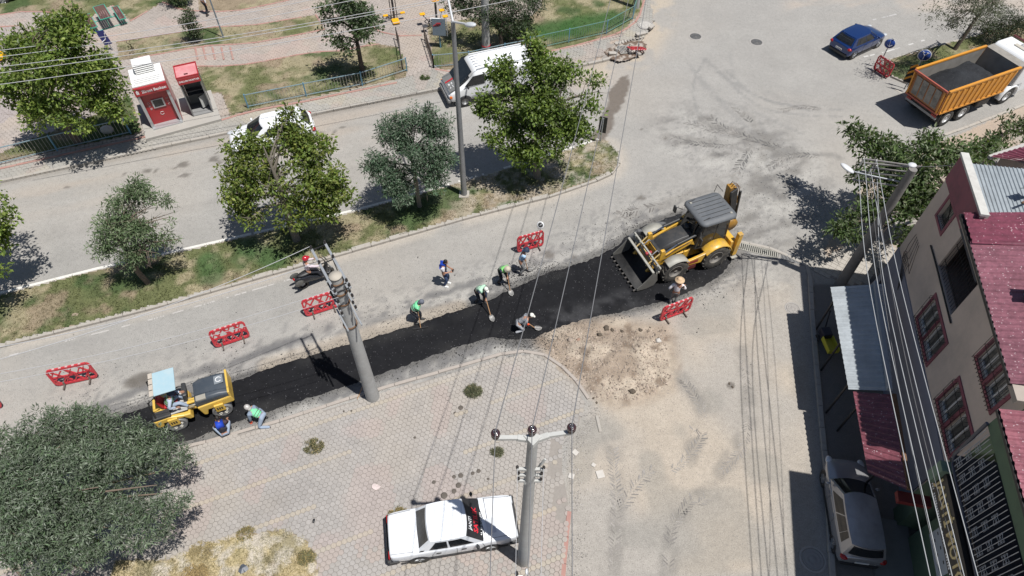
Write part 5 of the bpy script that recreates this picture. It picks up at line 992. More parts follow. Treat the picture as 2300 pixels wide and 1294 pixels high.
for s_ in (-1, 1):
    q = MB(); q.prism([(5.55, 1.95), (6.6, 1.85), (6.5, 2.6), (5.6, 2.62)], (0, s_ * 1.2, 0), (1, 0, 0), (0, 0, 1), (0, s_, 0), .015); q.build('side_window', GLASS, tr_)
    q = MB(); q.loft([[V3(5.15 + math.cos(a) * rr_, s_ * yy_, .55 + math.sin(a) * rr_) for rr_, yy_ in ((.64, .9), (.74, .9), (.74, 1.24), (.64, 1.24))] for a in np.linspace(R(-5), R(185), 13)]); q.build('wheel_arch', VW, tr_)
    q = MB(); q.box((6.5, s_ * 1.42, 2.2), (.1, .2, .5)); q.bar((6.5, s_ * 1.2, 2.4), (6.5, s_ * 1.42, 2.4), .03); q.build('mirror', BLACKP, tr_, bevel=.02)
q = MB(); q.panel(V3(6.80, -1.05, 1.85), V3(6.80, 1.05, 1.85), V3(6.64, 1.0, 2.7), V3(6.64, -1.0, 2.7), .03); q.build('windscreen', GLASS, tr_)
q = MB(); q.box((5.75, 0, 2.975), (.3, .9, .07)); q.build('roof_hatch', mat('hatch_beige', (.45, .42, .36), .6), tr_, bevel=.03); q = MB(); q.lathe([(.16, 0), (.16, .03), (.01, .04)], (6.1, .1, 2.95), (0, 0, 1), 18); q.build('roof_vent', mat('vent_grey', (.4, .4, .4), .5), tr_)
for y in (-.95, -.65, .65, .95): q = MB(); q.bar((5.25, y, 2.955), (6.2, y, 2.955), .06, .03); q.build('roof_rib', VW, tr_)
q = MB(); q.bar((6.5, -1.15, 2.98), (6.5, 1.15, 2.98), .12, .08); q.build('sun_visor', mat('dark_red', (.1, .02, .02), .5), tr_)

# --- backhoe loader
bF, bR = P(1507, 627), P(1596, 597); hB = ang(bR, bF); t = V3(math.cos(hB), math.sin(hB), 0); n = V3(-t.y, t.x, 0)
c = bR + n * -1.0 * 1; 
# machine faces left-down: its left side is the one towards the viewer
c = bR - n * 1.02
bh = thing('backhoe_loader', 'yellow backhoe loader with a dark cab roof standing on the new asphalt', 'loader', (c.x, c.y, .04), hB, None)
WB = (bF - bR).length
YM = YELP; GREYP = mat('loader_grey', (.36, .35, .31), .6, .1, .15, 6, dirt=(.15, .13, .1, .5)); LDARK = mat('loader_dark', (.035, .036, .038), .5, .1, .2, 8, dirt=(.14, .12, .1, .35)); ROOFD = mat('cab_roof_plastic', (.10, .108, .118), .6, 0, .12, 3, dirt=(.2, .2, .2, .35), dscale=2)
LRIM = mat('loader_rim', (.16, .15, .14), .7, .1, .2, 6, dirt=(.3, .27, .22, .6))
LTY = mat('loader_tyre', (.04, .038, .036), .9, 0, .3, 9, .5, dirt=(.2, .18, .15, .7), dscale=4)
for x in (0, WB):
    for s_ in (-1, 1): wheel(bh, x, s_ * .98, .66 if x == 0 else .63, .46, s_, LRIM, spokes=0, rim_r=.55, tyre=LTY, lug=18, deep=.1)
q = MB(); q.prism([(-.75, .75), (-.55, 1.15), (.9, 1.15), (1.15, .95), (WB + .55, .95), (WB + .55, .55), (-.6, .5)], (0, -.52, 0), (1, 0, 0), (0, 0, 1), (0, 1, 0), 1.04); q.build('chassis', YM, bh, bevel=.03)
# bonnet: dark sloping top between the loader arms
q = MB(); q.loft([[V3(x, -w__, .95), V3(x, -w__, z_ - .12), V3(x, -w__ + .1, z_), V3(x, w__ - .1, z_), V3(x, w__, z_ - .12), V3(x, w__, .95)] for x, w__, z_ in ((1.0, .44, 1.80), (1.5, .43, 1.76), (2.1, .42, 1.62), (WB + .28, .40, 1.50), (WB + .45, .36, 1.35))]); q.build('bonnet', LDARK, bh, bevel=.02)
q = MB(); q.panel(V3(WB + .12, -.3, 1.545), V3(WB + .12, .3, 1.545), V3(WB - .22, .3, 1.62), V3(WB - .22, -.3, 1.62), .012); pl_ = q.build('bonnet_panel', mat('panel_white', (.55, .52, .48), .5), bh)
q = MB(); q.panel(V3(WB - .25, -.3, 1.625), V3(WB - .25, .3, 1.625), V3(WB - .62, .3, 1.70), V3(WB - .62, -.3, 1.70), .010); q.build('bonnet_panel', mat('panel_grey', (.2, .2, .19), .5), bh)
q = MB(); Mx = frame((WB - .43, 0, 1.682), (0, 1, 0), (-.98, 0, .2)); 
ring = [Mx @ V3(math.cos(a) * .13, math.sin(a) * .13, 0) for a in np.linspace(.4, 5.9, 16)]; q.tube(ring, .014, 5); q.build('emblem_ring', mat('white_lettering', (.75, .75, .75), .6), bh)
for k, wl in enumerate((.36, .3, .33, .2)): q = MB(); y0 = .02 * k; q.bar((WB + .07 - .06 * k, -wl / 2, 1.573 + .013 * k), (WB + .07 - .06 * k, wl / 2, 1.573 + .013 * k), .022, .006); q.build('emblem_line', mat('mark_grey', (.3, .28, .28), .6), bh)
q = MB(); q.box((WB + .42, 0, 1.12), (.3, .74, .5)); q.build('front_grille', LDARK, bh, bevel=.02)
for k in range(6): q = MB(); q.bar((WB + .585, -.32, .94 + k * .075), (WB + .585, .32, .94 + k * .075), .02, .025); q.build('grille_slat', YM, bh)
q = MB(); q.box((WB + .72, 0, .72), (.5, .8, .35)); q.build('nose_block', mat('dusty_yellow', (.6, .42, .15), .6, 0, .1, 5, dirt=(.35, .28, .2, .6)), bh, bevel=.05)
q = MB(); q.lathe([(.14, 0), (.14, .2), (.1, .25), (.02, .26)], (1.02, -.12, 1.72), (0, 0, 1), 16); q.build('air_cleaner', LDARK, bh)
q = MB(); q.tube([(.95, .30, 1.75), (.95, .32, 2.2), (.90, .34, 2.45)], .045, 10); q.build('exhaust_stack', LDARK, bh)
# cab
cz, ch = 1.15, 2.64
cc = Cab(-.62, -.60, .72, .98, .70, .62, cz, ch, (.10, .05)); cc.bulge = .05
cc.hull(LDARK, bh, 'cab_shell')
cc.glass('front', .08, .92, .08, .95, 'windscreen', GLASS, bh, .01); cc.glass('back', .1, .9, .1, .93, 'rear_window', GLASS, bh, .01)
for f_ in ('left', 'right'): cc.glass(f_, .04, .47, .06, .94, 'side_window', GLASS, bh, .01); cc.glass(f_, .52, .96, .06, .94, 'cab_door', GLASS, bh, .01)
prof = []
q = MB(); 
def rr(hx0, hx1, hy, z, r=.18, k=4):
    out = []
    for (cx_, cy_, a0) in ((hx1 - r, hy - r, 0), (hx0 + r, hy - r, 90), (hx0 + r, -hy + r, 180), (hx1 - r, -hy + r, 270)):
        for i in range(k + 1): a = R(a0 + 90 * i / k); out.append(V3(cx_ + r * math.cos(a), cy_ + r * math.sin(a), z))
    return out
q.loft([rr(-.74, .95, .78, ch - .08, .25), rr(-.80, 1.0, .84, ch - .03, .25), rr(-.80, 1.0, .84, ch + .04, .25), rr(-.74, .94, .78, ch + .10, .22), rr(-.6, .8, .64, ch + .135, .2)]); rf = q.build('cab_roof', ROOFD, bh)
for k in range(6): q = MB(); y = -.55 + k * .22; q.bar((-.6, y, ch + .132), (.8, y, ch + .132), .03, .016); q.build('roof_rib', LDARK, rf)
for x, y in ((.85, -.6), (-.6, .62)): q = MB(); q.box((x * .9, y * .95, ch + .14), (.1, .1, .03)); q.build('roof_vent', GREYP, rf, bevel=.01)
for y in (-.68, .52): q = MB(); q.tube([(1.02, y, ch - .02), (.75, y + .05, ch + .17), (.5, y + .02, ch + .2)], .014, 5); q.build('antenna', LDARK, rf)
for s_ in (-1, 1):
    q = MB(); q.tube([(.95, s_ * .75, ch - .35), (1.1, s_ * 1.0, ch - .4)], .02, 6); q.box((1.12, s_ * 1.05, ch - .55), (.06, .2, .34)); q.build('mirror', LDARK, bh, bevel=.02)
    # rear mudguard: curved yellow sheet over the wheel
    q = MB(); pts = [(math.cos(a) * .80, math.sin(a) * .80 + .66) for a in np.linspace(R(165), R(38), 9)]; q.loft([[V3(x, s_ * .70, z), V3(x, s_ * 1.20, z - .02), V3(x, s_ * 1.22, z - .07), V3(x, s_ * .70, z - .07)] for x, z in pts]); q.build('rear_fender', YM, bh)
    q = MB(); q.prism([(.55, 1.15), (1.3, 1.0), (1.65, .98), (1.65, .72), (.75, .62)], (0, s_ * .98, 0), (1, 0, 0), (0, 0, 1), (0, s_, 0), .12); q.build('side_panel', YM, bh, bevel=.02)
    q = MB(); q.box((1.25, s_ * .95, .5), (.5, .32, .2)); q.build('step', mat('dark_red', (.1, .02, .02), .5), bh)
    if s_ > 0:
        q = MB(); q.prism([(.95, .76), (1.5, .76), (1.5, .92), (.95, .96)], (0, 1.103, 0), (1, 0, 0), (0, 0, 1), (0, 1, 0), .004); q.build('decal', mat('decal_dark_red', (.25, .04, .03), .5), bh)
    # grey front mudguard
    q = MB(); pts = [(WB + math.cos(a) * .74, math.sin(a) * .74 + .63) for a in np.linspace(R(140), R(50), 7)]; q.loft([[V3(x, s_ * .78, z), V3(x, s_ * 1.24, z), V3(x, s_ * 1.24, z - .03), V3(x, s_ * .78, z - .03)] for x, z in pts]); q.build('front_fender', GREYP, bh)
    # loader arm, two segments, rams and hoses
    ay = s_ * .56
    q = MB(); q.prism([(.95, 1.35), (1.15, 1.78), (WB + .55, 1.18), (WB + 1.15, .52), (WB + .98, .42), (WB + .40, .96), (1.2, 1.50)], (0, ay - .05, 0), (1, 0, 0), (0, 0, 1), (0, 1, 0), .1); q.build('loader_arm', YM, bh, bevel=.012)
    q = MB(); q.tube([(1.0, ay, 1.95), (1.9, ay + s_ * .02, 1.75)], .06, 8); q.build('lift_ram', LDARK, bh); q = MB(); q.tube([(1.9, ay + s_ * .02, 1.75), (WB + .45, ay + s_ * .02, 1.40)], .035, 8); q.build('ram_rod', CHROME, bh)
    q = MB(); q.prism([(WB + .25, 1.05), (WB + .40, 1.62), (WB + .58, 1.62), (WB + .62, 1.0)], (0, ay - .07, 0), (1, 0, 0), (0, 0, 1), (0, 1, 0), .14); q.build('tilt_lever', YM, bh, bevel=.015)
    q = MB(); q.tube([(WB + .48, ay, 1.55), (WB + 1.18, ay * .95, .88)], .035, 6); q.build('tilt_link', mat('dusty_yellow', (.6, .42, .15), .6), bh)
    q = MB(); q.tube([(1.3, ay + s_ * .09, 1.75), (2., ay + s_ * .09, 1.52), (WB + .3, ay + s_ * .09, 1.28)], .018, 5); q.build('hydraulic_hose', RUST, bh)
# front bucket: curved shell, side plates, teeth, carried a little above the ground
bx = WB + .88; Bw = 1.12; prof = [(bx + .95, .10), (bx + .45, .06), (bx + .12, .14), (bx - .02, .42), (bx + .05, .76), (bx + .28, .98)]
q = MB(); BKT = mat('worn_bucket', (.016, .016, .017), .7, .1, .3, 7, dirt=(.07, .065, .06, .4)); q.loft([[V3(x, y, z) for y in (-Bw, Bw)] + [V3(x + .03, y, z + .03) for y in (Bw, -Bw)] for x, z in prof]); bk = q.build('front_bucket', BKT, bh)
for s_ in (-1, 1): q = MB(); q.prism([(x, z) for x, z in prof] + [(bx + .55, .62), (bx + .95, .22)], (0, s_ * Bw - .02, 0), (1, 0, 0), (0, 0, 1), (0, 1, 0), .04); q.build('bucket_side', mat('bucket_side_grey', (.17, .165, .15), .6, .2, .2, 6, dirt=(.07, .065, .06, .5)), bk)
for k in range(9): y = -Bw + .08 + k * (2 * Bw - .16) / 8; q = MB(); q.box((bx + 1.0, y, .09), (.2, .07, .05), taper=(.9, .7)); q.build('tooth', mat('tooth_steel', (.14, .13, .12), .5, .4), bk)
q = MB(); q.bar((bx + .27, -Bw, 1.0), (bx + .27, Bw, 1.0), .1, .07); q.build('bucket_top_bar', GREYP, bk)
# quick hitch / fork carriage
for z, x in ((.98, .02), (1.18, -.02)): q = MB(); q.bar((bx + x, -1.15, z), (bx + x, 1.15, z), .07, .09); q.build('carriage_bar', GREYP, bh)
for y in (-.95, -.55, .55, .95): q = MB(); q.bar((bx - .02, y, .5), (bx, y, 1.22), .1, .07, (0, 1, 0)); q.build('carriage_plate', GREYP, bh)
for y in (-.35, .35): q = MB(); q.tube([(bx, y, 1.2), (bx - .25, y, 1.45), (bx - .45, y, 1.2)], .03, 6); q.build('carriage_hook', mat('hook_grey', (.22, .22, .23), .5, .3), bh)
q = MB(); q.box((bx - .02, .12, 1.15), (.3, .12, .12)); q.build('hitch_block', mat('hitch_red', (.35, .04, .05), .5), bh, bevel=.02)
# folded backhoe at the rear: kingpost, boom upright, dipper, bucket and stabiliser
q = MB(); q.box((-.95, 0, .85), (.3, 1.9, .6)); q.build('rear_frame', YM, bh, bevel=.03)
YD = mat('old_yellow', (.34, .18, .03), .5, 0, .12, 4, dirt=(.12, .08, .05, .6), dscale=3)
by = -.42
q = MB(); q.prism([(-.9, .8), (-1.3, .95), (-1.62, 2.3), (-1.25, 3.25), (-.92, 3.3), (-1.02, 2.3), (-.95, 1.3)], (0, by - .16, 0), (1, 0, 0), (0, 0, 1), (0, 1, 0), .32); q.build('boom', YD, bh, bevel=.02)
q = MB(); q.prism([(-1.2, 3.3), (-.9, 3.15), (-1.4, 1.2), (-1.7, 1.25)], (0, by + .20, 0), (1, 0, 0), (0, 0, 1), (0, 1, 0), .1); q.build('dipper', LDARK, bh, bevel=.02)
q = MB(); q.tube([(-1.4, by + .3, 3.1), (-1.65, by + .3, 1.3)], .05, 8); q.build('dipper_ram', LDARK, bh)
for k in range(3): q = MB(); q.tube([(-.95, by - .1 + k * .12, 3.1), (-1.1, by - .05 + k * .13, 3.46), (-1.35, by + .02 + k * .1, 3.3), (-1.45, by + .05 + k * .1, 2.5)], .018, 5); q.build('hydraulic_hose', RUST, bh)
q = MB(); q.tube([(-1.0, by - .3, 2.7), (-.85, by - .6, 2.9), (-.95, by - .75, 2.3)], .014, 5); q.build('hydraulic_hose', LDARK, bh)
q = MB(); q.lathe([(.03, -.2), (.33, -.2), (.36, 0), (.33, .2), (.03, .2)], (-1.5, by + .2, 1.0), (0, 1, 0), 12); q.build('digging_bucket', YD, bh)
for s_ in (-1, 1): q = MB(); q.box((-1.12, s_ * .98, .95), (.22, .2, 1.35)); q.build('stabiliser', YM, bh, bevel=.02); q = MB(); q.box((-1.12, s_ * 1.0, .18), (.3, .36, .06)); q.build('stabiliser_foot', GREYP, bh)
q = MB(); q.box((-1.26, .98, 1.0), (.02, .14, 1.1)); q.build('hazard_strip', mat('hazard_white', (.6, .5, .45), .5), bh)

# --- tandem roller, front half (engine) to the right, operator half to the left
rA, rB = P(408, 966), P(508, 934); hR = ang(rA, rB); t = V3(math.cos(hR), math.sin(hR), 0); n = V3(-t.y, t.x, 0); c = rA + n * .56
ro = thing('tandem_roller', 'yellow tandem roller with a pale blue sunshade, compacting the new asphalt', 'roller', (c.x, c.y, .04), hR, None)
RW = (rB - rA).length; DRUM = mat('drum_steel', (.33, .33, .33), .4, .5, .15, 6, dirt=(.12, .11, .1, .4)); YR = mat('roller_yellow', (.66, .43, .08), .4, 0, .06, 4, dirt=(.4, .3, .14, .3), coat=.2)
for x in (0, RW):
    q = MB(); q.lathe([(.05, -.56), (.30, -.56), (.33, -.575), (.36, -.56), (.36, .56), (.33, .575), (.30, .56), (.05, .56)], (x, 0, .36), (0, 1, 0), 32); dr = q.build('drum', DRUM, ro)
    for s_ in (-1, 1):
        for k in range(5): a = k * 2 * math.pi / 5 + .3; q = MB(); q.lathe([(.05, 0), (.075, .01), (.05, .02)], (x + math.cos(a) * .17, s_ * .56, .36 + math.sin(a) * .17), (0, s_, 0), 12); q.build('drum_bolt_ring', mat('ring_white', (.6, .58, .52), .5), dr)
    q = MB(); q.box((x, -.60, .70), (.34, .08, .42)); bx_ = q.build('drum_yoke', YR, ro, bevel=.02)
    for i in range(3):
        for j in range(2): q = MB(); q.box((x - .08 + i * .08, -.645, .66 + j * .08), (.05, .012, .05)); q.build('yoke_slot', BLACKP, bx_)
    q = MB(); q.box((x, .60, .70), (.34, .08, .42)); q.build('drum_yoke', YR, ro, bevel=.02)
# front half: yellow tub with grey-blue bonnet
q = MB(); q.prism([(-.58, .45), (-.66, 1.0), (.60, 1.12), (.62, .75), (.30, .72), (-.35, .70), (-.45, .40)], (RW - .05, -.55, 0), (1, 0, 0), (0, 0, 1), (0, 1, 0), 1.1); q.build('front_body', YR, ro, bevel=.04)
BON = mat('bonnet_slate', (.05, .062, .078), .45, 0, .1, 3, dirt=(.12, .12, .12, .3)); q = MB(); q.loft([[V3(x, -.50, .98), V3(x, -.50, z - .08), V3(x, -.42, z), V3(x, .42, z), V3(x, .50, z - .08), V3(x, .50, .98)] for x, z in ((RW - .70, 1.28), (RW - .45, 1.40), (RW + .2, 1.40), (RW + .48, 1.30))]); q.build('bonnet', BON, ro, bevel=.03)
q = MB(); q.box((RW + .52, 0, 1.2), (.08, 1.06, .4)); q.build('front_frame', YR, ro, bevel=.02)
q = MB(); q.box((RW + .25, .15, 1.412), (.32, .36, .01)); q.build('bonnet_label', mat('label_grey', (.2, .22, .24), .5), ro); q = MB(); q.tube([V3(RW + .25 + math.cos(a) * .1, .15 + math.sin(a) * .1, 1.42) for a in np.linspace(.3, 5.6, 14)], .016, 5); q.build('label_ring', mat('white_lettering', (.75, .75, .75), .6), ro)
q = MB(); q.box((RW - .45, -.38, 1.36), (.36, .22, .1)); q.build('tool_tray', mat('dusty_tray', (.3, .28, .24), .8), ro, bevel=.02)
for z in (.55, .75, .95): q = MB(); q.box((RW - .92, -.1, z), (.34, .2, .09)); q.build('articulation_joint', YR if z != .75 else GREYP, ro, bevel=.02)
# rear half: platform, seat, wheel, console, posts and sunshade
q = MB(); q.prism([(-.62, .50), (-.64, .92), (-.1, .98), (.40, .82), (.62, .80), (.66, .50), (.50, .48), (.36, .70), (-.35, .70), (-.40, .50)], (0, -.55, 0), (1, 0, 0), (0, 0, 1), (0, 1, 0), 1.1); q.build('rear_body', YR, ro, bevel=.04)
q = MB(); q.box((-.30, -.36, 1.0), (.62, .34, .16)); q.build('side_cover', LDARK, ro, bevel=.04); q = MB(); q.box((.20, .0, .985), (.78, .9, .03)); q.build('floor_plate', mat('dusty_floor', (.42, .41, .39), .9, 0, .1, 8), ro)
q = MB(); q.box((.05, .08, 1.05), (.5, .5, .12)); q.box((-.24, .08, 1.3), (.1, .48, .5), (0, -.15, 0)); q.build('seat', mat('seat_red', (.4, .02, .02), .6), ro, bevel=.05)
q = MB(); q.box((.60, .2, 1.15), (.16, .6, .5), (0, .2, 0)); q.build('console', LDARK, ro, bevel=.04)
q = MB(); q.tube([V3(.52 + math.cos(a) * .19, .18 + math.sin(a) * .19, 1.40 + math.cos(a) * -.06) for a in np.linspace(0, 6.28, 18)], .016, 6, False); q.tube([(.66, .18, 1.2), (.53, .18, 1.40)], .02, 6); q.build('steering_wheel', BLACKP, ro)
for s_ in (-1, 1): q = MB(); q.tube([(-.52, s_ * .46, .9), (-.36, s_ * .46, 2.1), (-.1, s_ * .46, 2.28)], .03, 8); q.build('canopy_post', DARKMETAL, ro)
q = MB(); q.box((.22, .10, 2.31), (.86, 1.0, .05)); q.build('sunshade', mat('faded_blue_sheet', (.33, .47, .53), .5, 0, .05, 3, dirt=(.45, .5, .5, .5)), ro, bevel=.015)
q = MB(); q.box((-.15, .10, 2.345), (.14, 1.0, .03)); q.build('sunshade_strip', mat('dusty_beige', (.45, .4, .34), .8, 0, .2, 8), ro); 
for k in range(3): q = MB(); q.bar((-.15 + .06, -.4 + .25 * (k + 1), 2.37), (-.22, -.4 + .25 * (k + 1), 2.37), .02, .01); q.build('strip_seam', BLACKP, ro)
# --- scooter with its rear box and panniers
sA, sB = P(683, 648), P(742, 618); hS = ang(sA, sB); c = (sA + sB) / 2
sc = thing('motor_scooter', 'black scooter ridden by the person in the red helmet', 'scooter', (c.x, c.y, 0), hS, None)
SCB = mat('scooter_black', (.02, .021, .024), .25, 0, .1, 5, coat=.5)
for x in (-.62, .62): wheel(sc, x, 0, .26, .12, 1, RIM, spokes=5, rim_r=.6)
q = MB(); q.loft([[V3(x, -w__, z0), V3(x, -w__ * 1.1, (z0 + z1) / 2), V3(x, -w__ * .6, z1), V3(x, w__ * .6, z1), V3(x, w__ * 1.1, (z0 + z1) / 2), V3(x, w__, z0)] for x, w__, z0, z1 in ((-.95, .08, .62, .78), (-.7, .17, .42, .86), (-.3, .19, .35, .84), (.0, .18, .25, .55), (.3, .17, .22, .4), (.5, .16, .3, .75), (.62, .1, .5, .95), (.68, .05, .7, .98))]); q.build('body', SCB, sc, sub=1)
q = MB(); q.ell((-.35, 0, .88), (.42, .16, .07), 14, 6); q.build('seat', BLACKP, sc)
q = MB(); q.tube([(.50, -.33, 1.02), (.56, -.15, 1.06), (.58, 0, 1.04), (.56, .15, 1.06), (.50, .33, 1.02)], .018, 6); q.build('handlebar', BLACKP, sc); q = MB(); q.tube([(.85, 0, .3), (.58, 0, 1.0)], .03, 6); q.build('fork', STEEL, sc)
for s_ in (-1, 1): q = MB(); q.tube([(.52, s_ * .28, 1.04), (.54, s_ * .34, 1.2)], .008, 5); q.ell((.54, s_ * .36, 1.23), (.02, .06, .05), 8, 5); q.build('mirror', BLACKP, sc)
q = MB(); q.box((-.92, 0, .82), (.08, .12, .06)); q.build('tail_light', TAILR, sc, bevel=.02)
for s_ in (-1, 1): q = MB(); q.tube([(-.8 + math.cos(a) * .2, s_ * .26, .72 + math.sin(a) * .15) for a in np.linspace(0, 6.28, 14)], .014, 5, False); q.ell((-.8, s_ * .26, .72), (.19, .03, .14), 12, 6); q.build('pannier_guard', mat('smoked_plastic', (.12, .12, .11), .4), sc)
q = MB(); q.panel(V3(.72, -.2, .95), V3(.72, .2, .95), V3(.58, .16, 1.3), V3(.58, -.16, 1.3), .01); q.build('windshield', mat('smoked_plastic', (.12, .12, .11), .4), sc)
# ================================================================ THE HOUSES ON THE RIGHT
FA0 = V3(15.21, 15.66, 0); FU = V3(.1853, .9827, 0); FN = V3(-.9827, .1853, 0)
def FP(s, h, o=0.): return FA0 + FU * s + FN * o + V3(0, 0, h)
CREAM = mat('cream_render', (.56, .47, .41), .92, 0, .08, 1.2, .15, dirt=(.33, .29, .26, .7), dscale=.6); BURG = mat('burgundy_paint', (.24, .075, .10), .7, 0, .15, 3, dirt=(.09, .05, .06, .6), dscale=1.6)
WFR = mat('white_window_frame', (.6, .6, .6), .5); IRON = mat('black_iron', (.015, .015, .018), .5, .5); DINT = mat('dark_interior', (.05, .045, .042), .9); WINC = mat('curtain_glass', (.10, .10, .095), .15, 0, .5, 2, dirt=(.3, .3, .28, .5), dscale=1.5)
GREYM = vcmat('corrugated_grey', .42, 9, .12, 1.2, .12, .1, spec=.5); 
def wallgrid(name, s0, s1, h0, h1, openings, m, parent, o=0., th=.25):
    ss = sorted({s0, s1, *[v for q in openings for v in q[:2]]}); hs = sorted({h0, h1, *[v for q in openings for v in q[2:]]}); mb = MB()
    for a, b in zip(ss, ss[1:]):
        run = None
        for c_, d_ in zip(hs, hs[1:]):
            inside = any(q[0] <= (a + b) / 2 <= q[1] and q[2] <= (c_ + d_) / 2 <= q[3] for q in openings)
            if not inside: mb.bar(FP((a + b) / 2, c_, o - th / 2), FP((a + b) / 2, d_, o - th / 2), th, b - a, up=FU)
    # bar(): width along 'y', height along 'z' of its own frame
    return mb.build(name, m, parent)
def fbox(s0, s1, h0, h1, o0, o1):
    """oriented box spanning s, h and outward offset o"""
    vs = [FP(s, h, o) for h in (h0, h1) for s, o in ((s0, o0), (s1, o0), (s1, o1), (s0, o1))]; mb = MB(); mb.add(vs, [(3, 2, 1, 0), (4, 5, 6, 7), (0, 1, 5, 4), (1, 2, 6, 5), (2, 3, 7, 6), (3, 0, 4, 7)], False); return mb
def wall_boxes(name, s0, s1, h0, h1, openings, m, parent, o=0., th=.25):
    ss = sorted({s0, s1, *[v for q in openings for v in q[:2]]}); hs = sorted({h0, h1, *[v for q in openings for v in q[2:]]}); mb = MB()
    for a, b in zip(ss, ss[1:]):
        runs = []; cur = None
        for c_, d_ in zip(hs, hs[1:]):
            if any(q[0] <= (a + b) / 2 <= q[1] and q[2] <= (c_ + d_) / 2 <= q[3] for q in openings): cur = None
            elif cur is None: cur = [c_, d_]; runs.append(cur)
            else: cur[1] = d_
        for c_, d_ in runs: q = fbox(a, b, c_, d_, o - th, o); mb.add(q.v, q.f, False)
    return mb.build(name, m, parent)
def corrugated(name, a, b, c_, d_, pitch, hgt, m, parent, col, seed=1, n_across=8, sharp=.3, group=None):
    """sheet from edge a-b (ribs are counted along it) to edge d-c; ribs run from a-b to d-c"""
    a, b, c_, d_ = map(Vector, (a, b, c_, d_)); L = (b - a).length; n = int(L / pitch); prof = [(0, 0), (.5 - sharp * .5 - .12, 0), (.5 - sharp * .5 + .04, 1), (.5 + sharp * .5 - .04, 1), (.5 + sharp * .5 + .12, 0)]
    nr = (b - a).cross(d_ - a).normalized(); nr = nr if nr.z > 0 else -nr; ts = [((i + p[0]) / n, p[1]) for i in range(n) for p in prof] + [(1, 0)]; V = []; C = []
    for j in range(n_across + 1):
        v = j / n_across
        for t_, hh in ts: p = a.lerp(b, t_).lerp(d_.lerp(c_, t_), v); V.append(p + nr * hh * hgt); 
    k = len(ts); F = [(j * k + i, j * k + i + 1, (j + 1) * k + i + 1, (j + 1) * k + i) for j in range(n_across) for i in range(k - 1)]
    V = np.array([tuple(v) for v in V]); nz = vnoise(V[:, 0] * 3, V[:, 1] * 3, 1.5, seed, 3); C = np.array(col)[None] * (.82 + .36 * nz)[:, None]
    o = npmesh(name, V, np.array(F), m, parent, C); sl = o.modifiers.new('sheet', 'SOLIDIFY'); sl.thickness = .006; return o
REDR = vcmat('corrugated_burgundy', .38, 7, .35, 1.2, .25, .1, spec=.5, speck=(34, .02, (.42, .3, .32)))
house = thing('cream_house', 'cream house with burgundy window surrounds and ribbed burgundy roofs', 'house', FP(0, 0), 0, 'houses on the right')
IM = Matrix.Translation(-FP(0, 0)); 
def H(o): o.matrix_parent_inverse = IM; return o      # children are given in world coordinates
wins = [(1.2, 2.04, 5.79, 6.70), (-1.78, -.86, 3.28, 4.55), (-2.82, -1.90, 3.28, 4.55), (-5.13, -4.33, 5.88, 7.3), (-6.13, -5.33, 5.88, 7.3), (-5.36, -4.46, 3.42, 4.72), (-6.42, -5.52, 3.42, 4.72)]
rec = (-2.1, .15, 5.12, 7.2)
w_o = wall_boxes('front_wall', -6.8, 2.95, 0, 7.5, wins + [rec], CREAM, house); H(w_o)
def wbox(x, m, nm, parent=house): o = x.build(nm, m, parent); (H(o) if parent is house else None); return o
wbox(fbox(2.70, 2.95, 0, 7.5, -7.5, -.25), CREAM, 'side_wall'); wbox(fbox(-6.8, 2.7, 0, 7.0, -7.5, -7.3), CREAM, 'rear_wall'); wbox(fbox(-6.8, 2.68, 2.5, 2.6, -7.3, -.26), DINT, 'floor_slab'); wbox(fbox(-6.8, 2.68, 5.0, 5.1, -7.3, -.26), mat('balcony_floor', (.2, .16, .14), .9, 0, .3, 5), 'floor_slab'); wbox(fbox(-6.8, 2.68, 0, 7.0, -1.9, -1.8), DINT, 'inner_wall')
wbox(fbox(-6.6, 2.97, .0, 3.02, .0, .035), mat('bluish_plinth', (.2, .21, .26), .9, 0, .15, 2), 'plinth')  # bluish band, its colour darkened down to the ground so the wall foot looks shaded
for i, (a, b, c_, d_) in enumerate(wins):
    wn = bpy.data.objects.new('window', None); COL.objects.link(wn); wn.parent = house; H(wn); f = fbox(a, b, c_, d_, -.16, -.14)
    wbox(f, WINC if i > 0 else mat('frosted_glass', (.07, .075, .065), .2, 0, .6, 9, dirt=(.25, .24, .2, .5)), 'pane', wn)
    mb = MB(); ex = [(a, a + .06, c_, d_), (b - .06, b, c_, d_), (a, b, c_, c_ + .06), (a, b, d_ - .06, d_)] + ([((a + b) / 2 - .03, (a + b) / 2 + .03, c_, d_)] if i else [])
    for e in ex: q = fbox(*e, -.138, -.08); mb.add(q.v, q.f, False)
    if i: wbox(mb, WFR, 'frame', wn)
    if i:
        mb = MB(); ns = 6
        for k in range(ns + 1): s_ = a - .04 + (b - a + .08) * k / ns; mb.tube([FP(s_, c_ - .02, .0), FP(s_, c_ - .02, .16), FP(s_, d_ + .02, .16), FP(s_, d_ + .02, .0)], .010, 4)
        for k in range(3): h_ = c_ + (d_ - c_) * (.06 + .44 * k); mb.tube([FP(a - .04, h_, .0), FP(a - .04, h_, .16), FP(b + .04, h_, .16), FP(b + .04, h_, .0)], .010, 4)
        wbox(mb, IRON, 'security_grille', wn)
    else:
        mb = MB(); [mb.tube([FP(a + .12 + .12 * k, c_ + .05, -.02), FP(a + .2 + .1 * math.sin(k), (c_ + d_) / 2, -.02), FP(a + .12 + .12 * k, d_ - .05, -.02)], .012, 4) for k in range(6)]; wbox(mb, IRON, 'security_grille', wn)
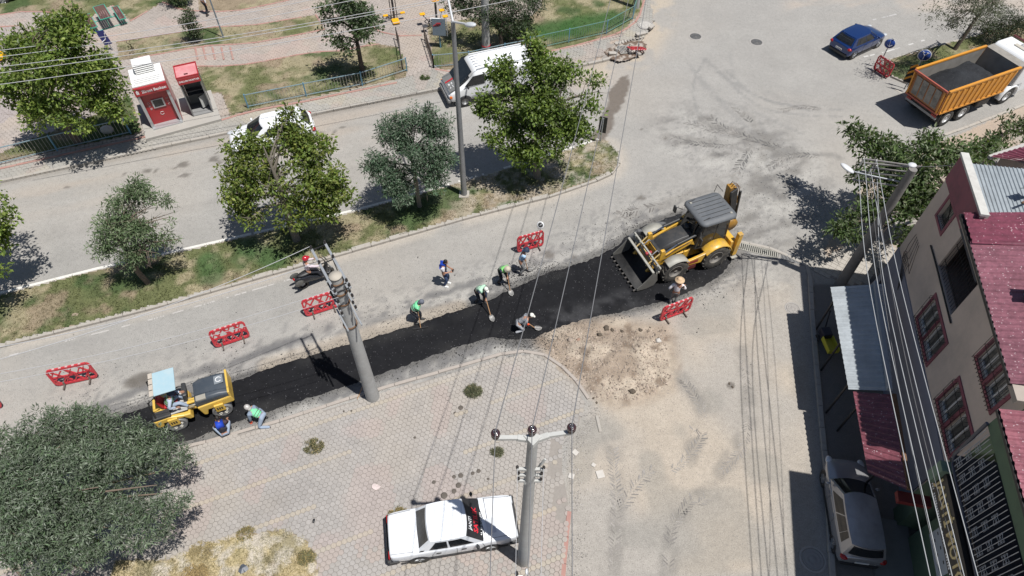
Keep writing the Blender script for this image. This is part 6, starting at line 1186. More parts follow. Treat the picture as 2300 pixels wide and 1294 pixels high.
for (a, b, c_, d_), ins in (((-2.95, -.74, 3.16, 4.68), wins[1:3]), ((-6.26, -4.2, 5.76, 7.42), wins[3:5]), ((-6.55, -4.33, 3.30, 4.85), wins[5:7]), ((1.08, 2.16, 5.68, 6.82), wins[:1])):
    o = wall_boxes('window_surround', a, b, c_, d_, list(ins), BURG, house, .035, .034); H(o)
# balcony recess: navy beam, bars, hanging wire
wbox(fbox(-2.15, .2, 6.92, 7.3, .0, .16), mat('navy_beam', (.022, .028, .045), .6, 0, .1, 3), 'balcony_beam')
for k in range(15): mb = MB(); s_ = -2.02 + k * 2.1 / 14; mb.tube([FP(s_, 5.14, -.05), FP(s_, 7.2, -.05)], .012, 4); H(mb.build('balcony_bar', IRON, house))
for h_ in (5.5, 6.3): mb = MB(); mb.tube([FP(-2.08, h_, -.05), FP(.13, h_, -.05)], .016, 4); H(mb.build('balcony_rail', IRON, house))
mb = MB(); mb.tube([FP(-2.4, 5.08, .04), FP(.2, 5.08, .04), FP(1.2, 5.05, .04)], .03, 6); H(mb.build('drain_pipe', DARKMETAL, house)); mb = MB(); mb.tube([FP(.35, 7.15, .10), FP(.0, 7.45, .12)], .07, 8); H(mb.build('downpipe', mat('pipe_grey', (.3, .3, .32), .6), house))
mb = MB(); [mb.tube([FP(2.4 - .15 * k, 4.4, .05), FP(2.3 - .3 * k, 3.9 - .1 * k, .12), FP(2.1, 3.3 + .1 * k, .14), FP(1.6 + .2 * k, 3.4, .06), FP(1.2, 2.4, .05)], .012, 4) for k in range(5)]; H(mb.build('cable_tangle', BLACKP, house))
# burgundy parapet with its pale cap, and the flat grey roof behind it
wbox(fbox(0, 2.97, 6.75, 7.86, .0, .03), BURG, 'parapet_face'); wbox(fbox(-.02, 2.95, 7.5, 7.86, -.25, -.002), CREAM, 'parapet'); wbox(fbox(-.08, 3.03, 7.863, 7.95, -.20, .07), mat('cap_concrete', (.5, .49, .46), .9, 0, .15, 4, .3, dirt=(.3, .28, .26, .5)), 'parapet_cap')
H(corrugated('flat_roof', FP(.35, 7.55, -.26), FP(.35, 7.75, -5.), FP(2.9, 7.8, -5.), FP(2.9, 7.6, -.26), .13, .03, GREYM, house, (.27, .30, .32), 3))
wbox(fbox(-.0, .34, 7.3, 7.5, -5, -.26), DINT, 'roof_gap')
# ribbed burgundy roofs: eaves towards the yard, ribs running up to the ridge
RB = (.155, .04, .062)
H(corrugated('upper_roof', FP(.22, 7.66, .4), FP(-1.15, 7.64, .4), FP(-1.0, 8.15, -4.2), FP(.62, 8.25, -4.2), .27, .05, REDR, house, RB, 5))
H(corrugated('main_roof', FP(-.95, 7.56, .42), FP(-6.3, 7.52, .42), FP(-6.3, 8.5, -5.), FP(-.75, 8.4, -5.), .235, .045, REDR, house, (.195, .078, .10), 6))
mb = MB(); mb.bar(FP(.25, 7.52, .40), FP(-6.3, 7.47, .40), .10, .10); H(mb.build('gutter', DARKMETAL, house)); wbox(fbox(-6.8, .2, 7.3, 7.49, .0, .36), mat('soffit', (.36, .31, .27), .9), 'soffit')
for (s_, o_) in ((-3.3, -.6),): q = fbox(s_ - .22, s_ + .22, 7.7, 8.5, o_ - .7, o_); wbox(q, mat('chimney_render', (.42, .42, .42), .9, 0, .1, 3), 'chimney'); q = fbox(s_ - .26, s_ + .26, 8.5, 8.56, o_ - .74, o_ + .04); wbox(q, DARKMETAL, 'chimney_cap')
# satellite dish arm with its dark box on the flat roof
sd_ = thing('roof_camera_mast', 'grey mast bracket with a dark box on the flat metal roof', 'bracket', FP(1.2, 7.7, -2.2), 0, None)
mb = MB(); mb.bar((-.9, -.3, .25), (.2, .1, .5), .06); mb.build('arm', RUST, sd_); mb = MB(); mb.box((.1, .05, .45), (.45, .35, .35)); mb.build('housing', DARKMETAL, sd_, bevel=.03); mb = MB(); mb.box((.5, .1, .45), (.6, .3, .3)); mb.build('cover', mat('tan_cover', (.3, .24, .18), .7), sd_, bevel=.02); mb = MB(); mb.panel((-.8, .25, .4), (-.3, .4, .4), (-.1, .1, .75), (-.5, -.05, .75), .02); mb.build('shield', mat('shield_grey', (.2, .22, .24), .3, .5), sd_); mb = MB(); mb.tube([(.1, 0, -.1), (.1, 0, .3)], .04, 6); mb.build('post', STEEL, sd_)
# far red roof and grey edge beyond the flat roof
h3 = thing('neighbour_house', 'house with a red ribbed roof just beyond the grey flat roof', 'house', FP(5.5, 0, -5), 0, 'houses on the right'); IM3 = Matrix.Translation(-FP(5.5, 0, -5))
o = corrugated('roof', P(2225, 352, 6.2), P(2340, 318, 6.2), P(2380, 350, 6.6), P(2290, 362, 6.2), .24, .045, REDR, h3, RB, 8); o.matrix_parent_inverse = IM3
mb = MB(); a_, b_ = P(2222, 354, 6.1), P(2345, 312, 6.1); mb.bar(a_, b_, .16, .12); o = mb.build('gutter', mat('gutter_pale', (.4, .38, .36), .8), h3); o.matrix_parent_inverse = IM3
q = MB(); pts_ = [P(2250, 352, 5.9), P(2340, 326, 5.9), P(2400, 360, 5.9), P(2300, 372, 5.9)]; q.slab([(p.x, p.y) for p in pts_], 0, 5.95); o = q.build('wall', CREAM, h3); o.matrix_parent_inverse = IM3
# ---- green shop with the grille balcony, signboard and doorway
shop = thing('green_shop', 'green shop building with a long sign and a white ornamental balcony grille', 'shop', FP(-9, 0, .35), 0, 'houses on the right'); IMS = Matrix.Translation(-FP(-9, 0, .35)); S_ = lambda o: (setattr(o, 'matrix_parent_inverse', IMS), o)[1]
GRN = mat('green_render', (.10, .15, .095), .9, 0, .08, 2, .1, dirt=(.06, .08, .06, .4)); s1_, s0_ = -7.46, -14
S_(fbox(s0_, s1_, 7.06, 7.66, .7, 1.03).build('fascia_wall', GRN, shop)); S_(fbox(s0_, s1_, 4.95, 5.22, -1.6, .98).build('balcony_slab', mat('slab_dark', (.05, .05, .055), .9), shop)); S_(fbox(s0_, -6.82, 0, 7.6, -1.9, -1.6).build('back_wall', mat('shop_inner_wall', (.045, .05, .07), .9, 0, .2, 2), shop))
S_(fbox(-6.84, -6.80, 3.0, 7.5, -1.6, .0).build('end_wall', GRN, shop)); S_(fbox(-7.95, -7.62, 4.25, 5.05, .99, 1.3).build('sign_bracket', mat('mint_render', (.16, .23, .17), .9), shop))
mb = MB(); mb.tube([FP(s1_, 7.15, 1.08), FP(-7.58, 5.44, 1.10), FP(-7.82, 5.27, 1.10), FP(s0_, 5.27, 1.10)], .05, 8); S_(mb.build('grille_frame', mat('frame_slate', (.07, .075, .095), .5), shop))
GRW = mat('grille_white', (.42, .43, .45), .5)
for k in range(42): s_ = -7.6 - k * .148; mb = MB(); mb.tube([FP(s_, 5.29, 1.10), FP(s_, 7.07, 1.08)], .011, 4, False); S_(mb.build('grille_bar', GRW, shop))
orn = None
for k in range(12):
    for j in range(3):
        s_, h_ = -7.9 - k * .5, 5.62 + j * .48
        if orn is None:
            mb = MB()
            for a in range(4):
                for sg in (-1, 1): mb.tube([FU * (sg * .11 * t_) + V3(0, 0, (a - 1.5) * .06 + .05 * t_ * (1 if a % 2 else -1)) for t_ in (0, .5, 1)], .007, 4, False)
                for sg in (-1, 1): mb.tube([FU * (sg * (.1 + .025 * math.cos(t_))) + V3(0, 0, (a - 1.5) * .07 + .025 * math.sin(t_)) for t_ in np.linspace(0, 6.28, 8)], .006, 4, False)
            orn = mb.build('grille_rosette', GRW, shop); S_(orn); orn.location = FP(s_, h_, 1.12)
        else: o = S_(copyobj(orn, shop)); o.location = FP(s_, h_, 1.12)
sb = S_(fbox(s0_, -7.75, 4.05, 4.92, 1.0, 1.14).build('signboard', mat('sign_brown', (.035, .032, .028), .5, 0, .1, 3), shop))
GOLD = mat('sign_gold', (.6, .48, .24), .5)
Msg = frame(FP(-8.0, 4.52, 1.146), -FU, (0, 0, 1)); o = text_mesh('sign_lettering', 'JANTİ MOTOR', .58, GOLD, shop, None, .012, align='LEFT', bold=.012, sx=.86); o.data.transform(Msg); S_(o)
o = blurred_line('sign_small_lettering', mat('white_lettering', (.75, .75, .75), .6), shop, None, 3.4, .11, 44, 12); o.data.transform(frame(FP(-9.6, 4.15, 1.146), -FU, (0, 0, 1))); S_(o)
H_ = corrugated('roof', FP(-7.38, 7.8, 1.12), FP(s0_, 7.78, 1.12), FP(s0_, 8.7, -5), FP(-7.38, 8.7, -5), .235, .045, REDR, shop, (.24, .085, .105), 9); S_(H_)
mb = MB(); mb.bar(FP(-7.38, 7.72, 1.10), FP(s0_, 7.70, 1.10), .1, .09); S_(mb.build('gutter', DARKMETAL, shop))
S_(fbox(-7.6, -7.0, 0, 3.0, -.4, .36).build('pillar', GRN, shop)); S_(fbox(-10.1, -8.0, .1, 2.6, .0, .06).build('poster_wall', GRN, shop)); S_(fbox(-9.75, -8.35, 1.5, 2.5, .065, .08).build('poster', mat('poster_white', (.5, .53, .56), .5, 0, .1, 4), shop))
for k in range(8): a_ = -9.6 + k * .15; S_(fbox(a_, a_ + .1, 1.75 + .25 * (k % 3), 1.8 + .25 * (k % 3), .082, .086).build('poster_print', BLACKP, shop))
S_(fbox(-7.9, -7.55, 2.35, 2.55, .4, 1.4).build('red_beam', mat('dull_red', (.16, .015, .015), .6), shop)); S_(fbox(-10.2, s1_, .0, .12, .0, 1.3).build('shop_step', mat('step_concrete', (.2, .2, .19), .9, 0, .2, 4), shop))
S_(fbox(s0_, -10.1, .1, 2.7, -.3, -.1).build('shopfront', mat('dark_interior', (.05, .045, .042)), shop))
# low annex with a dark box between the pole and the house
an = thing('low_wall', 'low beige yard wall between the leaning pole and the cream house', 'wall', P(1990, 620), 0, None); IA = Matrix.Translation(-P(1990, 620))
for (a_, b_, hh) in ((P(2012, 586, 1.4), P(1950, 652, 1.4), 1.4), (P(2036, 545, 1.6), P(2012, 586, 1.6), 1.6)): q = MB(); a2, b2 = V3(a_.x, a_.y, hh / 2), V3(b_.x, b_.y, hh / 2); q.bar(a2, b2, .18, hh); o = q.build('wall_segment', CREAM, an); o.matrix_parent_inverse = IA
bxp = P(1985, 630, .5); q = MB(); q.box((0, 0, .5), (.8, .6, 1.)); o = q.build('meter_cabinet', mat('cabinet_dark', (.05, .06, .08), .5), None, Matrix.Translation((bxp.x, bxp.y, 0)), bevel=.03); tag(o, 'dark metal cabinet standing behind the low yard wall', 'cabinet')
# ---- canopies in front of the houses
aw1 = thing('canopy', 'grey corrugated canopy in front of the cream house', 'canopy', (12.7, 14, 0), 0, 'corrugated canopies over the yard'); IW = Matrix.Translation((-12.7, -14, 0))
def AWN(o, I=IW): o.matrix_parent_inverse = I; return o
e0, e1 = V3(12.67, 16.87, 2.5), V3(12.0, 12.22, 2.5); i0, i1 = V3(14.62, 16.75, 2.9), V3(13.3, 11.95, 2.9)
AWN(corrugated('canopy_sheet', e0, e1, i1, i0, .215, .035, GREYM, aw1, (.36, .39, .41), 21))
mb = MB(); mb.bar(i0 + V3(-.4, 0, .08), i1 + V3(-.15, 0, .08), .14, .16); AWN(mb.build('wall_plate', mat('plate_grey', (.3, .33, .36), .8), aw1))
for p_ in (e0 + V3(.25, -.3, 0), e1 + V3(.25, .4, 0), (e0 + e1) / 2 + V3(.25, 0, 0)): mb = MB(); mb.tube([(p_.x, p_.y, 0), (p_.x, p_.y, 2.48)], .04, 8); AWN(mb.build('canopy_post', DARKMETAL, aw1))
aw2 = thing('canopy', 'burgundy corrugated canopy over the silver car', 'canopy', (12, 10, 0), 0, 'corrugated canopies over the yard'); IW2 = Matrix.Translation((-12, -10, 0))
f0, f1 = V3(12.16, 12.16, 2.46), V3(11.75, 9.15, 2.42); j0, j1 = V3(13.26, 11.82, 2.86), V3(12.6, 8.42, 2.82)
AWN(corrugated('canopy_sheet', f0, f1, j1, j0, .215, .04, REDR, aw2, (.17, .055, .07), 22), IW2)
for p_ in (f0 + V3(.3, -.3, 0), f1 + V3(.7, .3, 0)): mb = MB(); mb.tube([(p_.x, p_.y, 0), (p_.x, p_.y, 2.44)], .04, 8); AWN(mb.build('canopy_post', DARKMETAL, aw2), IW2)
mb = MB(); mb.bar(j0 + V3(.05, 0, .02), j1 + V3(.05, 0, .02), .12, .12); AWN(mb.build('wall_plate', RUST, aw2), IW2)
# little yellow hand truck under the canopy
hc = P(1852, 775); ht = thing('hand_cart', 'yellow hand cart standing in the canopy shade by the kerb', 'cart', (hc.x, hc.y, 0), R(96)); YC = mat('cart_yellow', (.55, .5, .05), .5, 0, .1, 5)
q = MB(); q.box((-.25, 0, .3), (.7, .42, .06)); q.build('tray_floor', YC, ht)
for s_ in (-1, 1): q = MB(); q.box((-.25, s_ * .21, .42), (.7, .03, .22)); q.build('tray_side', YC, ht); q = MB(); q.lathe([(.02, -.04), (.13, -.04), (.13, .04), (.02, .04)], (.3, s_ * .24, .13), (0, 1, 0), 14); q.build('wheel', RUBBER, ht)
q = MB(); q.box((-.6, 0, .42), (.03, .44, .22)); q.build('tray_end', YC, ht); q = MB(); q.box((.3, 0, .42), (.42, .38, .34)); q.build('engine_box', mat('navy_box', (.02, .02, .035), .5), ht, bevel=.03); q = MB(); q.tube([(.45, .0, .5), (1.0, -.25, 1.0)], .025, 6); q.ell((1.0, -.25, 1.0), .04); q.build('handle', IRON, ht)
# tiled forecourt slabs near the pole
yard = MB(); yp = W([(1905, 548), (1960, 520), (2010, 560), (1990, 640), (1905, 640), (1822, 605)]); yard.slab([(p.x, p.y) for p in yp], -.02, .018); yd = yard.build('yard_paving', mat('paving_joint_sand', (.2, .17, .14)), kind='structure')
TILE = mat('yard_tile', (.38, .35, .31), .9, 0, .12, 3, .2); tmesh = None; a0 = R(-38); xs_ = [p.x for p in yp]; ys_ = [p.y for p in yp]
for i in range(-30, 30):
    for j in range(-30, 30):
        x = yp[0].x + i * .25 * math.cos(a0) - j * .25 * math.sin(a0); y = yp[0].y + i * .25 * math.sin(a0) + j * .25 * math.cos(a0)
        if not inpoly(np.array([x]), np.array([y]), yp)[0]: continue
        if tmesh is None: q = MB(); q.box((0, 0, 0), (.236, .236, .03)); o = q.build('tile', TILE, yd); tmesh = o.data
        else: o = bpy.data.objects.new('tile', tmesh); COL.objects.link(o); o.parent = yd
        o.location = (x, y, .02 + rnd.gauss(0, .002)); o.rotation_euler = (rnd.gauss(0, .008), rnd.gauss(0, .008), a0)

# ================================================================ POLES, LAMPS AND WIRES
def wire(a, b, label, sag=.25, r=.012, m=None, group='overhead wires', via=None):
    a, b = Vector(a), Vector(b); n = 24; mb = MB(); pts = [a.lerp(b, i / n) - V3(0, 0, sag * 4 * (i / n) * (1 - i / n)) for i in range(n + 1)]
    if via is not None: pts = catmull([a, Vector(via), b], 8)
    mb.tube([p - a for p in pts], r, 5, False); o = mb.build('overhead_wire', m or mat('cable_grey', (.16, .16, .165), .6), None, Matrix.Translation(a)); return tag(o, label, 'wire', group)
WPALE = mat('cable_pale', (.42, .42, .43), .5)
# A: concrete pole by the asphalt strip
b = P(838, 893); pa = thing('utility_pole', 'thick concrete pole with long double crossarms beside the new asphalt', 'pole', (b.x, b.y, 0), 0, 'concrete utility poles')
q = MB(); q.tube([(0, 0, -.1), (0, 0, 7.5)], [.27, .175], 24); q.build('pole_shaft', CONC, pa); q = MB(); q.lathe([(.01, 0), (.2, 0), (.2, .03), (.01, .05)], (0, 0, 7.5), (0, 0, 1), 20); q.build('pole_cap', mat('cap_dusty', (.42, .38, .32), .9), pa)
GALV = mat('weathered_galvanised', (.40, .42, .44), .5, .5, .15, 8, dirt=(.2, .19, .17, .3)); INS = mat('insulator_brown', (.045, .02, .022), .15, 0, .15, 10, coat=.5); INB = mat('insulator_dark', (.025, .022, .024), .25)
for z in (7.25, 6.75, 6.25, 5.0): q = MB(); q.lathe([(.15, -.03), (.21 + (7.5 - z) * .013, -.03), (.21 + (7.5 - z) * .013, .03), (.15, .03)], (0, 0, z), (0, 0, 1), 20); q.build('clamp_band', RUST, pa)
def ins_pin(mb, p, s=.05): mb.lathe([(.01, -.09), (s * .5, -.08), (s, -.03), (s * .6, 0), (s, .03), (s * .5, .08), (.01, .09)], p, (0, 0, 1), 10)
ed = V3(-.52, .854, 0); er = V3(ed.y, -ed.x, 0)
for lvl, (z, fwd, bk_) in enumerate(((7.42, 1.55, .6), (6.9, .5, .6), (6.3, .4, .6), (5.6, .3, .7))):
    for sgn in (-1, 1): q = MB(); o_ = er * sgn * .23; q.bar(ed * fwd + o_ + V3(0, 0, z), -ed * bk_ + o_ + V3(0, 0, z), .075 if lvl == 0 else .05, .06); q.build('crossarm', GALV, pa)
    if lvl < 3:
        for k, t_ in enumerate((fwd * .95, fwd * .5, -bk_ * .55, -bk_ * .9)):
            for sgn in (-1, 1): q = MB(); ins_pin(q, ed * t_ + er * sgn * .23 + V3(0, 0, z + .1), .045); q.build('insulator', INB, pa)
            if lvl == 0: q = MB(); q.bar(ed * t_ + er * .23 + V3(0, 0, z - .03), ed * t_ - er * .23 + V3(0, 0, z - .03), .03); q.build('arm_strut', DARKMETAL, pa)
for sgn in (-1, 1): q = MB(); q.bar(V3(0, 0, 6.2) + er * sgn * .2, V3(0, 0, 7.4) + ed * 1.1 + er * sgn * .23, .035); q.build('brace', DARKMETAL, pa)
for k, (t_, ly) in enumerate(((1.5, 823), (.75, 790), (-.5, 850), (-.85, 868))):
    a_ = b + ed * t_ - er * .23 + V3(0, 0, 7.55); wire(a_, P(-60, ly, 7.2), ['topmost of the four thin wires running left from the concrete pole', 'second of the four thin wires running left from the concrete pole', 'third of the four thin wires running left from the concrete pole', 'lowest of the four thin wires running left from the concrete pole'][k], .35, .008 + .003 * (k < 2), WPALE)
# C: foreground pole with the Y-shaped head and three insulators
b = P(1175, 1262); pc = thing('utility_pole', 'tall concrete pole with a pale Y-shaped head and three round brown insulators', 'pole', (b.x, b.y, 0), 0, 'concrete utility poles')
q = MB(); q.tube([(0, 0, -.1), (.03, .0, 9.25)], [.21, .12], 24); q.build('pole_shaft', CONC, pc)
IPS = [P(1113, 978, 9.45) - b, P(1195, 970, 9.45) - b, P(1283, 965, 9.45) - b]; HEAD = mat('head_concrete', (.45, .45, .43), .85, 0, .15, 12, .4)
c_ = V3(.03, -.02, 9.25)
for k in (0, 2): q = MB(); e_ = Vector((IPS[k].x, IPS[k].y, 9.32)); q.bar(c_ + V3((-.1 if k == 0 else .1), .02, -.02), c_.lerp(e_, .42) + V3(0, .03, .0), .13, .12); q.bar(c_.lerp(e_, .40) + V3(0, .03, .0), e_, .10, .10); q.build('head_arm', HEAD, pc, bevel=.01)
q = MB(); q.prism([(-.22, .06), (0, -.18), (.22, .06), (0, .14)], (c_.x, c_.y, 9.16), (1, 0, 0), (0, 1, 0), (0, 0, 1), .18); q.build('head_plate', HEAD, pc, bevel=.01)
for k in range(3):
    p_ = IPS[k]; q = MB(); q.lathe([(.03, -.14), (.085, -.12), (.06, -.06), (.105, -.03), (.07, .02), (.11, .05), (.10, .09), (.05, .12), (.035, .10), (.02, .14), (.001, .15)], (p_.x, p_.y, 9.5), (0, 0, 1), 24); i_ = q.build('insulator', INS, pc); q = MB(); q.tube([(p_.x + math.cos(a) * .045, p_.y + math.sin(a) * .045, 9.635) for a in np.linspace(0, 6.28, 14)], .008, 5, False); q.build('tie_ring', CHROME, i_)
for k, (z, L_) in enumerate(((7.7, .34), (7.35, .3), (7.0, .3))):
    q = MB(); q.box((0.02, -.06, z), (L_ * 2, .07, .09)); q.build('bracket', HEAD, pc)
    for s_ in (-1, 1): q = MB(); ins_pin(q, (s_ * L_ * .95 + .02, -.06, z + .12), .04); q.build('small_insulator', INB, pc)
q = MB(); q.bar((-.1, -.1, 6.9), (.38, .12, 7.9), .05, .05); q.build('brace', HEAD, pc)
far = [P(1362, 20, 9.0), P(1398, 0, 9.0), P(1437, -6, 9.0)]; nms = ['left', 'middle', 'right']
W3 = []
for k in range(3):
    a_ = b + V3(IPS[k].x, IPS[k].y, 9.66); q_ = P([1287, 1340, 1395][k], 322, 9.1); d_ = (q_ - a_); far_ = a_ + d_ * 2.2; far_.z = 9.2
    wire(a_, far_, f'{nms[k]} of the three long wires crossing the junction from the brown insulators', .5, .013)
    wire(a_, P([1096, 1182, 1286][k], 1420, 9.55), f'{nms[k]} of the three wires leaving the brown insulators towards the bottom edge', .03, .011)
for k, x in enumerate((-.3, .34)): wire(b + V3(x, -.06, 7.82), P([1156, 1212][k], 1420, 7.7), ['left pale thin wire dropping past the foreground pole', 'right pale thin wire dropping past the foreground pole'][k], .02, .007, WPALE)
# D: leaning-looking pole by the houses, with six bars and two lamps
b = P(1885, 642); pd = thing('utility_pole', 'dark concrete pole with six horizontal bars and two lamp heads by the cream house', 'pole', (b.x, b.y, 0), 0, 'concrete utility poles')
q = MB(); q.tube([(0, 0, -.1), (-.02, -.1, 6.95)], [.23, .15], 20); q.build('pole_shaft', mat('dark_pole_concrete', (.2, .19, .18), .9, 0, .2, 4, .3, dirt=(.1, .09, .08, .5)), pd)
arms = [(7.0, 1942, 357, 2068, 375), (6.9, 1942, 366, 2062, 377), (6.6, 1957, 377, 2035, 386), (6.4, 1925, 385, 2045, 398), (6.1, 1942, 397, 2010, 404), (5.9, 1915, 404, 2032, 420)]
for (z, x0_, y0_, x1_, y1_) in arms: q = MB(); q.bar(P(x0_, y0_, z) - b, P(x1_, y1_, z) - b, .045, .05); q.build('crossarm', mat('arm_grey', (.26, .25, .24), .6, .3, .2, 9, dirt=(.15, .1, .07, .5)), pd)
for (z, x_, y_) in ((7.05, 1940, 356), (7.05, 1969, 360), (6.65, 1957, 378), (6.45, 1929, 385), (6.45, 1969, 372)): q = MB(); p_ = P(x_, y_, z) - b; q.tube([p_, p_ - V3(0, 0, .35)], .03, 6); q.build('insulator', mat('insulator_pale', (.4, .4, .38), .4), pd)
LAMPW = mat('lamp_shell', (.55, .56, .57), .4, 0, .05, 6)
for (x_, y_, z, ax_) in ((1903, 378, 6.6, -.35), (2049, 371, 7.25, 0)): p_ = P(x_, y_, z) - b; q = MB(); q.ell(p_, (.30 if ax_ else .16, .13, .07), 16, 8, rot=Euler((0, .25 if ax_ else 0, -.7 if ax_ else 0))); q.build('lamp_head', LAMPW, pd)
q = MB(); q.tube([P(1915, 385, 6.55) - b, P(1945, 392, 6.4) - b, V3(0, 0, 6.2)], .03, 6); q.build('lamp_arm', STEEL, pd)
ends = [(2090, 1294), (2115, 1294), (2140, 1294), (2166, 1294), (2197, 1294)]; starts = [(1928, 388, 6.4), (1941, 358, 7.05), (1970, 400, 6.1), (1955, 380, 6.6), (1969, 362, 7.05)]; mids = [(1956, 660), (1975, 660), (1990, 660), (2008, 660), (2028, 660)]
ordn = ['first', 'second', 'third', 'fourth', 'fifth']
for k in range(5):
    a_ = P(*starts[k]); q_ = P(*mids[k], 6.55); d_ = P(*ends[k], 6.5); d2 = q_ + (d_ - q_) * 1.3; wire(a_, d2, f'{ordn[k]} wire from the left of the five running down past the house front', .12, .013, mat('cable_pale2', (.36, .37, .38), .5), via=q_)
    if k in (1, 3): wire(P(starts[k][0] + 12, starts[k][1] + 30, 6.2), P(ends[k][0] + 12, ends[k][1] + 60, 6.3), f'thin drop wire just right of the {ordn[k]} house-front wire', .5, .008)
wire(P(2060, 374, 7.), P(2160, 368, 7.6), 'short service wire between the barred pole and the grey roof', .05, .01)
# B: tall street lamp in the median
b = P(1043, 442); sl_ = thing('street_lamp', 'tall grey street lamp in the median with two lamp arms', 'street lamp', (b.x, b.y, KH), 0, 'street lighting')
q = MB(); q.tube([(0, 0, -.1), (0, 0, 9.2)], [.15, .085], 16); q.build('lamp_post', mat('post_grey', (.26, .265, .275), .5, .3, .1, 5, dirt=(.15, .14, .13, .3)), sl_); q = MB(); q.box((0, 0, .02), (.5, .5, .08)); q.build('base_plate', KSTONE, sl_)
p1_ = P(1052, 62, 9.6) - b; p2_ = P(1004, -10, 9.8) - b; top = V3(0, 0, 9.2); q = MB(); q.tube([top, p1_], .045, 8); q.build('lamp_arm', LAMPW, sl_); q = MB(); q.tube([top, p2_], .045, 8); q.build('lamp_arm', LAMPW, sl_)
for p_, d_ in ((p1_, p1_ - top), (p2_, p2_ - top)): dd_ = d_.normalized(); q = MB(); q.ell(p_ + dd_ * .15, (.34, .17, .09), 18, 8, rot=dd_.to_track_quat('X', 'Z').to_matrix()); q.build('lamp_head', mat('lamp_bowl', (.5, .52, .54), .2, 0, .05, 6), sl_)
# E, F, G: other posts
b = P(1092, 122); o = thing('utility_pole', 'thick light concrete pole behind the white van', 'pole', (b.x, b.y, KH), 0, 'concrete utility poles'); q = MB(); q.tube([(0, 0, -.1), (0, 0, 8.8)], [.25, .17], 20); q.build('pole_shaft', CONC, o); q = MB(); q.lathe([(.15, -.03), (.27, -.03), (.27, .03), (.15, .03)], (0, 0, .5), (0, 0, 1), 16); q.build('clamp_band', REDP, o)
b = P(504, 90); o = thing('park_lamp', 'thin blue-grey park lamp post leaning out of the top edge', 'street lamp', (b.x, b.y, KH), 0, 'street lighting'); q = MB(); q.tube([(0, 0, -.1), (0, 0, 4.0)], [.05, .035], 10); q.build('lamp_post', mat('blue_grey_post', (.2, .25, .29), .5, .3), o); q = MB(); q.tube([(0, 0, 4.0), (-.2, .1, 4.15), (-.6, .2, 4.1)], .03, 6); q.ell((-.75, .22, 4.08), (.25, .1, .05), 12, 6, rot=(0, 0, -.2)); q.build('lamp_head', LAMPW, o)
b = P(1428, 22); o = thing('utility_pole', 'grey pole rising out of the fence bend at the top edge', 'pole', (b.x, b.y, KH), 0, 'concrete utility poles'); q = MB(); q.tube([(0, 0, -.1), (0, 0, 8)], [.2, .14], 16); q.build('pole_shaft', CONC, o)
# insulated wires over the park, upper left
for k, (a_, b_) in enumerate((((-60, 120), (760, -14)), ((-60, 135), (900, -22)), ((-60, 157), (1000, -5)), ((-60, 172), (1100, -20)), ((-40, 195), (1200, -10)))): wire(P(*a_, 6.5), P(*b_, 6.5), f'{ordn[k]} from the top of the five wires crossing the park and the big maple', .25, .014, WPALE)
# ================================================================ STREET FURNITURE
# steel fences: posts, rails and every upright bar
PB = mat('fence_blue', (.13, .30, .42), .5, .1, .15, 6, dirt=(.3, .25, .2, .4)); BARM = mat('fence_bar_pale', (.42, .40, .34), .6, .1, .15, 10, dirt=(.2, .12, .07, .4)); RAILM = mat('fence_rail', (.22, .33, .38), .55, .1, .2, 6, dirt=(.3, .2, .14, .5)); GRNF = mat('fence_green', (.12, .26, .22), .55, .1, .2, 6, dirt=(.3, .2, .14, .5)); DKF = mat('fence_dark', (.09, .07, .06), .7, .1, .2, 6)
def fence(line, label, post_every=3.2, h=.9, bars=.15, pm=PB, rm=RAILM, bm=BARM, z=KH + .02):
    L = catmull(line, 6) if len(line) > 2 else [Vector(p) for p in line]; o0 = L[0]; root = thing('steel_fence', label, 'fence', (o0.x, o0.y, z), 0, 'steel fences round the park')
    rel = [p - Vector((o0.x, o0.y, 0)) for p in L]; posts = resample(rel, post_every); posts = posts if (posts[-1] - rel[-1]).length < .6 else posts + [rel[-1]]
    for i, p in enumerate(posts):
        a = ang(posts[max(0, i - 1)], posts[min(len(posts) - 1, i + 1)]) if len(posts) > 1 else 0
        q = MB(); q.bar((p.x, p.y, -.05), (p.x, p.y, h + .06), .06, .06); q.build('fence_post', pm, root)
    for a, b in zip(posts, posts[1:]):
        seg = resample([a, b], .99 * (b - a).length)
        for hh in (.12, h): q = MB(); q.bar((a.x, a.y, hh), (b.x, b.y, hh), .035, .04); q.build('fence_rail', rm, root)
        n = max(1, int((b - a).length / bars)); me = None
        for k in range(1, n):
            t_ = a.lerp(b, k / n)
            if me is None: q = MB(); q.tube([(0, 0, .12), (0, 0, h)], .011, 4, False); o = q.build('fence_bar', bm, root); me = o.data
            else: o = bpy.data.objects.new('fence_bar', me); COL.objects.link(o); o.parent = root
            o.location = (t_.x, t_.y, 0)
    return root
fence(W([(-40, 386), (40, 366), (190, 330), (322, 300)]), 'blue steel fence in front of the large maple, left edge of the photo', 3.6, .95, .17)
fence(W([(560, 248), (680, 224), (790, 203), (890, 180), (915, 165)]), 'pale steel fence along the lawn with the dark park tree', 3.2, .85, .16)
fence(W([(905, 160), (900, 120), (893, 95)]), 'dark rusty return of the lawn fence at the gap', 2.2, .8, .17, DKF, DKF, DKF)
fence(W([(975, 158), (965, 125), (955, 96)]), 'dark rusty fence on the right side of the footpath gap', 2.2, .8, .17, DKF, DKF, DKF)
fence(W([(975, 158), (1000, 164), (1090, 142), (1180, 124)]), 'green-blue steel fence behind the white van', 2.3, .85, .16)
fence(W([(1190, 120), (1280, 100), (1360, 82), (1400, 66), (1425, 40), (1436, 0), (1442, -40)]), 'green steel fence curving round the bright grass corner', 2.6, .9, .16, PB, GRNF, mat('fence_bar_green', (.2, .3, .24), .6))
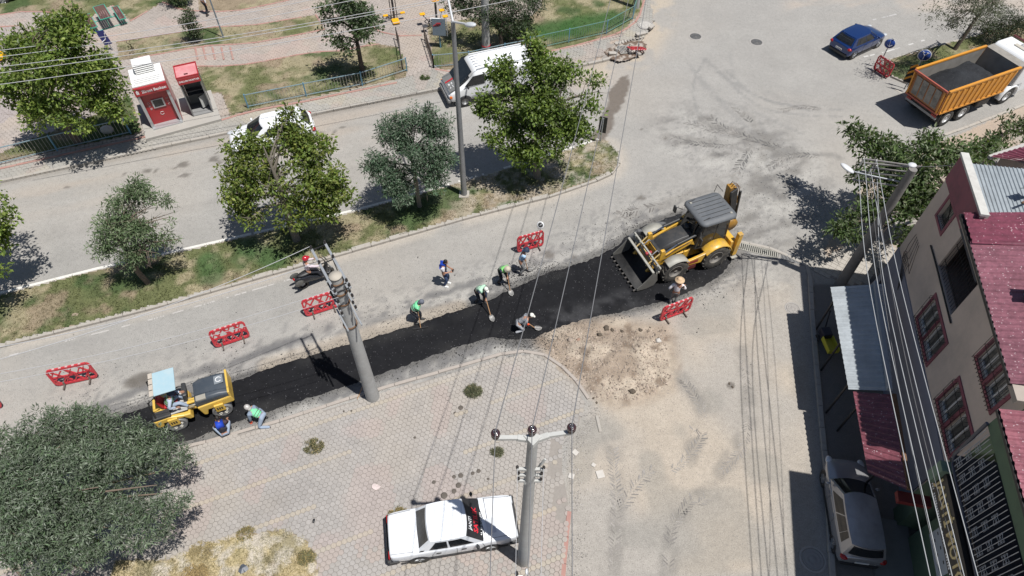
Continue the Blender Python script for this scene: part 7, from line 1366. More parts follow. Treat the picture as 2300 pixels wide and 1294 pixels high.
# red plastic road barriers: frame, ribs and two feet each
BR = mat('barrier_red', (.52, .03, .045), .4, 0, .08, 5, dirt=(.4, .16, .14, .4)); BFT = mat('barrier_foot', (.12, .1, .085), .8, 0, .2, 8); BST = mat('reflector', (.6, .36, .36), .4)
bar_proto = None
def make_barrier():
    root = thing('road_barrier', 'x', 'barrier', (0, 0, 0), 0, 'red plastic road barriers'); L_, H_ = 2.0, .95; z0 = .1
    mb = MB(); pts = [(-L_ / 2 + .1, z0), (L_ / 2 - .1, z0), (L_ / 2, z0 + .1), (L_ / 2, H_ - .1), (L_ / 2 - .1, H_), (-L_ / 2 + .1, H_), (-L_ / 2, H_ - .1), (-L_ / 2, z0 + .1), (-L_ / 2 + .1, z0)]
    for a, b in zip(pts, pts[1:]): mb.bar((a[0], 0, a[1]), (b[0], 0, b[1]), .07, .10)
    mb.build('barrier_frame', BR, root)
    for a, b in (((-.98, .25), (-.3, .88)), ((-.45, .15), (.15, .88)), ((-.05, .15), (.55, .85)), ((.4, .12), (.98, .7)), ((.35, .15), (-.25, .9)), ((-.15, .2), (-.85, .85)), ((.98, .35), (.4, .9)), ((-.7, .88), (-.98, .5)), ((-.2, .88), (.2, .5)), ((.75, .88), (.5, .5)), ((-.6, .12), (-.3, .5)), ((.6, .12), (.75, .5)), ((-.98, .5), (.98, .5)), ((-.75, .12), (-.98, .4))):
        q = MB(); q.bar((a[0], 0, a[1]), (b[0], 0, b[1]), .05, .06); q.build('barrier_rib', BR, root)
    for k in range(5): q = MB(); q.box((-.62 + k * .31, 0, H_ + .035), (.12, .07, .05)); q.build('reflector', BST, root)
    for x in (-.62, .62): q = MB(); q.box((x, 0, .06), (.07, .6, .07)); q.box((x, 0, .12), (.09, .12, .16)); q.build('foot', BFT, root, bevel=.01)
    return root
for (x0_, y0_, x1_, y1_, lab, lean) in [(130, 868, 222, 848, 'red road barrier furthest left of those fully in view', -.1), (487, 782, 562, 757, 'red road barrier above the two-part roller', -.12), (690, 712, 765, 688, 'red road barrier partly behind the thick concrete pole', -.12), (1163, 568, 1219, 552, 'red road barrier behind the worker in the light blue shirt', -.05), (1482, 722, 1546, 698, 'red road barrier beside the man in the straw hat', .0), (1963, 158, 1990, 176, 'red road barrier at the tip of the traffic island', .0), (2052, 208, 2085, 180, 'red road barrier half hidden behind the tipper', .0), (-70, 935, 8, 915, 'red road barrier cut by the left edge', -.1)]:
    if bar_proto is None: o = bar_proto = make_barrier()
    else: o = copy_tree(bar_proto)
    a_, b_ = P(x0_, y0_), P(x1_, y1_); c_ = (a_ + b_) / 2; hd_ = ang(a_, b_); L_ = (b_ - a_).length; o.location = (c_.x, c_.y, 0); o.rotation_euler = (lean, 0, hd_); sc_ = min(1, max(.55, L_ / 2.0)) if 'half hidden' not in lab else .8; o.scale = (sc_, 1, 1 if sc_ < .8 else .95); o['label'] = lab
# crushed barrier and loose grating in the broken footway corner
o = copy_tree(bar_proto); c_ = P(1422, 113); o.location = (c_.x, c_.y, .25); o.rotation_euler = (1.25, .15, R(15)); o.scale = (.5, .6, .8); o['label'] = 'broken red barrier lying in the dug corner of the footway'
g_ = P(1402, 120); gt_ = thing('loose_grating', 'loose steel drain grating lying in the dug footway corner', 'grating', (g_.x, g_.y, .26), R(20), 'drain gratings', tilt=(.25, .1)); q = MB(); [q.bar((-.4, y, 0), (.4, y, 0), .04, .05) for y in (-.3, .3)]; q.build('frame', GREYP, gt_)
for k in range(9): q = MB(); q.bar((-.38 + k * .095, -.3, .01), (-.38 + k * .095, .3, .01), .03, .04); q.build('grating_bar', mat('pale_steel', (.45, .45, .43), .5, .3), gt_)
for i, (x_, y_, w__, r_) in enumerate([(1418, 124, .5, .5), (1385, 118, .35, 1.2), (1438, 84, .8, .6), (1462, 68, .6, 1.), (1375, 128, .5, .2), (1432, 128, .4, 2.)]):
    p_ = P(x_, y_); q = MB(); q.box((0, 0, 0), (w__, .22, .14)); tag(q.build('concrete_block', KSTONE, None, Matrix.Translation((p_.x, p_.y, .24)) @ Euler((.2, .15, r_)).to_matrix().to_4x4(), bevel=.02), ['broken kerb block right of the loose grating', 'dark block left of the loose grating', 'pale kerb block above the dug hole', 'loose kerb block near the pale manhole', 'small block at the left rim of the dug hole', 'block at the bottom rim of the dug hole'][i], 'block', 'broken concrete blocks')
for i in range(9): p_ = P(1384 + i * 6.5, 103 - i * 1.3); q = MB(); q.prism([(math.cos(a) * .12, math.sin(a) * .12) for a in np.arange(6) * math.pi / 3], (0, 0, 0), (1, 0, 0), (0, 1, 0), (0, 0, 1), .06); tag(q.build('loose_paver', PAVM if False else KSTONE, None, Matrix.Translation((p_.x, p_.y, .17)) @ Euler((.5, .1 * i, .3 * i)).to_matrix().to_4x4()), 'one of the tilted grey pavers along the rim of the dug hole', 'paver', 'tilted pavers along the dug hole')
# manhole covers
def manhole(px, py, r, label, m, z=.004):
    p = P(px, py); o = thing('manhole_cover', label, 'manhole cover', (p.x, p.y, z), 0, 'manhole covers'); q = MB(); q.lathe([(r * 1.25, 0), (r * 1.22, .012), (r * 1.04, .014), (r * 1.04, 0)], (0, 0, 0), (0, 0, 1), 36); q.build('frame_ring', mat('ring_concrete', (.34, .32, .3), .9), o)
    q = MB(); q.lathe([(r, 0), (r, .012), (r * .85, .012), (r * .83, .006), (r * .68, .006), (r * .66, .012), (r * .48, .012), (r * .46, .006), (r * .3, .006), (r * .28, .012), (.001, .012)], (0, 0, 0), (0, 0, 1), 36); q.build('cover_disc', m, o)
    for k in range(8): a = k * math.pi / 4; q = MB(); q.bar((math.cos(a) * r * .3, math.sin(a) * r * .3, .013), (math.cos(a) * r * .95, math.sin(a) * r * .95, .013), .03, .008); q.build('cover_rib', m, o)
MHD = mat('cast_iron', (.11, .11, .11), .6, .3, .25, 8, dirt=(.22, .2, .18, .5)); MHL = mat('pale_cover', (.42, .4, .37), .9, 0, .15, 6)
manhole(1562, 82, .34, 'round iron manhole cover in the junction, left of two', MHD); manhole(1699, 95, .34, 'round iron manhole cover in the junction, right of two', MHD); manhole(1449, 61, .42, 'pale round manhole cover on the broken footway', MHL, KH + .03); manhole(1780, 693, .27, 'small round manhole half in the canopy shadow', mat('dusty_iron', (.3, .28, .26), .8), .006); manhole(1826, 1256, .36, 'round concrete manhole behind the silver estate car', mat('grey_cover', (.27, .26, .25), .9), .006)
# long channel drains
def drain(a, b, label, n, m, w=.4):
    a, b = P(*a), P(*b); L_ = (b - a).length; o = thing('channel_drain', label, 'drain', (a.x, a.y, .004), ang(a, b), 'drain gratings'); q = MB(); q.box((L_ / 2, 0, .002), (L_, w, .01)); q.build('drain_bed', mat('drain_black', (.012, .012, .012), .9), o)
    for k in range(n): q = MB(); q.box((L_ * (k + .5) / n, 0, .012), (L_ / n * .5, w * .92, .014)); q.build('grating_bar', m, o)
    for s_ in (-1, 1): q = MB(); q.box((L_ / 2, s_ * w / 2, .012), (L_, .04, .02)); q.build('drain_edge', m, o)
drain((1643, 548), (1748, 574), 'dark slotted channel drain running right from the loader wheels', 24, GREYP); drain((1755, 574), (1804, 588), 'finer slotted channel drain at the tree shadow', 16, mat('grating_grey', (.24, .24, .24), .6, .2))
# signs
def sign_disc(px, py, h, r, label, face, hd, cat='traffic sign', back=False, arrow=None, base=None):
    b = P(*base); o = thing('traffic_sign', label, cat, (b.x, b.y, KH if h > 1 else 0), hd, 'traffic signs'); q = MB(); q.tube([(0, 0, 0), (0, 0, h + r)], .03, 8); q.build('sign_post', STEEL, o)
    q = MB(); q.lathe([(.001, -.01), (r, -.01), (r, .01), (.001, .01)], (.05, 0, h), (1, 0, 0), 28); d_ = q.build('sign_disc', face, o); q = MB(); q.lathe([(r * .9, .0), (r * 1.0, .0), (r * 1.0, .013), (r * .9, .013)], (.05, 0, h), (1, 0, 0), 28); q.build('sign_rim', mat('sign_white', (.7, .7, .7), .4), d_)
    for (a_, b_) in arrow or (): q = MB(); q.bar((.068, a_[0] * r, h + a_[1] * r), (.068, b_[0] * r, h + b_[1] * r), .02, r * .14, up=(1, 0, 0)); q.build('arrow', mat('sign_white', (.7, .7, .7), .4), d_)
    return o
BLU = mat('sign_blue', (.02, .06, .26), .4); tow = ang((0, 0), (-.45, -.9))
sign_disc(1978, 118, 1.5, .30, 'small blue direction sign above the red barrier at the island tip', BLU, tow, base=(1972, 152), arrow=[((-.1, .6), (.1, -.6)), ((.1, -.6), (.5, -.2)), ((.1, -.6), (-.3, -.3))])
sg = sign_disc(2052, 142, 2.1, .34, 'round blue sign with two white arrows above the chevron board', BLU, tow, base=(2035, 200), arrow=[((0, -.7), (0, 0)), ((0, 0), (.5, .55)), ((0, 0), (-.5, .55)), ((.5, .55), (.15, .5)), ((-.5, .55), (-.15, .5))])
b = P(2028, 205); cv = thing('chevron_board', 'black and orange chevron board under the round blue sign', 'traffic sign', (b.x, b.y, KH), tow, 'traffic signs'); q = MB(); q.box((.07, 0, 1.05), (.03, .55, 1.1)); q.build('board', BLACKP, cv)
for k in range(3):
    for s_ in (-1, 1): q = MB(); z = .72 + k * .36; q.prism([(0, .12), (s_ * .26, -.10), (s_ * .26, .04), (0, .26)][::s_], (.087, 0, z), (0, 1, 0), (0, 0, 1), (1, 0, 0), .006); q.build('chevron', mat('chevron_orange', (.6, .26, .03), .4), cv)
q = MB(); q.tube([(0, 0, 0), (0, 0, 1.6)], .03, 8); q.build('sign_post', STEEL, cv)
b = P(1348, 322); o = thing('traffic_sign', 'dark back of a tall sign board at the median head', 'traffic sign', (b.x, b.y, KH), R(70), 'traffic signs'); q = MB(); q.tube([(0, 0, 0), (0, 0, 1.5)], .03, 8); q.build('sign_post', STEEL, o); q = MB(); q.box((.05, 0, 1.05), (.03, .42, 1.0)); q.build('sign_board', BLACKP, o, bevel=.03)
b = P(1208, 556); o = thing('traffic_sign', 'small round no-entry style sign leaning on the road barrier', 'traffic sign', (b.x, b.y, 0), R(250), 'traffic signs', tilt=(0, -.2)); q = MB(); q.tube([(0, 0, 0), (0, 0, 1.3)], .018, 6); q.build('sign_post', STEEL, o); q = MB(); q.lathe([(.001, 0), (.17, 0), (.17, .02), (.001, .02)], (.02, 0, 1.3), (1, 0, .4), 24); q.build('sign_disc', mat('disc_dark', (.05, .05, .05), .5), o); q = MB(); q.lathe([(.12, .021), (.17, .021), (.17, .03), (.12, .03)], (.02, 0, 1.3), (1, 0, .4), 24); q.build('sign_rim', mat('sign_white', (.7, .7, .7), .4), o); q = MB(); q.bar((.05, -.07, 1.22), (.02, .07, 1.4), .02, .03); q.build('slash', mat('sign_white', (.7, .7, .7), .4), o)
# ---------------------------------------------------------------- red kiosks of the bank and the ticket filling point
kA, kB = P(345, 303), P(420, 283); hk = ang(kA, kB); n_ = V3(-math.sin(hk), math.cos(hk), 0)
KR = mat('kiosk_red', (.36, .02, .025), .35, 0, .08, 4, dirt=(.2, .05, .05, .3), coat=.3); KW = mat('kiosk_white', (.72, .72, .71), .4, 0, .03, 4, dirt=(.5, .48, .45, .2)); FRK = mat('kiosk_frame', (.45, .46, .47), .35, .4)
kw, kd, kh = 1.62, 1.75, 2.42
c_ = (kA + kB) / 2 + n_ * (kd / 2 + .25)
sl0 = MB(); sl0.box((0, 0, .06), (3.9, 2.9, .16)); o = sl0.build('kiosk_slab', mat('slab_concrete', (.36, .34, .31), .9, 0, .12, 3, .2), None, Matrix.Translation((c_.x + .75, c_.y + .1, KH)) @ Matrix.Rotation(hk, 4, 'Z')); o['kind'] = 'structure'
kz = KH + .14
ks = thing('bank_kiosk', 'red and white cash machine kiosk with a louvred white roof box', 'kiosk', (c_.x, c_.y, kz), hk, 'red kiosks at the footway')
for s_ in (-1, 1): q = MB(); q.box((s_ * (kw / 2 - .04), 0, kh / 2), (.08, kd, kh)); q.build('side_wall', KR if s_ < 0 else KR, ks); q = MB(); q.box((s_ * (kw / 2 - .09), -kd / 2 - .03, kh * .41), (.14, .12, kh * .8)); q.build('front_post', FRK, ks)
q = MB(); q.box((0, kd / 2 - .04, kh / 2), (kw - .17, .08, kh)); q.build('back_wall', KR, ks); q = MB(); q.box((0, -kd / 2 + .18, kh * .40), (kw - .3, .06, kh * .78)); fp_ = q.build('machine_front', KR, ks)
q = MB(); q.box((.02, -kd / 2 + .13, 1.25), (.6, .06, .5)); q.build('screen_frame', FRK, fp_); q = MB(); q.box((.02, -kd / 2 + .095, 1.27), (.46, .02, .38)); q.build('screen', GLASS, fp_)
for k, (x_, z_) in enumerate([(-.45, 1.35), (-.45, 1.18), (-.42, 1.0), (.5, 1.4), (.5, 1.22), (.5, 1.05)]): q = MB(); q.tube([(x_ + math.cos(a) * .045, -kd / 2 + .14, z_ + math.sin(a) * .045) for a in np.linspace(0, 6.28, 9)], .008, 4, False); q.build('card_mark', mat('white_lettering', (.75, .75, .75), .6), fp_)
q = MB(); q.tube([(-.02 + math.cos(a) * .09, -kd / 2 + .14, .62 + math.sin(a) * .09) for a in np.linspace(.5, 6., 12)], .01, 4, False); q.build('round_logo', mat('white_lettering', (.75, .75, .75), .6), fp_)
q = MB(); q.box((0, -kd / 2 - .08, kh - .18), (kw + .02, .16, .44)); q.build('sign_fascia', KR, ks, bevel=.02)
WTX = mat('white_lettering', (.75, .75, .75), .6)
text_mesh('sign_lettering', 'Ziraat Bankası', .21, WTX, ks, frame((.14, -kd / 2 - .163, kh - .19), (1, 0, 0), (0, 0, 1)), .004, bold=.004)
q = MB(); [q.ell((-.66 + s_ * .035, -kd / 2 - .163, kh - .13 - .06 * k), (.035, .006, .03), 8, 5) for k in range(3) for s_ in (-1, 1)]; q.ell((-.66, -kd / 2 - .163, kh - .08), (.03, .006, .04), 8, 5); q.build('wheat_emblem', WTX, ks)
q = MB(); q.box((0, -kd / 2 - .05, .03), (kw - .1, .45, .06)); q.build('threshold', FRK, ks)
q = MB(); q.box((0, 0, kh + .03), (kw - .02, kd - .06, .1)); q.box((0, 0, kh + .10), (kw - .24, kd - .3, .06)); q.build('roof', KW, ks, bevel=.02)
for k in range(3): q = MB(); q.box((0, -kd / 2 + .2 + k * .16, kh + .135), (kw - .34, .012, .01)); q.build('roof_seam', SEAM, ks)
rb_ = bpy.data.objects.new('roof_vent_box', None); COL.objects.link(rb_); rb_.parent = ks; rb_.location = (.02, .42, kh + .12)
q = MB(); q.box((0, 0, .28), (.95, .62, .56)); q.build('vent_body', KW, rb_, bevel=.03)
for k in range(5): q = MB(); q.box((0, -.33, .08 + k * .105), (.93, .07, .055), (.5, 0, 0)); q.build('louvre', KW, rb_)
# second kiosk
kA, kB = P(440, 272), P(482, 262); hk = ang(kA, kB); n_ = V3(-math.sin(hk), math.cos(hk), 0); c_ = (kA + kB) / 2 + n_ * .62
k2 = thing('ticket_kiosk', 'narrow faded red filling-point kiosk with a glass cabin', 'kiosk', (c_.x, c_.y, kz), hk, 'red kiosks at the footway'); kw, kd, kh = 1.08, 1.15, 2.25
FR2 = mat('faded_kiosk_red', (.56, .21, .22), .6, 0, .12, 3, dirt=(.62, .42, .42, .6), dscale=2)
for x in (-1, 1):
    for y in (-1, 1): q = MB(); q.box((x * (kw / 2 - .03), y * (kd / 2 - .03), kh / 2), (.06, .06, kh)); q.build('cabin_post', mat('post_grey2', (.22, .22, .22), .4, .4), k2)
    q = MB(); q.box((x * (kw / 2 - .03), 0, kh / 2), (.015, kd - .14, kh - .1)); q.build('side_glass', mat('smoky_glass', (.07, .07, .065), .1, 0, .2, 3), k2)
q = MB(); q.box((0, kd / 2 - .03, kh / 2), (kw - .14, .03, kh)); q.build('back_panel', mat('cabin_grey', (.2, .2, .19), .7), k2); q = MB(); q.box((0, 0, .02), (kw, kd, .05)); q.build('floor', mat('cabin_floor', (.22, .22, .22), .8), k2)
for z in (.75, 1.0): q = MB(); q.box((0, kd / 2 - .2, z), (kw - .2, .3, .04)); q.build('shelf', mat('cabin_grey2', (.13, .13, .13), .6), k2)
q = MB(); q.box((.25, -.1, .5), (.4, .04, .7), (0, 0, .6)); q.build('pale_board', mat('board_pale', (.5, .5, .48), .6), k2); q = MB(); q.box((0, -kd / 2, kh - .08), (kw + .04, .08, .34)); q.build('sign_fascia', KR, k2)
text_mesh('sign_lettering', 'DOLUM NOKTASI', .125, WTX, k2, frame((0, -kd / 2 - .043, kh - .08), (1, 0, 0), (0, 0, 1)), .003, bold=.003)
q = MB(); q.box((0, 0, kh + .10), (kw + .06, kd + .06, .05)); q.build('roof', FR2, k2); 
for s_ in (-1, 1): q = MB(); q.box((s_ * (kw / 2 + .01), 0, kh + .15), (.05, kd + .08, .08)); q.build('roof_rim', KR, k2); q = MB(); q.box((0, s_ * (kd / 2 + .01), kh + .15), (kw - .03, .05, .08)); q.build('roof_rim', KR, k2)
q = MB(); q.box((-.05, -.3, kh + .135), (.2, .1, .02)); q.build('roof_stain_plate', mat('dark_red', (.1, .02, .02), .5), k2)
# picnic table with two benches
pt = P(245, 58); TB = mat('slat_brown', (.11, .05, .045), .6, 0, .15, 6, dirt=(.2, .13, .11, .3)); TG = mat('frame_turquoise', (.05, .36, .26), .45)
h_ = ang(P(238, 68), P(212, 25)); pic = thing('picnic_table', 'turquoise framed picnic table with dark slatted top and two benches', 'picnic table', (pt.x, pt.y, KH + .02), h_)
for (y, z, w__, L_, nm, ns) in ((0, .78, .62, 1.75, 'table_slat', 5), (.85, .45, .34, 1.75, 'bench_slat', 3), (-.85, .45, .34, 1.75, 'bench_slat', 3)):
    for k in range(ns): yy = y - w__ / 2 + (k + .5) * w__ / ns; q = MB(); q.box((0, yy, z), (L_, w__ / ns * .82, .04)); q.build(nm, TB, pic)
    q = MB(); f_ = [(-L_ / 2 - .02, y - w__ / 2 - .02), (L_ / 2 + .02, y - w__ / 2 - .02), (L_ / 2 + .02, y + w__ / 2 + .02), (-L_ / 2 - .02, y + w__ / 2 + .02)]; [q.bar((*a, z), (*b_, z), .035, .045) for a, b_ in zip(f_, f_[1:] + f_[:1])]; q.build('top_frame' if ns == 5 else 'bench_frame', TG, pic)
    for x in (-.6, .6): q = MB(); q.tube([(x, y, 0.03), (x, y, z)], .025, 6); q.build('leg', TG, pic)
for x in (-.6, .6): q = MB(); q.tube([(x, -1.05, .03), (x, 1.05, .03)], .025, 6); q.build('ground_rail', TG, pic)
# exercise machines
YX = mat('gym_yellow', (.75, .38, .01), .35, 0, .05, 5); DX = mat('gym_grey', (.05, .05, .055), .5)
def gym(px, py, label, var):
    b = P(px, py); o = thing('exercise_machine', label, 'exercise machine', (b.x, b.y, KH + .02), R(20), 'outdoor exercise machines')
    q = MB(); q.tube([(0, 0, 0), (0, 0, 1.6)], .07, 10); q.build('column', DX, o); q = MB(); q.tube([(math.cos(a) * .26, math.sin(a) * .26, 1.68) for a in np.linspace(0, 6.28, 18)], .035, 6, False); [q.tube([(0, 0, 1.62), (math.cos(a) * .26, math.sin(a) * .26, 1.68)], .02, 5) for a in (0, 2.1, 4.2)]; q.build('wheel_ring', YX, o)
    if var == 0:
        for s_ in (-1, 1): q = MB(); q.tube([(s_ * .18, 0, .1), (s_ * .18, 0, 1.4)], .03, 6); q.build('hand_bar', DX, o); q = MB(); q.tube([(0, 0, .35), (s_ * .55, -.1, .4)], .03, 6); q.build('arm', DX, o); q = MB(); q.box((s_ * .55, -.1, .46), (.3, .2, .06)); q.build('pedal', YX, o, bevel=.02)
        q = MB(); q.box((0, -.35, .12), (.45, .6, .08)); q.build('foot_plate', YX, o, bevel=.03)
    else:
        for s_, dx, dy, z in ((-1, -.85, .15, .75), (1, .45, .3, .7), (1, .5, -.3, .6), (-1, -.9, -.6, .35)):
            q = MB(); q.tube([(0, 0, .4), (dx * .6, dy * .6, .25), (dx, dy, z)], .03, 6); q.build('arm', DX, o); q = MB(); q.box((dx, dy, z + .03), (.34, .28, .07)); q.build('seat', YX if z > .4 else DX, o, bevel=.03)
        q = MB(); q.lathe([(.14, -.03), (.2, -.03), (.2, .03), (.14, .03)], (-.4, -.2, .35), (0, 1, 0), 16); q.build('flywheel', DX, o)
gym(887, 50, 'yellow wheel exercise machine with two pedals, left of two', 0); gym(982, 60, 'yellow wheel exercise machine with side seats, right of two', 1)
b = P(990, 112); o = thing('notice_board', 'grey notice board with red print on a blue post by the exercise area', 'sign', (b.x, b.y, KH + .02), R(-4)); q = MB(); q.tube([(0, 0, 0), (0, 0, .9)], .04, 8); q.build('sign_post', PB, o); q = MB(); q.box((0, 0, 1.35), (.8, .06, 1.0), (-.2, 0, 0)); q.build('board', mat('board_slate', (.12, .15, .18), .5), o, bevel=.02); q = MB(); [q.box((-.1 + .05 * k, -.05 - .02 * k + .04, 1.45 + .09 * k), (.45 - .1 * k, .02, .05), (-.2, 0, .1)) for k in range(3)]; q.build('red_print', REDP, o); q = MB(); q.tube([(-.47, 0, .8), (-.47, .1, 1.85), (.47, .1, 1.85), (.47, 0, .8)], .025, 6); q.build('board_frame', STEEL, o)
# blue banner sign behind the maple, playground bits
b = P(255, 118); o = thing('blue_flag_sign', 'small blue sign with a white curve right of the large maple', 'sign', (b.x, b.y, KH + .02), R(10)); q = MB(); q.tube([(0, 0, 0), (0, 0, .5)], .03, 6); q.build('sign_post', STEEL, o); q = MB(); q.box((-.12, 0, .85), (.45, .04, .9), (0, -.15, 0)); q.build('sign_face', mat('navy_sign', (.02, .03, .16), .4), o); q = MB(); q.tube([(-.3, -.03, .6), (-.05, -.03, .75), (.05, -.03, 1.15)], .03, 5); q.build('white_curve', WTX, o)
b = P(-8, 130); o = thing('playground_slide', 'orange-yellow slide tip at the left edge behind the maple', 'slide', (b.x, b.y, KH), R(-32)); q = MB(); q.loft([[V3(x, -.25, z), V3(x, -.25, z + .15), V3(x, -.2, z + .15), V3(x, -.2, z + .05), V3(x, .2, z + .05), V3(x, .2, z + .15), V3(x, .25, z + .15), V3(x, .25, z)] for x, z in ((-1.5, 1.2), (0, .5), (.7, .2), (1.1, .2))]); q.build('slide_chute', YX, o); q = MB(); [q.tube([(-1.4, y, 0), (-1.4, y, 1.2)], .04, 6) for y in (-.2, .2)]; q.build('slide_leg', DX, o)
b = P(32, 216); o = thing('spring_rider', 'small bright green play seat at the left edge', 'play seat', (b.x, b.y, KH), R(20)); q = MB(); q.ell((0, 0, .45), (.28, .13, .1), 12, 6); q.ell((.24, 0, .58), (.12, .08, .12), 10, 6); q.build('seat', mat('play_green', (.02, .45, .08), .4), o); q = MB(); q.tube([(math.cos(a) * .07, math.sin(a) * .07, .02 + a * .017) for a in np.linspace(0, 24, 50)], .015, 4); q.build('spring', DX, o)
b = P(245, 300); q = MB(); q.ell((0, 0, .12), (.36, .26, .22), 12, 8); tag(q.build('boulder', LTS, None, Matrix.Translation((b.x, b.y, KH))), 'pale rounded boulder behind the blue fence, in the maple shade', 'boulder')
# litter and stick
b = P(845, 1096); q = MB(); g = np.random.default_rng(4); q.add([(0, 0, .05)] + [(math.cos(a) * .17 * g.uniform(.6, 1.2), math.sin(a) * .12 * g.uniform(.6, 1.2), g.uniform(0, .06)) for a in np.linspace(0, 6.28, 10)[:-1]], [(0, i, i % 9 + 1) for i in range(1, 10)]); tag(q.build('crumpled_paper', mat('pink_paper', (.55, .46, .44), .8), None, Matrix.Translation((b.x, b.y, .08))), 'crumpled pale pink paper on the paving above the white sedan', 'litter')
b = P(706, 1172); q = MB(); q.ell((0, 0, .02), (.05, .09, .02), 8, 5); tag(q.build('dark_scrap', BLACKP, None, Matrix.Translation((b.x, b.y, .075))), 'small dark scrap on the paving left of the sedan', 'litter')
b = P(548, 1280); q = MB(); q.add([(0, 0, .12)] + [(math.cos(a) * .16 * g.uniform(.7, 1.2), math.sin(a) * .15 * g.uniform(.7, 1.2), g.uniform(.02, .1)) for a in np.linspace(0, 6.28, 12)[:-1]], [(0, i, i % 11 + 1) for i in range(1, 12)]); tag(q.build('plastic_bag', mat('slate_plastic', (.08, .09, .11), .4), None, Matrix.Translation((b.x, b.y, .07))), 'dark grey plastic bag lying in the dry weeds', 'bag')
a_, b_ = P(803, 898), P(818, 860, .45); q = MB(); q.tube([(0, 0, .05), Vector(b_ - a_)], .018, 6); st_ = q.build('broom_stick', WOOD, None, Matrix.Translation(a_)); tag(st_, 'wooden stick leaning against the foot of the thick concrete pole', 'stick')
for i, (x, y, r_) in enumerate([(1035, 918, .1), (1022, 930, .06), (932, 985, .05), (790, 925, .04), (773, 926, .04), (1035, 1070, .09), (1062, 1065, .07), (1020, 1073, .07), (998, 1115, .12), (1020, 1105, .09), (1030, 1092, .1), (1075, 1060, .08), (1096, 1078, .05), (975, 1085, .07)]):
    p = P(x, y); q = MB(); q.lathe([(r_, 0), (r_ * .8, .001), (.001, .0012)], (0, 0, 0), (0, 0, 1), 12); o = q.build('oil_spot', mat('oil_stain', (.1, .085, .07), .5, 0, .2, 6), None, Matrix.Translation((p.x, p.y, .079 + i * .0001))); tag(o, ['large oil spot highest on the paving, between the wire shadows', 'small oil spot touching the lower left of the highest one', 'lone small spot left of the wire shadows', 'tiny dark speck near the foot of the concrete pole, right of two', 'tiny dark speck near the foot of the concrete pole, left of two', 'oil spot left of the thin wire above the sedan bonnet', 'oil spot near the top right of the drip cluster', 'small oil spot at the left edge of the drip cluster', 'widest brown oil spot just above the sedan roof', 'oil spot just right above the widest brown one', 'dark oil spot in the middle of the drip cluster', 'round spot at the right end of the drip cluster', 'tiny spot at the far right of the drip cluster', 'oil spot furthest left above the shadow of the insulators'][i], 'oil spot', 'oil spots on the paving')
# ================================================================ PEOPLE
def skinmesh(name, verts, edges, rads, m, parent, root=0, sub=1):
    me = bpy.data.meshes.new(name); me.from_pydata([tuple(v) for v in verts], edges, []); me.materials.append(m); o = bpy.data.objects.new(name, me); COL.objects.link(o); o.parent = parent
    md = o.modifiers.new('skin', 'SKIN'); md.use_smooth_shade = True; sv = me.skin_vertices[0].data
    for i, r in enumerate(rads): sv[i].radius = r if hasattr(r, '__len__') else (r, r)
    for i in range(len(verts)): sv[i].use_root = (i == root)
    s = o.modifiers.new('sub', 'SUBSURF'); s.levels = s.render_levels = sub; return o
def ik(a, b, l1, l2, bend):
    a, b = Vector(a), Vector(b); d = b - a; L = min(d.length, (l1 + l2) * .995); b = a + d.normalized() * L; x = (l1 * l1 - l2 * l2 + L * L) / (2 * L); h = math.sqrt(max(l1 * l1 - x * x, 1e-5)); u = d.normalized(); bn = Vector(bend); bn = (bn - u * bn.dot(u)).normalized()
    return a + u * x + bn * h, b
def hand_mesh(p, d, up, m, parent, s=1., curl=.9):
    d = Vector(d).normalized(); n = Vector(up); n = (n - d * n.dot(d)).normalized(); sd = d.cross(n); mb = MB()
    mb.loft([[p + d * t * s + sd * w_ * s * cx + n * .014 * s * cy for cx, cy in ((-1, -1), (1, -1), (1, 1), (-1, 1))] for t, w_ in ((-.01, .026), (.04, .04), (.085, .042))])
    for k, (y, L) in enumerate(((-.032, .065), (-.011, .075), (.011, .07), (.032, .055))):
        q = p + (d * .085 + sd * y) * s; pts = [q]; a = 0.
        for j in range(3): a -= curl * .55; q = q + (d * math.cos(a) + n * math.sin(a)) * L * s * .38; pts.append(q)
        mb.tube(pts, [.0095 * s, .009 * s, .008 * s, .006 * s], 5)
    q = p + (d * .025 + sd * .038) * s; mb.tube([q, q + (d * .03 + sd * .025 - n * .01) * s, q + (d * .06 + sd * .02 - n * .03) * s], [.012 * s, .010 * s, .007 * s], 5)
    mb.build('hand', m, parent)
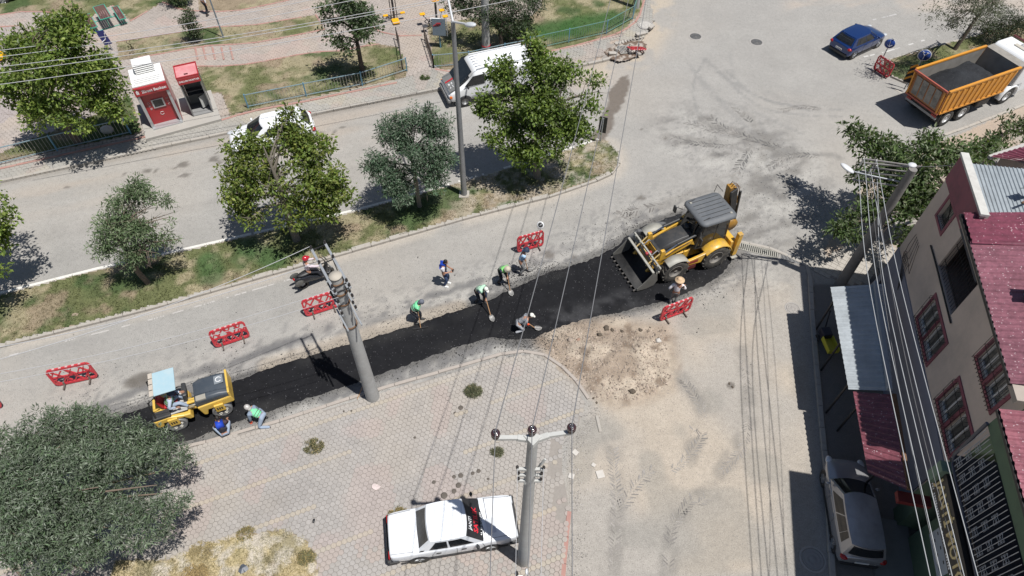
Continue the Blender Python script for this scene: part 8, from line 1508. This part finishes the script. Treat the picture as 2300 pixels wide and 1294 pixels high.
def person(base, hd, label, hip=(0, .93), lean=.05, feet=((0, .12), (0, -.12)), hands=((.1, .28, .8), (.1, -.28, .8)), shirt=None, pants=None, vest=None, vest2=None, shoes=None, headgear=None, sleeves='long', face=(0, 0), H=1.74, z=0., knee=(1, 0, .1), elbow=None, group='people on the street', gloves=None, hatm=None, twist=0., anklez=.08, neckcloth=None, footrot=0.):
    b = P(*base) if len(base) == 2 else Vector(base); root = thing('person', label, 'person', (b.x, b.y, z), hd, group); k = H / 1.74
    root.scale = (k, k, k); hx, hz = hip; Lt = .50
    d = V3(math.sin(lean), 0, math.cos(lean)); f = V3(math.cos(lean), 0, -math.sin(lean)); pel = V3(hx, 0, hz); ch = pel + d * .30; nk = pel + d * (Lt + .02); Rz = Matrix.Rotation(twist, 3, d); sh = [pel + d * (Lt - .05) + Rz @ V3(0, s * .185, 0) for s in (1, -1)]
    hl = lean * .55 + face[0]; hdir = V3(math.sin(hl), 0, math.cos(hl)); hc = nk + hdir * .17 + V3(math.cos(hl), 0, -math.sin(hl)) * .025
    hp = [pel + V3(0, s * .095, -.03) for s in (1, -1)]; an = [V3(feet[i][0], feet[i][1], feet[i][2] if len(feet[i]) > 2 else anklez) for i in (0, 1)]
    kn = []; 
    for i in (0, 1): q, e = ik(hp[i], an[i], .44, .42, knee[i] if isinstance(knee[0], tuple) else knee); kn.append(q); an[i] = e
    el = []; hn = []
    for i, s in enumerate((1, -1)):
        bd = (elbow[i] if elbow else (-.5, s * .6, -.6)); q, e = ik(sh[i], hands[i], .29, .26, bd); el.append(q); hn.append(e)
    V = [pel, pel.lerp(ch, .5), ch, sh[0].lerp(sh[1], .5), nk, nk + hdir * .07, sh[0], el[0], hn[0], sh[1], el[1], hn[1], hp[0], kn[0], an[0], hp[1], kn[1], an[1]]
    E_ = [(0, 1), (1, 2), (2, 3), (3, 4), (4, 5), (3, 6), (6, 7), (7, 8), (3, 9), (9, 10), (10, 11), (0, 12), (12, 13), (13, 14), (0, 15), (15, 16), (16, 17)]
    skinmesh('body', V, E_, [.105, .10, .115, .105, .055, .05, .058, .044, .028, .058, .044, .028, .085, .058, .038, .085, .058, .038], SKIN, root)
    # shirt: torso with sleeves, down over the hips
    lng = sleeves == 'long'; e1 = [el[i] if lng else sh[i].lerp(el[i], .75) for i in (0, 1)]; e2 = [hn[i].lerp(el[i], .12) for i in (0, 1)]
    V = [pel + d * .02, pel + d * .16, ch, sh[0].lerp(sh[1], .5), nk - d * .03, sh[0], e1[0], sh[1], e1[1]]; E_ = [(0, 1), (1, 2), (2, 3), (3, 4), (3, 5), (5, 6), (3, 7), (7, 8)]; Rr = [(.15, .125), (.14, .118), (.15, .122), (.13, .118), .075, .078, .062, .078, .062]
    if lng: V += [e2[0], e2[1]]; E_ += [(6, 9), (8, 10)]; Rr += [.045, .045]
    skinmesh('shirt', V, E_, Rr, shirt, root)
    if vest:
        V = [pel + d * .06, pel + d * .2, ch + d * .02, sh[0].lerp(sh[1], .5), sh[0] - d * .0, sh[1] - d * .0]; skinmesh('vest', V, [(0, 1), (1, 2), (2, 3), (3, 4), (3, 5)], [(.185, .155), (.175, .15), (.185, .158), (.168, .152), .108, .108], vest, root)
        if vest2 is not None:
            c2 = sh[0].lerp(sh[1], .5) - f * .035 - d * .02; skinmesh('vest_yoke', [c2 - Rz @ V3(0, .13, 0), c2, c2 + Rz @ V3(0, .13, 0)], [(0, 1), (1, 2)], [(.115, .13), (.128, .14), (.115, .13)], vest2, root, 1)
        elif vest is not VESTD:
            for t_ in (.16, .26): mb = MB(); rr_ = .176; mb.tube([pel + d * t_ + f * math.cos(a) * rr_ * .86 + V3(0, 1, 0) * math.sin(a) * rr_ for a in np.linspace(0, 6.28, 20)], .014, 4, False); mb.build('reflective_stripe', STRP, root)
    V = [pel + d * .05, pel, hp[0], kn[0], an[0] + V3(0, 0, .03), hp[1], kn[1], an[1] + V3(0, 0, .03)]; skinmesh('trousers', V, [(0, 1), (1, 2), (2, 3), (3, 4), (1, 5), (5, 6), (6, 7)], [(.13, .12), (.13, .125), .10, .074, .058, .10, .074, .058], pants, root)
    for i in (0, 1): mb = MB(); R_ = Euler((0, 0, footrot)).to_matrix(); mb.ell(an[i] + R_ @ V3(.055, 0, -.04), (.135, .052, .045), 12, 6, rot=R_); mb.box(an[i] + R_ @ V3(.055, 0, -.07), (.25, .085, .03), R_); mb.build('shoe', shoes or BLACKP, root)
    for i, s in enumerate((1, -1)): hand_mesh(hn[i], (hn[i] - el[i]), (0, -s * .3, 1), gloves or SKIN, root)
    # head with face, ears and hair
    hf = V3(math.cos(hl), 0, -math.sin(hl)); Mh = Matrix((hf, V3(0, 1, 0), hdir)).transposed(); Yw = Matrix.Rotation(face[1], 3, hdir) @ Mh
    mb = MB(); mb.ell(hc, (.098, .078, .118), 16, 12, rot=Yw); mb.ell(hc + Yw @ V3(.045, 0, -.05), (.055, .05, .06), 10, 7, rot=Yw); mb.ell(hc + Yw @ V3(.102, 0, -.01), (.018, .013, .024), 8, 5, rot=Yw); [mb.ell(hc + Yw @ V3(0, s * .08, -.01), (.02, .01, .032), 8, 5, rot=Yw) for s in (1, -1)]; hdo = mb.build('head', SKIN, root)
    mb = MB(); [mb.ell(hc + Yw @ V3(.088, s * .032, .014), (.012, .014, .008), 8, 5, rot=Yw) for s in (1, -1)]; mb.build('eyes', BLACKP, hdo); mb = MB(); mb.ell(hc + Yw @ V3(.090, 0, -.055), (.012, .024, .006), 8, 5, rot=Yw); mb.build('mouth', mat('lips', (.22, .08, .07), .5), hdo)
    mb = MB(); mb.ell(hc + Yw @ V3(-.014, 0, .012), (.1, .085, .122), 16, 10, rot=Yw @ Euler((0, -.35, 0)).to_matrix(), z0=-.25); mb.build('hair', mat('dark_hair', (.014, .011, .01), .6, 0, .3, 30), root)
    if headgear:
        hm = hatm; mb = MB(); Mc = Matrix.Translation(hc + Yw @ V3(-.005, 0, .045)) @ Yw.to_4x4()
        def L_(prof, n=24, sx=1.): mb.lathe(prof, (0, 0, 0), (0, 0, 1), n)
        if headgear == 'straw': L_([(.001, .0), (.10, .0), (.21, .0), (.21, .012), (.11, .02), (.10, .10), (.07, .12), (.001, .115)])
        elif headgear == 'bucket': L_([(.09, .0), (.155, -.03), (.155, -.02), (.105, .02), (.095, .09), (.001, .10)])
        elif headgear == 'cap': mb.ell((0, 0, 0), (.108, .095, .10), 16, 8, z0=0.); mb.ell((.11, 0, .01), (.09, .07, .01), 12, 5)
        elif headgear == 'wrap': mb.ell((-.02, 0, -.02), (.12, .105, .12), 16, 10); mb.ell((-.09, 0, -.10), (.06, .09, .1), 10, 6)
        elif headgear == 'helmet': mb.ell((0, 0, 0), (.15, .125, .13), 20, 10, z0=-.4); mb.ell((.12, 0, .02), (.07, .09, .015), 12, 5)
        o = mb.build('hat' if headgear in ('straw', 'bucket', 'cap') else ('helmet' if headgear == 'helmet' else 'head_wrap'), hm, root, Mc)
        if headgear == 'straw': mb = MB(); mb.lathe([(.104, .015), (.108, .02), (.106, .045), (.10, .045)], (0, 0, 0), (0, 0, 1), 24); mb.build('hat_band', mat('hat_band', (.12, .06, .03), .7), root, Mc)
    return root, (hn, el, sh)
VESTG = mat('hi_vis_green', (.18, .62, .32), .7, 0, .08, 6); VESTL = mat('hi_vis_lime', (.22, .60, .18), .7, 0, .08, 6); VESTD = mat('vest_black', (.016, .017, .024), .8, 0, .1, 8); VESTB = mat('vest_blue', (.008, .05, .42), .7, 0, .1, 8); STRP = mat('grey_stripe', (.16, .19, .17), .6)
JEAN = mat('blue_jeans', (.035, .06, .13), .85, 0, .15, 20); JEANL = mat('pale_jeans', (.28, .34, .43), .85, 0, .1, 20); PBLK = mat('black_trousers', (.018, .02, .028), .85, 0, .2, 15); PGRY = mat('grey_trousers', (.2, .2, .2), .85, 0, .15, 15)
SWH = mat('white_shirt', (.68, .66, .68), .8, 0, .04, 8); SNV = mat('navy_shirt', (.03, .04, .07), .85, 0, .2, 12); SLB = mat('light_blue_shirt', (.30, .46, .66), .8, 0, .25, 14, dirt=(.65, .7, .75, .7), dscale=14); SCH = mat('checked_shirt', (.10, .11, .13), .8, 0, .3, 20, dirt=(.72, .72, .74, .95), dscale=26); SOR = mat('orange_glove', (.7, .08, .02), .7); SLV = mat('lavender_cloth', (.24, .25, .46), .8, 0, .1, 12); BEI = mat('beige_hat', (.48, .43, .34), .8, 0, .1, 12); STRAW = mat('straw', (.56, .40, .25), .8, 0, .15, 30); SKW = mat('white_shoe', (.7, .7, .68), .6); NVH = mat('navy_hat', (.02, .035, .07), .7, 0, .15, 12); RHEL = mat('red_helmet', (.42, .015, .03), .2, 0, .05, 6, coat=.7); SILK = mat('silver_scarf', (.5, .48, .46), .5, .2, .35, 30)
def tool(kind, a, b, label):
    """long-handled shovel or rake between two points of the world; b is on the ground"""
    a, b = Vector(a), Vector(b); d = (b - a).normalized(); o = thing('shovel' if kind == 'shovel' else 'rake', label, kind, tuple(a), 0, 'long handled tools'); mb = MB(); mb.tube([(0, 0, 0), b - a], .019, 7); mb.build('wooden_handle', WOOD, o)
    side = d.cross(V3(0, 0, 1)).normalized()
    if kind == 'shovel':
        fl = V3(d.x, d.y, 0).normalized(); mb = MB(); mb.loft([[b - a + fl * t + side * w_ * c_ + V3(0, 0, .015 + (.03 if abs(c_) == 1 else 0) + zz) for c_ in (-1, -.4, .4, 1)] for t, w_, zz in ((-.05, .05, .06), (.02, .105, .02), (.14, .115, .0), (.22, .08, -.005), (.26, .03, -.01))], closed=False, caps=False); q = mb.build('blade', mat('worn_shovel_steel', (.24, .235, .225), .5, .4, .2, 12), o); sf = q.modifiers.new('thick', 'SOLIDIFY'); sf.thickness = .006
    else: mb = MB(); mb.bar(b - a + side * .32, b - a - side * .32, .07, .05); mb.build('rake_head', DARKMETAL, o)
    return o
def W2(root_b, hd, p): c, s = math.cos(hd), math.sin(hd); return V3(root_b.x + p[0] * c - p[1] * s, root_b.y + p[0] * s + p[1] * c, p[2])
person((1000, 640), R(-8), 'standing man in a blue and black vest looking at his phone', lean=.06, hands=((.33, .06, 1.12), (.32, -.12, 1.10)), shirt=SWH, sleeves='short', pants=JEAN, vest=VESTD, vest2=VESTB, shoes=SKW, face=(.45, 0), elbow=((-.6, .5, -.6), (-.6, -.5, -.6)), feet=((.06, .12), (0, -.12)))
b_ = P(1000, 640); mb = MB(); mb.box((0, 0, 0), (.08, .15, .012), (0, -.5, 0)); pw = W2(b_, R(-8), (.42, -.04, 1.13)); tag(mb.build('mobile_phone', BLACKP, None, Matrix.Translation(pw)), 'dark phone held by the standing man in the blue vest', 'phone')
# workers bent over their shovels
def bent(base, face_px, label, tool_kind, tool_px, tool_label, lean=.85, hip=(-.16, .84), tz=.06, a_back=.35, zt=1.12, **kw):
    b = P(*base); hd = ang(b, P(*face_px)); tp = P(*tool_px, tz); dirw = V3(math.cos(hd), math.sin(hd), 0)
    c, s = math.cos(-hd), math.sin(-hd); rel = tp - b; tl = V3(rel.x * c - rel.y * s, rel.x * s + rel.y * c, tz)
    top = V3(hip[0] + .30 - a_back * .3, kw.pop('topside', .12), zt); dd = tl - top; h1 = top + dd * .12; h2 = top + dd * .42
    r_, _ = person(base, hd, label, hip=hip, lean=lean, hands=((h2.x, h2.y, h2.z), (h1.x, h1.y, h1.z)), face=(.15, 0), **kw); tool(tool_kind, W2(b, hd, top), tp, tool_label); return r_
bent((938, 722), (985, 722), 'worker in a pale green vest pulling a rake at the edge of the new asphalt', 'rake', (945, 737), 'wide-headed rake held by the worker furthest left', lean=.75, shirt=VESTG, vest=VESTG, pants=PBLK, headgear='wrap', hatm=mat('grey_blue_cloth', (.12, .13, .16), .8), gloves=BLACKP, feet=((.12, .12), (-.08, -.14)), topside=.25)
bent((1079, 680), (1110, 705), 'worker in a pale vest with a white cap and red collar shovelling asphalt', 'shovel', (1103, 712), 'round shovel lying furthest onto the new asphalt, left of the wires', lean=.9, shirt=SNV, vest=mat('hi_vis_pale', (.42, .66, .48), .7), pants=PBLK, headgear='cap', hatm=mat('white_cap', (.65, .65, .6), .7), feet=((.1, .14), (-.15, -.14)))
bent((1130, 636), (1150, 660), 'worker in a bright green vest with a beige hat shovelling beside the seam', 'shovel', (1146, 655), 'shovel pushed into the grit by the worker in the bright green vest', lean=.85, shirt=SNV, vest=VESTL, pants=PBLK, headgear='bucket', hatm=BEI, feet=((.15, .18), (-.1, -.18)))
bent((1170, 614), (1195, 612), 'worker in a light blue patterned shirt and dark hat next to the road barrier', 'shovel', (1185, 606), 'short dark shovel held by the worker in the light blue shirt', lean=.35, hip=(-.05, .9), zt=1.05, shirt=SLB, pants=PGRY, headgear='bucket', hatm=NVH, feet=((.05, .14), (-.05, -.12)))
bent((1170, 744), (1215, 742), 'worker in a black and white checked shirt and white cap crouching with a shovel', 'shovel', (1203, 738), 'shovel with an orange grip held by the crouching worker in the checked shirt', lean=.95, hip=(-.15, .66), zt=.72, shirt=SCH, pants=mat('mottled_trousers', (.35, .36, .38), .85, 0, .3, 18, dirt=(.6, .6, .62, .7), dscale=20), headgear='cap', hatm=mat('white_cap', (.65, .65, .6), .7), gloves=SOR, feet=((.2, .16), (-.25, -.14)))
person((1510, 684), R(80), 'man in a straw hat and white shirt standing behind the road barrier', lean=.05, hands=((.12, .30, .95), (.30, -.32, 1.05)), shirt=SWH, pants=PGRY, headgear='straw', hatm=STRAW, feet=((0, .12), (.05, -.12)), H=1.7)
# the two men by the roller
person((585, 945), R(163), 'worker in a green vest and silver head scarf crouching by the roller', hip=(-.25, .52), lean=1.15, feet=((-.55, .16, .08), (-.15, -.18, .08)), knee=((1, .3, .2), (1, -.4, .4)), hands=((.25, .2, .1), (.15, -.28, .12)), shirt=mat('grey_blue_top', (.2, .25, .32), .85), vest=VESTG, pants=JEANL, headgear='wrap', hatm=SILK, face=(-.4, 0), gloves=SOR)
person((508, 972), R(118), 'man in a black vest with a bright blue yoke squatting beside the roller drum', hip=(-.18, .28), lean=.45, feet=((.12, .2, .08), (.12, -.2, .08)), knee=((.8, .5, .9), (.8, -.5, .9)), hands=((.42, .15, .35), (.35, -.22, .3)), shirt=mat('dark_tshirt', (.05, .03, .04), .85), sleeves='short', vest=VESTD, vest2=VESTB, pants=JEANL, face=(.3, .2), z=.02)
# roller driver, in the seat; positions follow the machine
c_, s_ = math.cos(hR), math.sin(hR); rp = lambda x, y: (ro.location.x + x * c_ - y * s_, ro.location.y + x * s_ + y * c_)
dx_, dy_ = rp(.02, -.12)
person((dx_, dy_, 0), hR, 'roller driver in a navy sun hat and green vest sitting under the blue shade', hip=(.0, 1.2), lean=.42, feet=((.55, .16, .98), (.62, -.2, .95)), hands=((.52, .22, 1.42), (.30, -.30, 1.28)), knee=(.2, 0, 1), shirt=mat('pale_blue_sleeve', (.4, .46, .56), .8), vest=VESTL, pants=JEANL, headgear='bucket', hatm=NVH, shoes=mat('tan_boot', (.25, .2, .12), .8), face=(.25, -.2), z=.04)
# scooter rider
c_, s_ = math.cos(hS), math.sin(hS); sx_, sy_ = sc.location.x - .25 * c_, sc.location.y - .25 * s_
person((sx_, sy_, 0), hS, 'scooter rider in a red helmet and pale pink shirt', hip=(0, .98), lean=.12, feet=((.5, .15, .34), (.5, -.15, .34)), hands=((.72, .30, 1.06), (.72, -.30, 1.06)), knee=(1, 0, .8), elbow=((-.2, .7, -.7), (-.2, -.7, -.7)), shirt=mat('pale_pink_shirt', (.60, .52, .56), .8, 0, .05, 8), pants=PBLK, headgear='helmet', hatm=RHEL, H=1.72)
person((468, 38), R(70), 'person in a white top and black trousers walking along the park path', lean=.05, feet=((.2, .1), (-.18, -.1)), hands=((.15, .3, .85), (-.1, -.3, .85)), shirt=SWH, pants=PBLK, z=KH + .02, H=1.7)
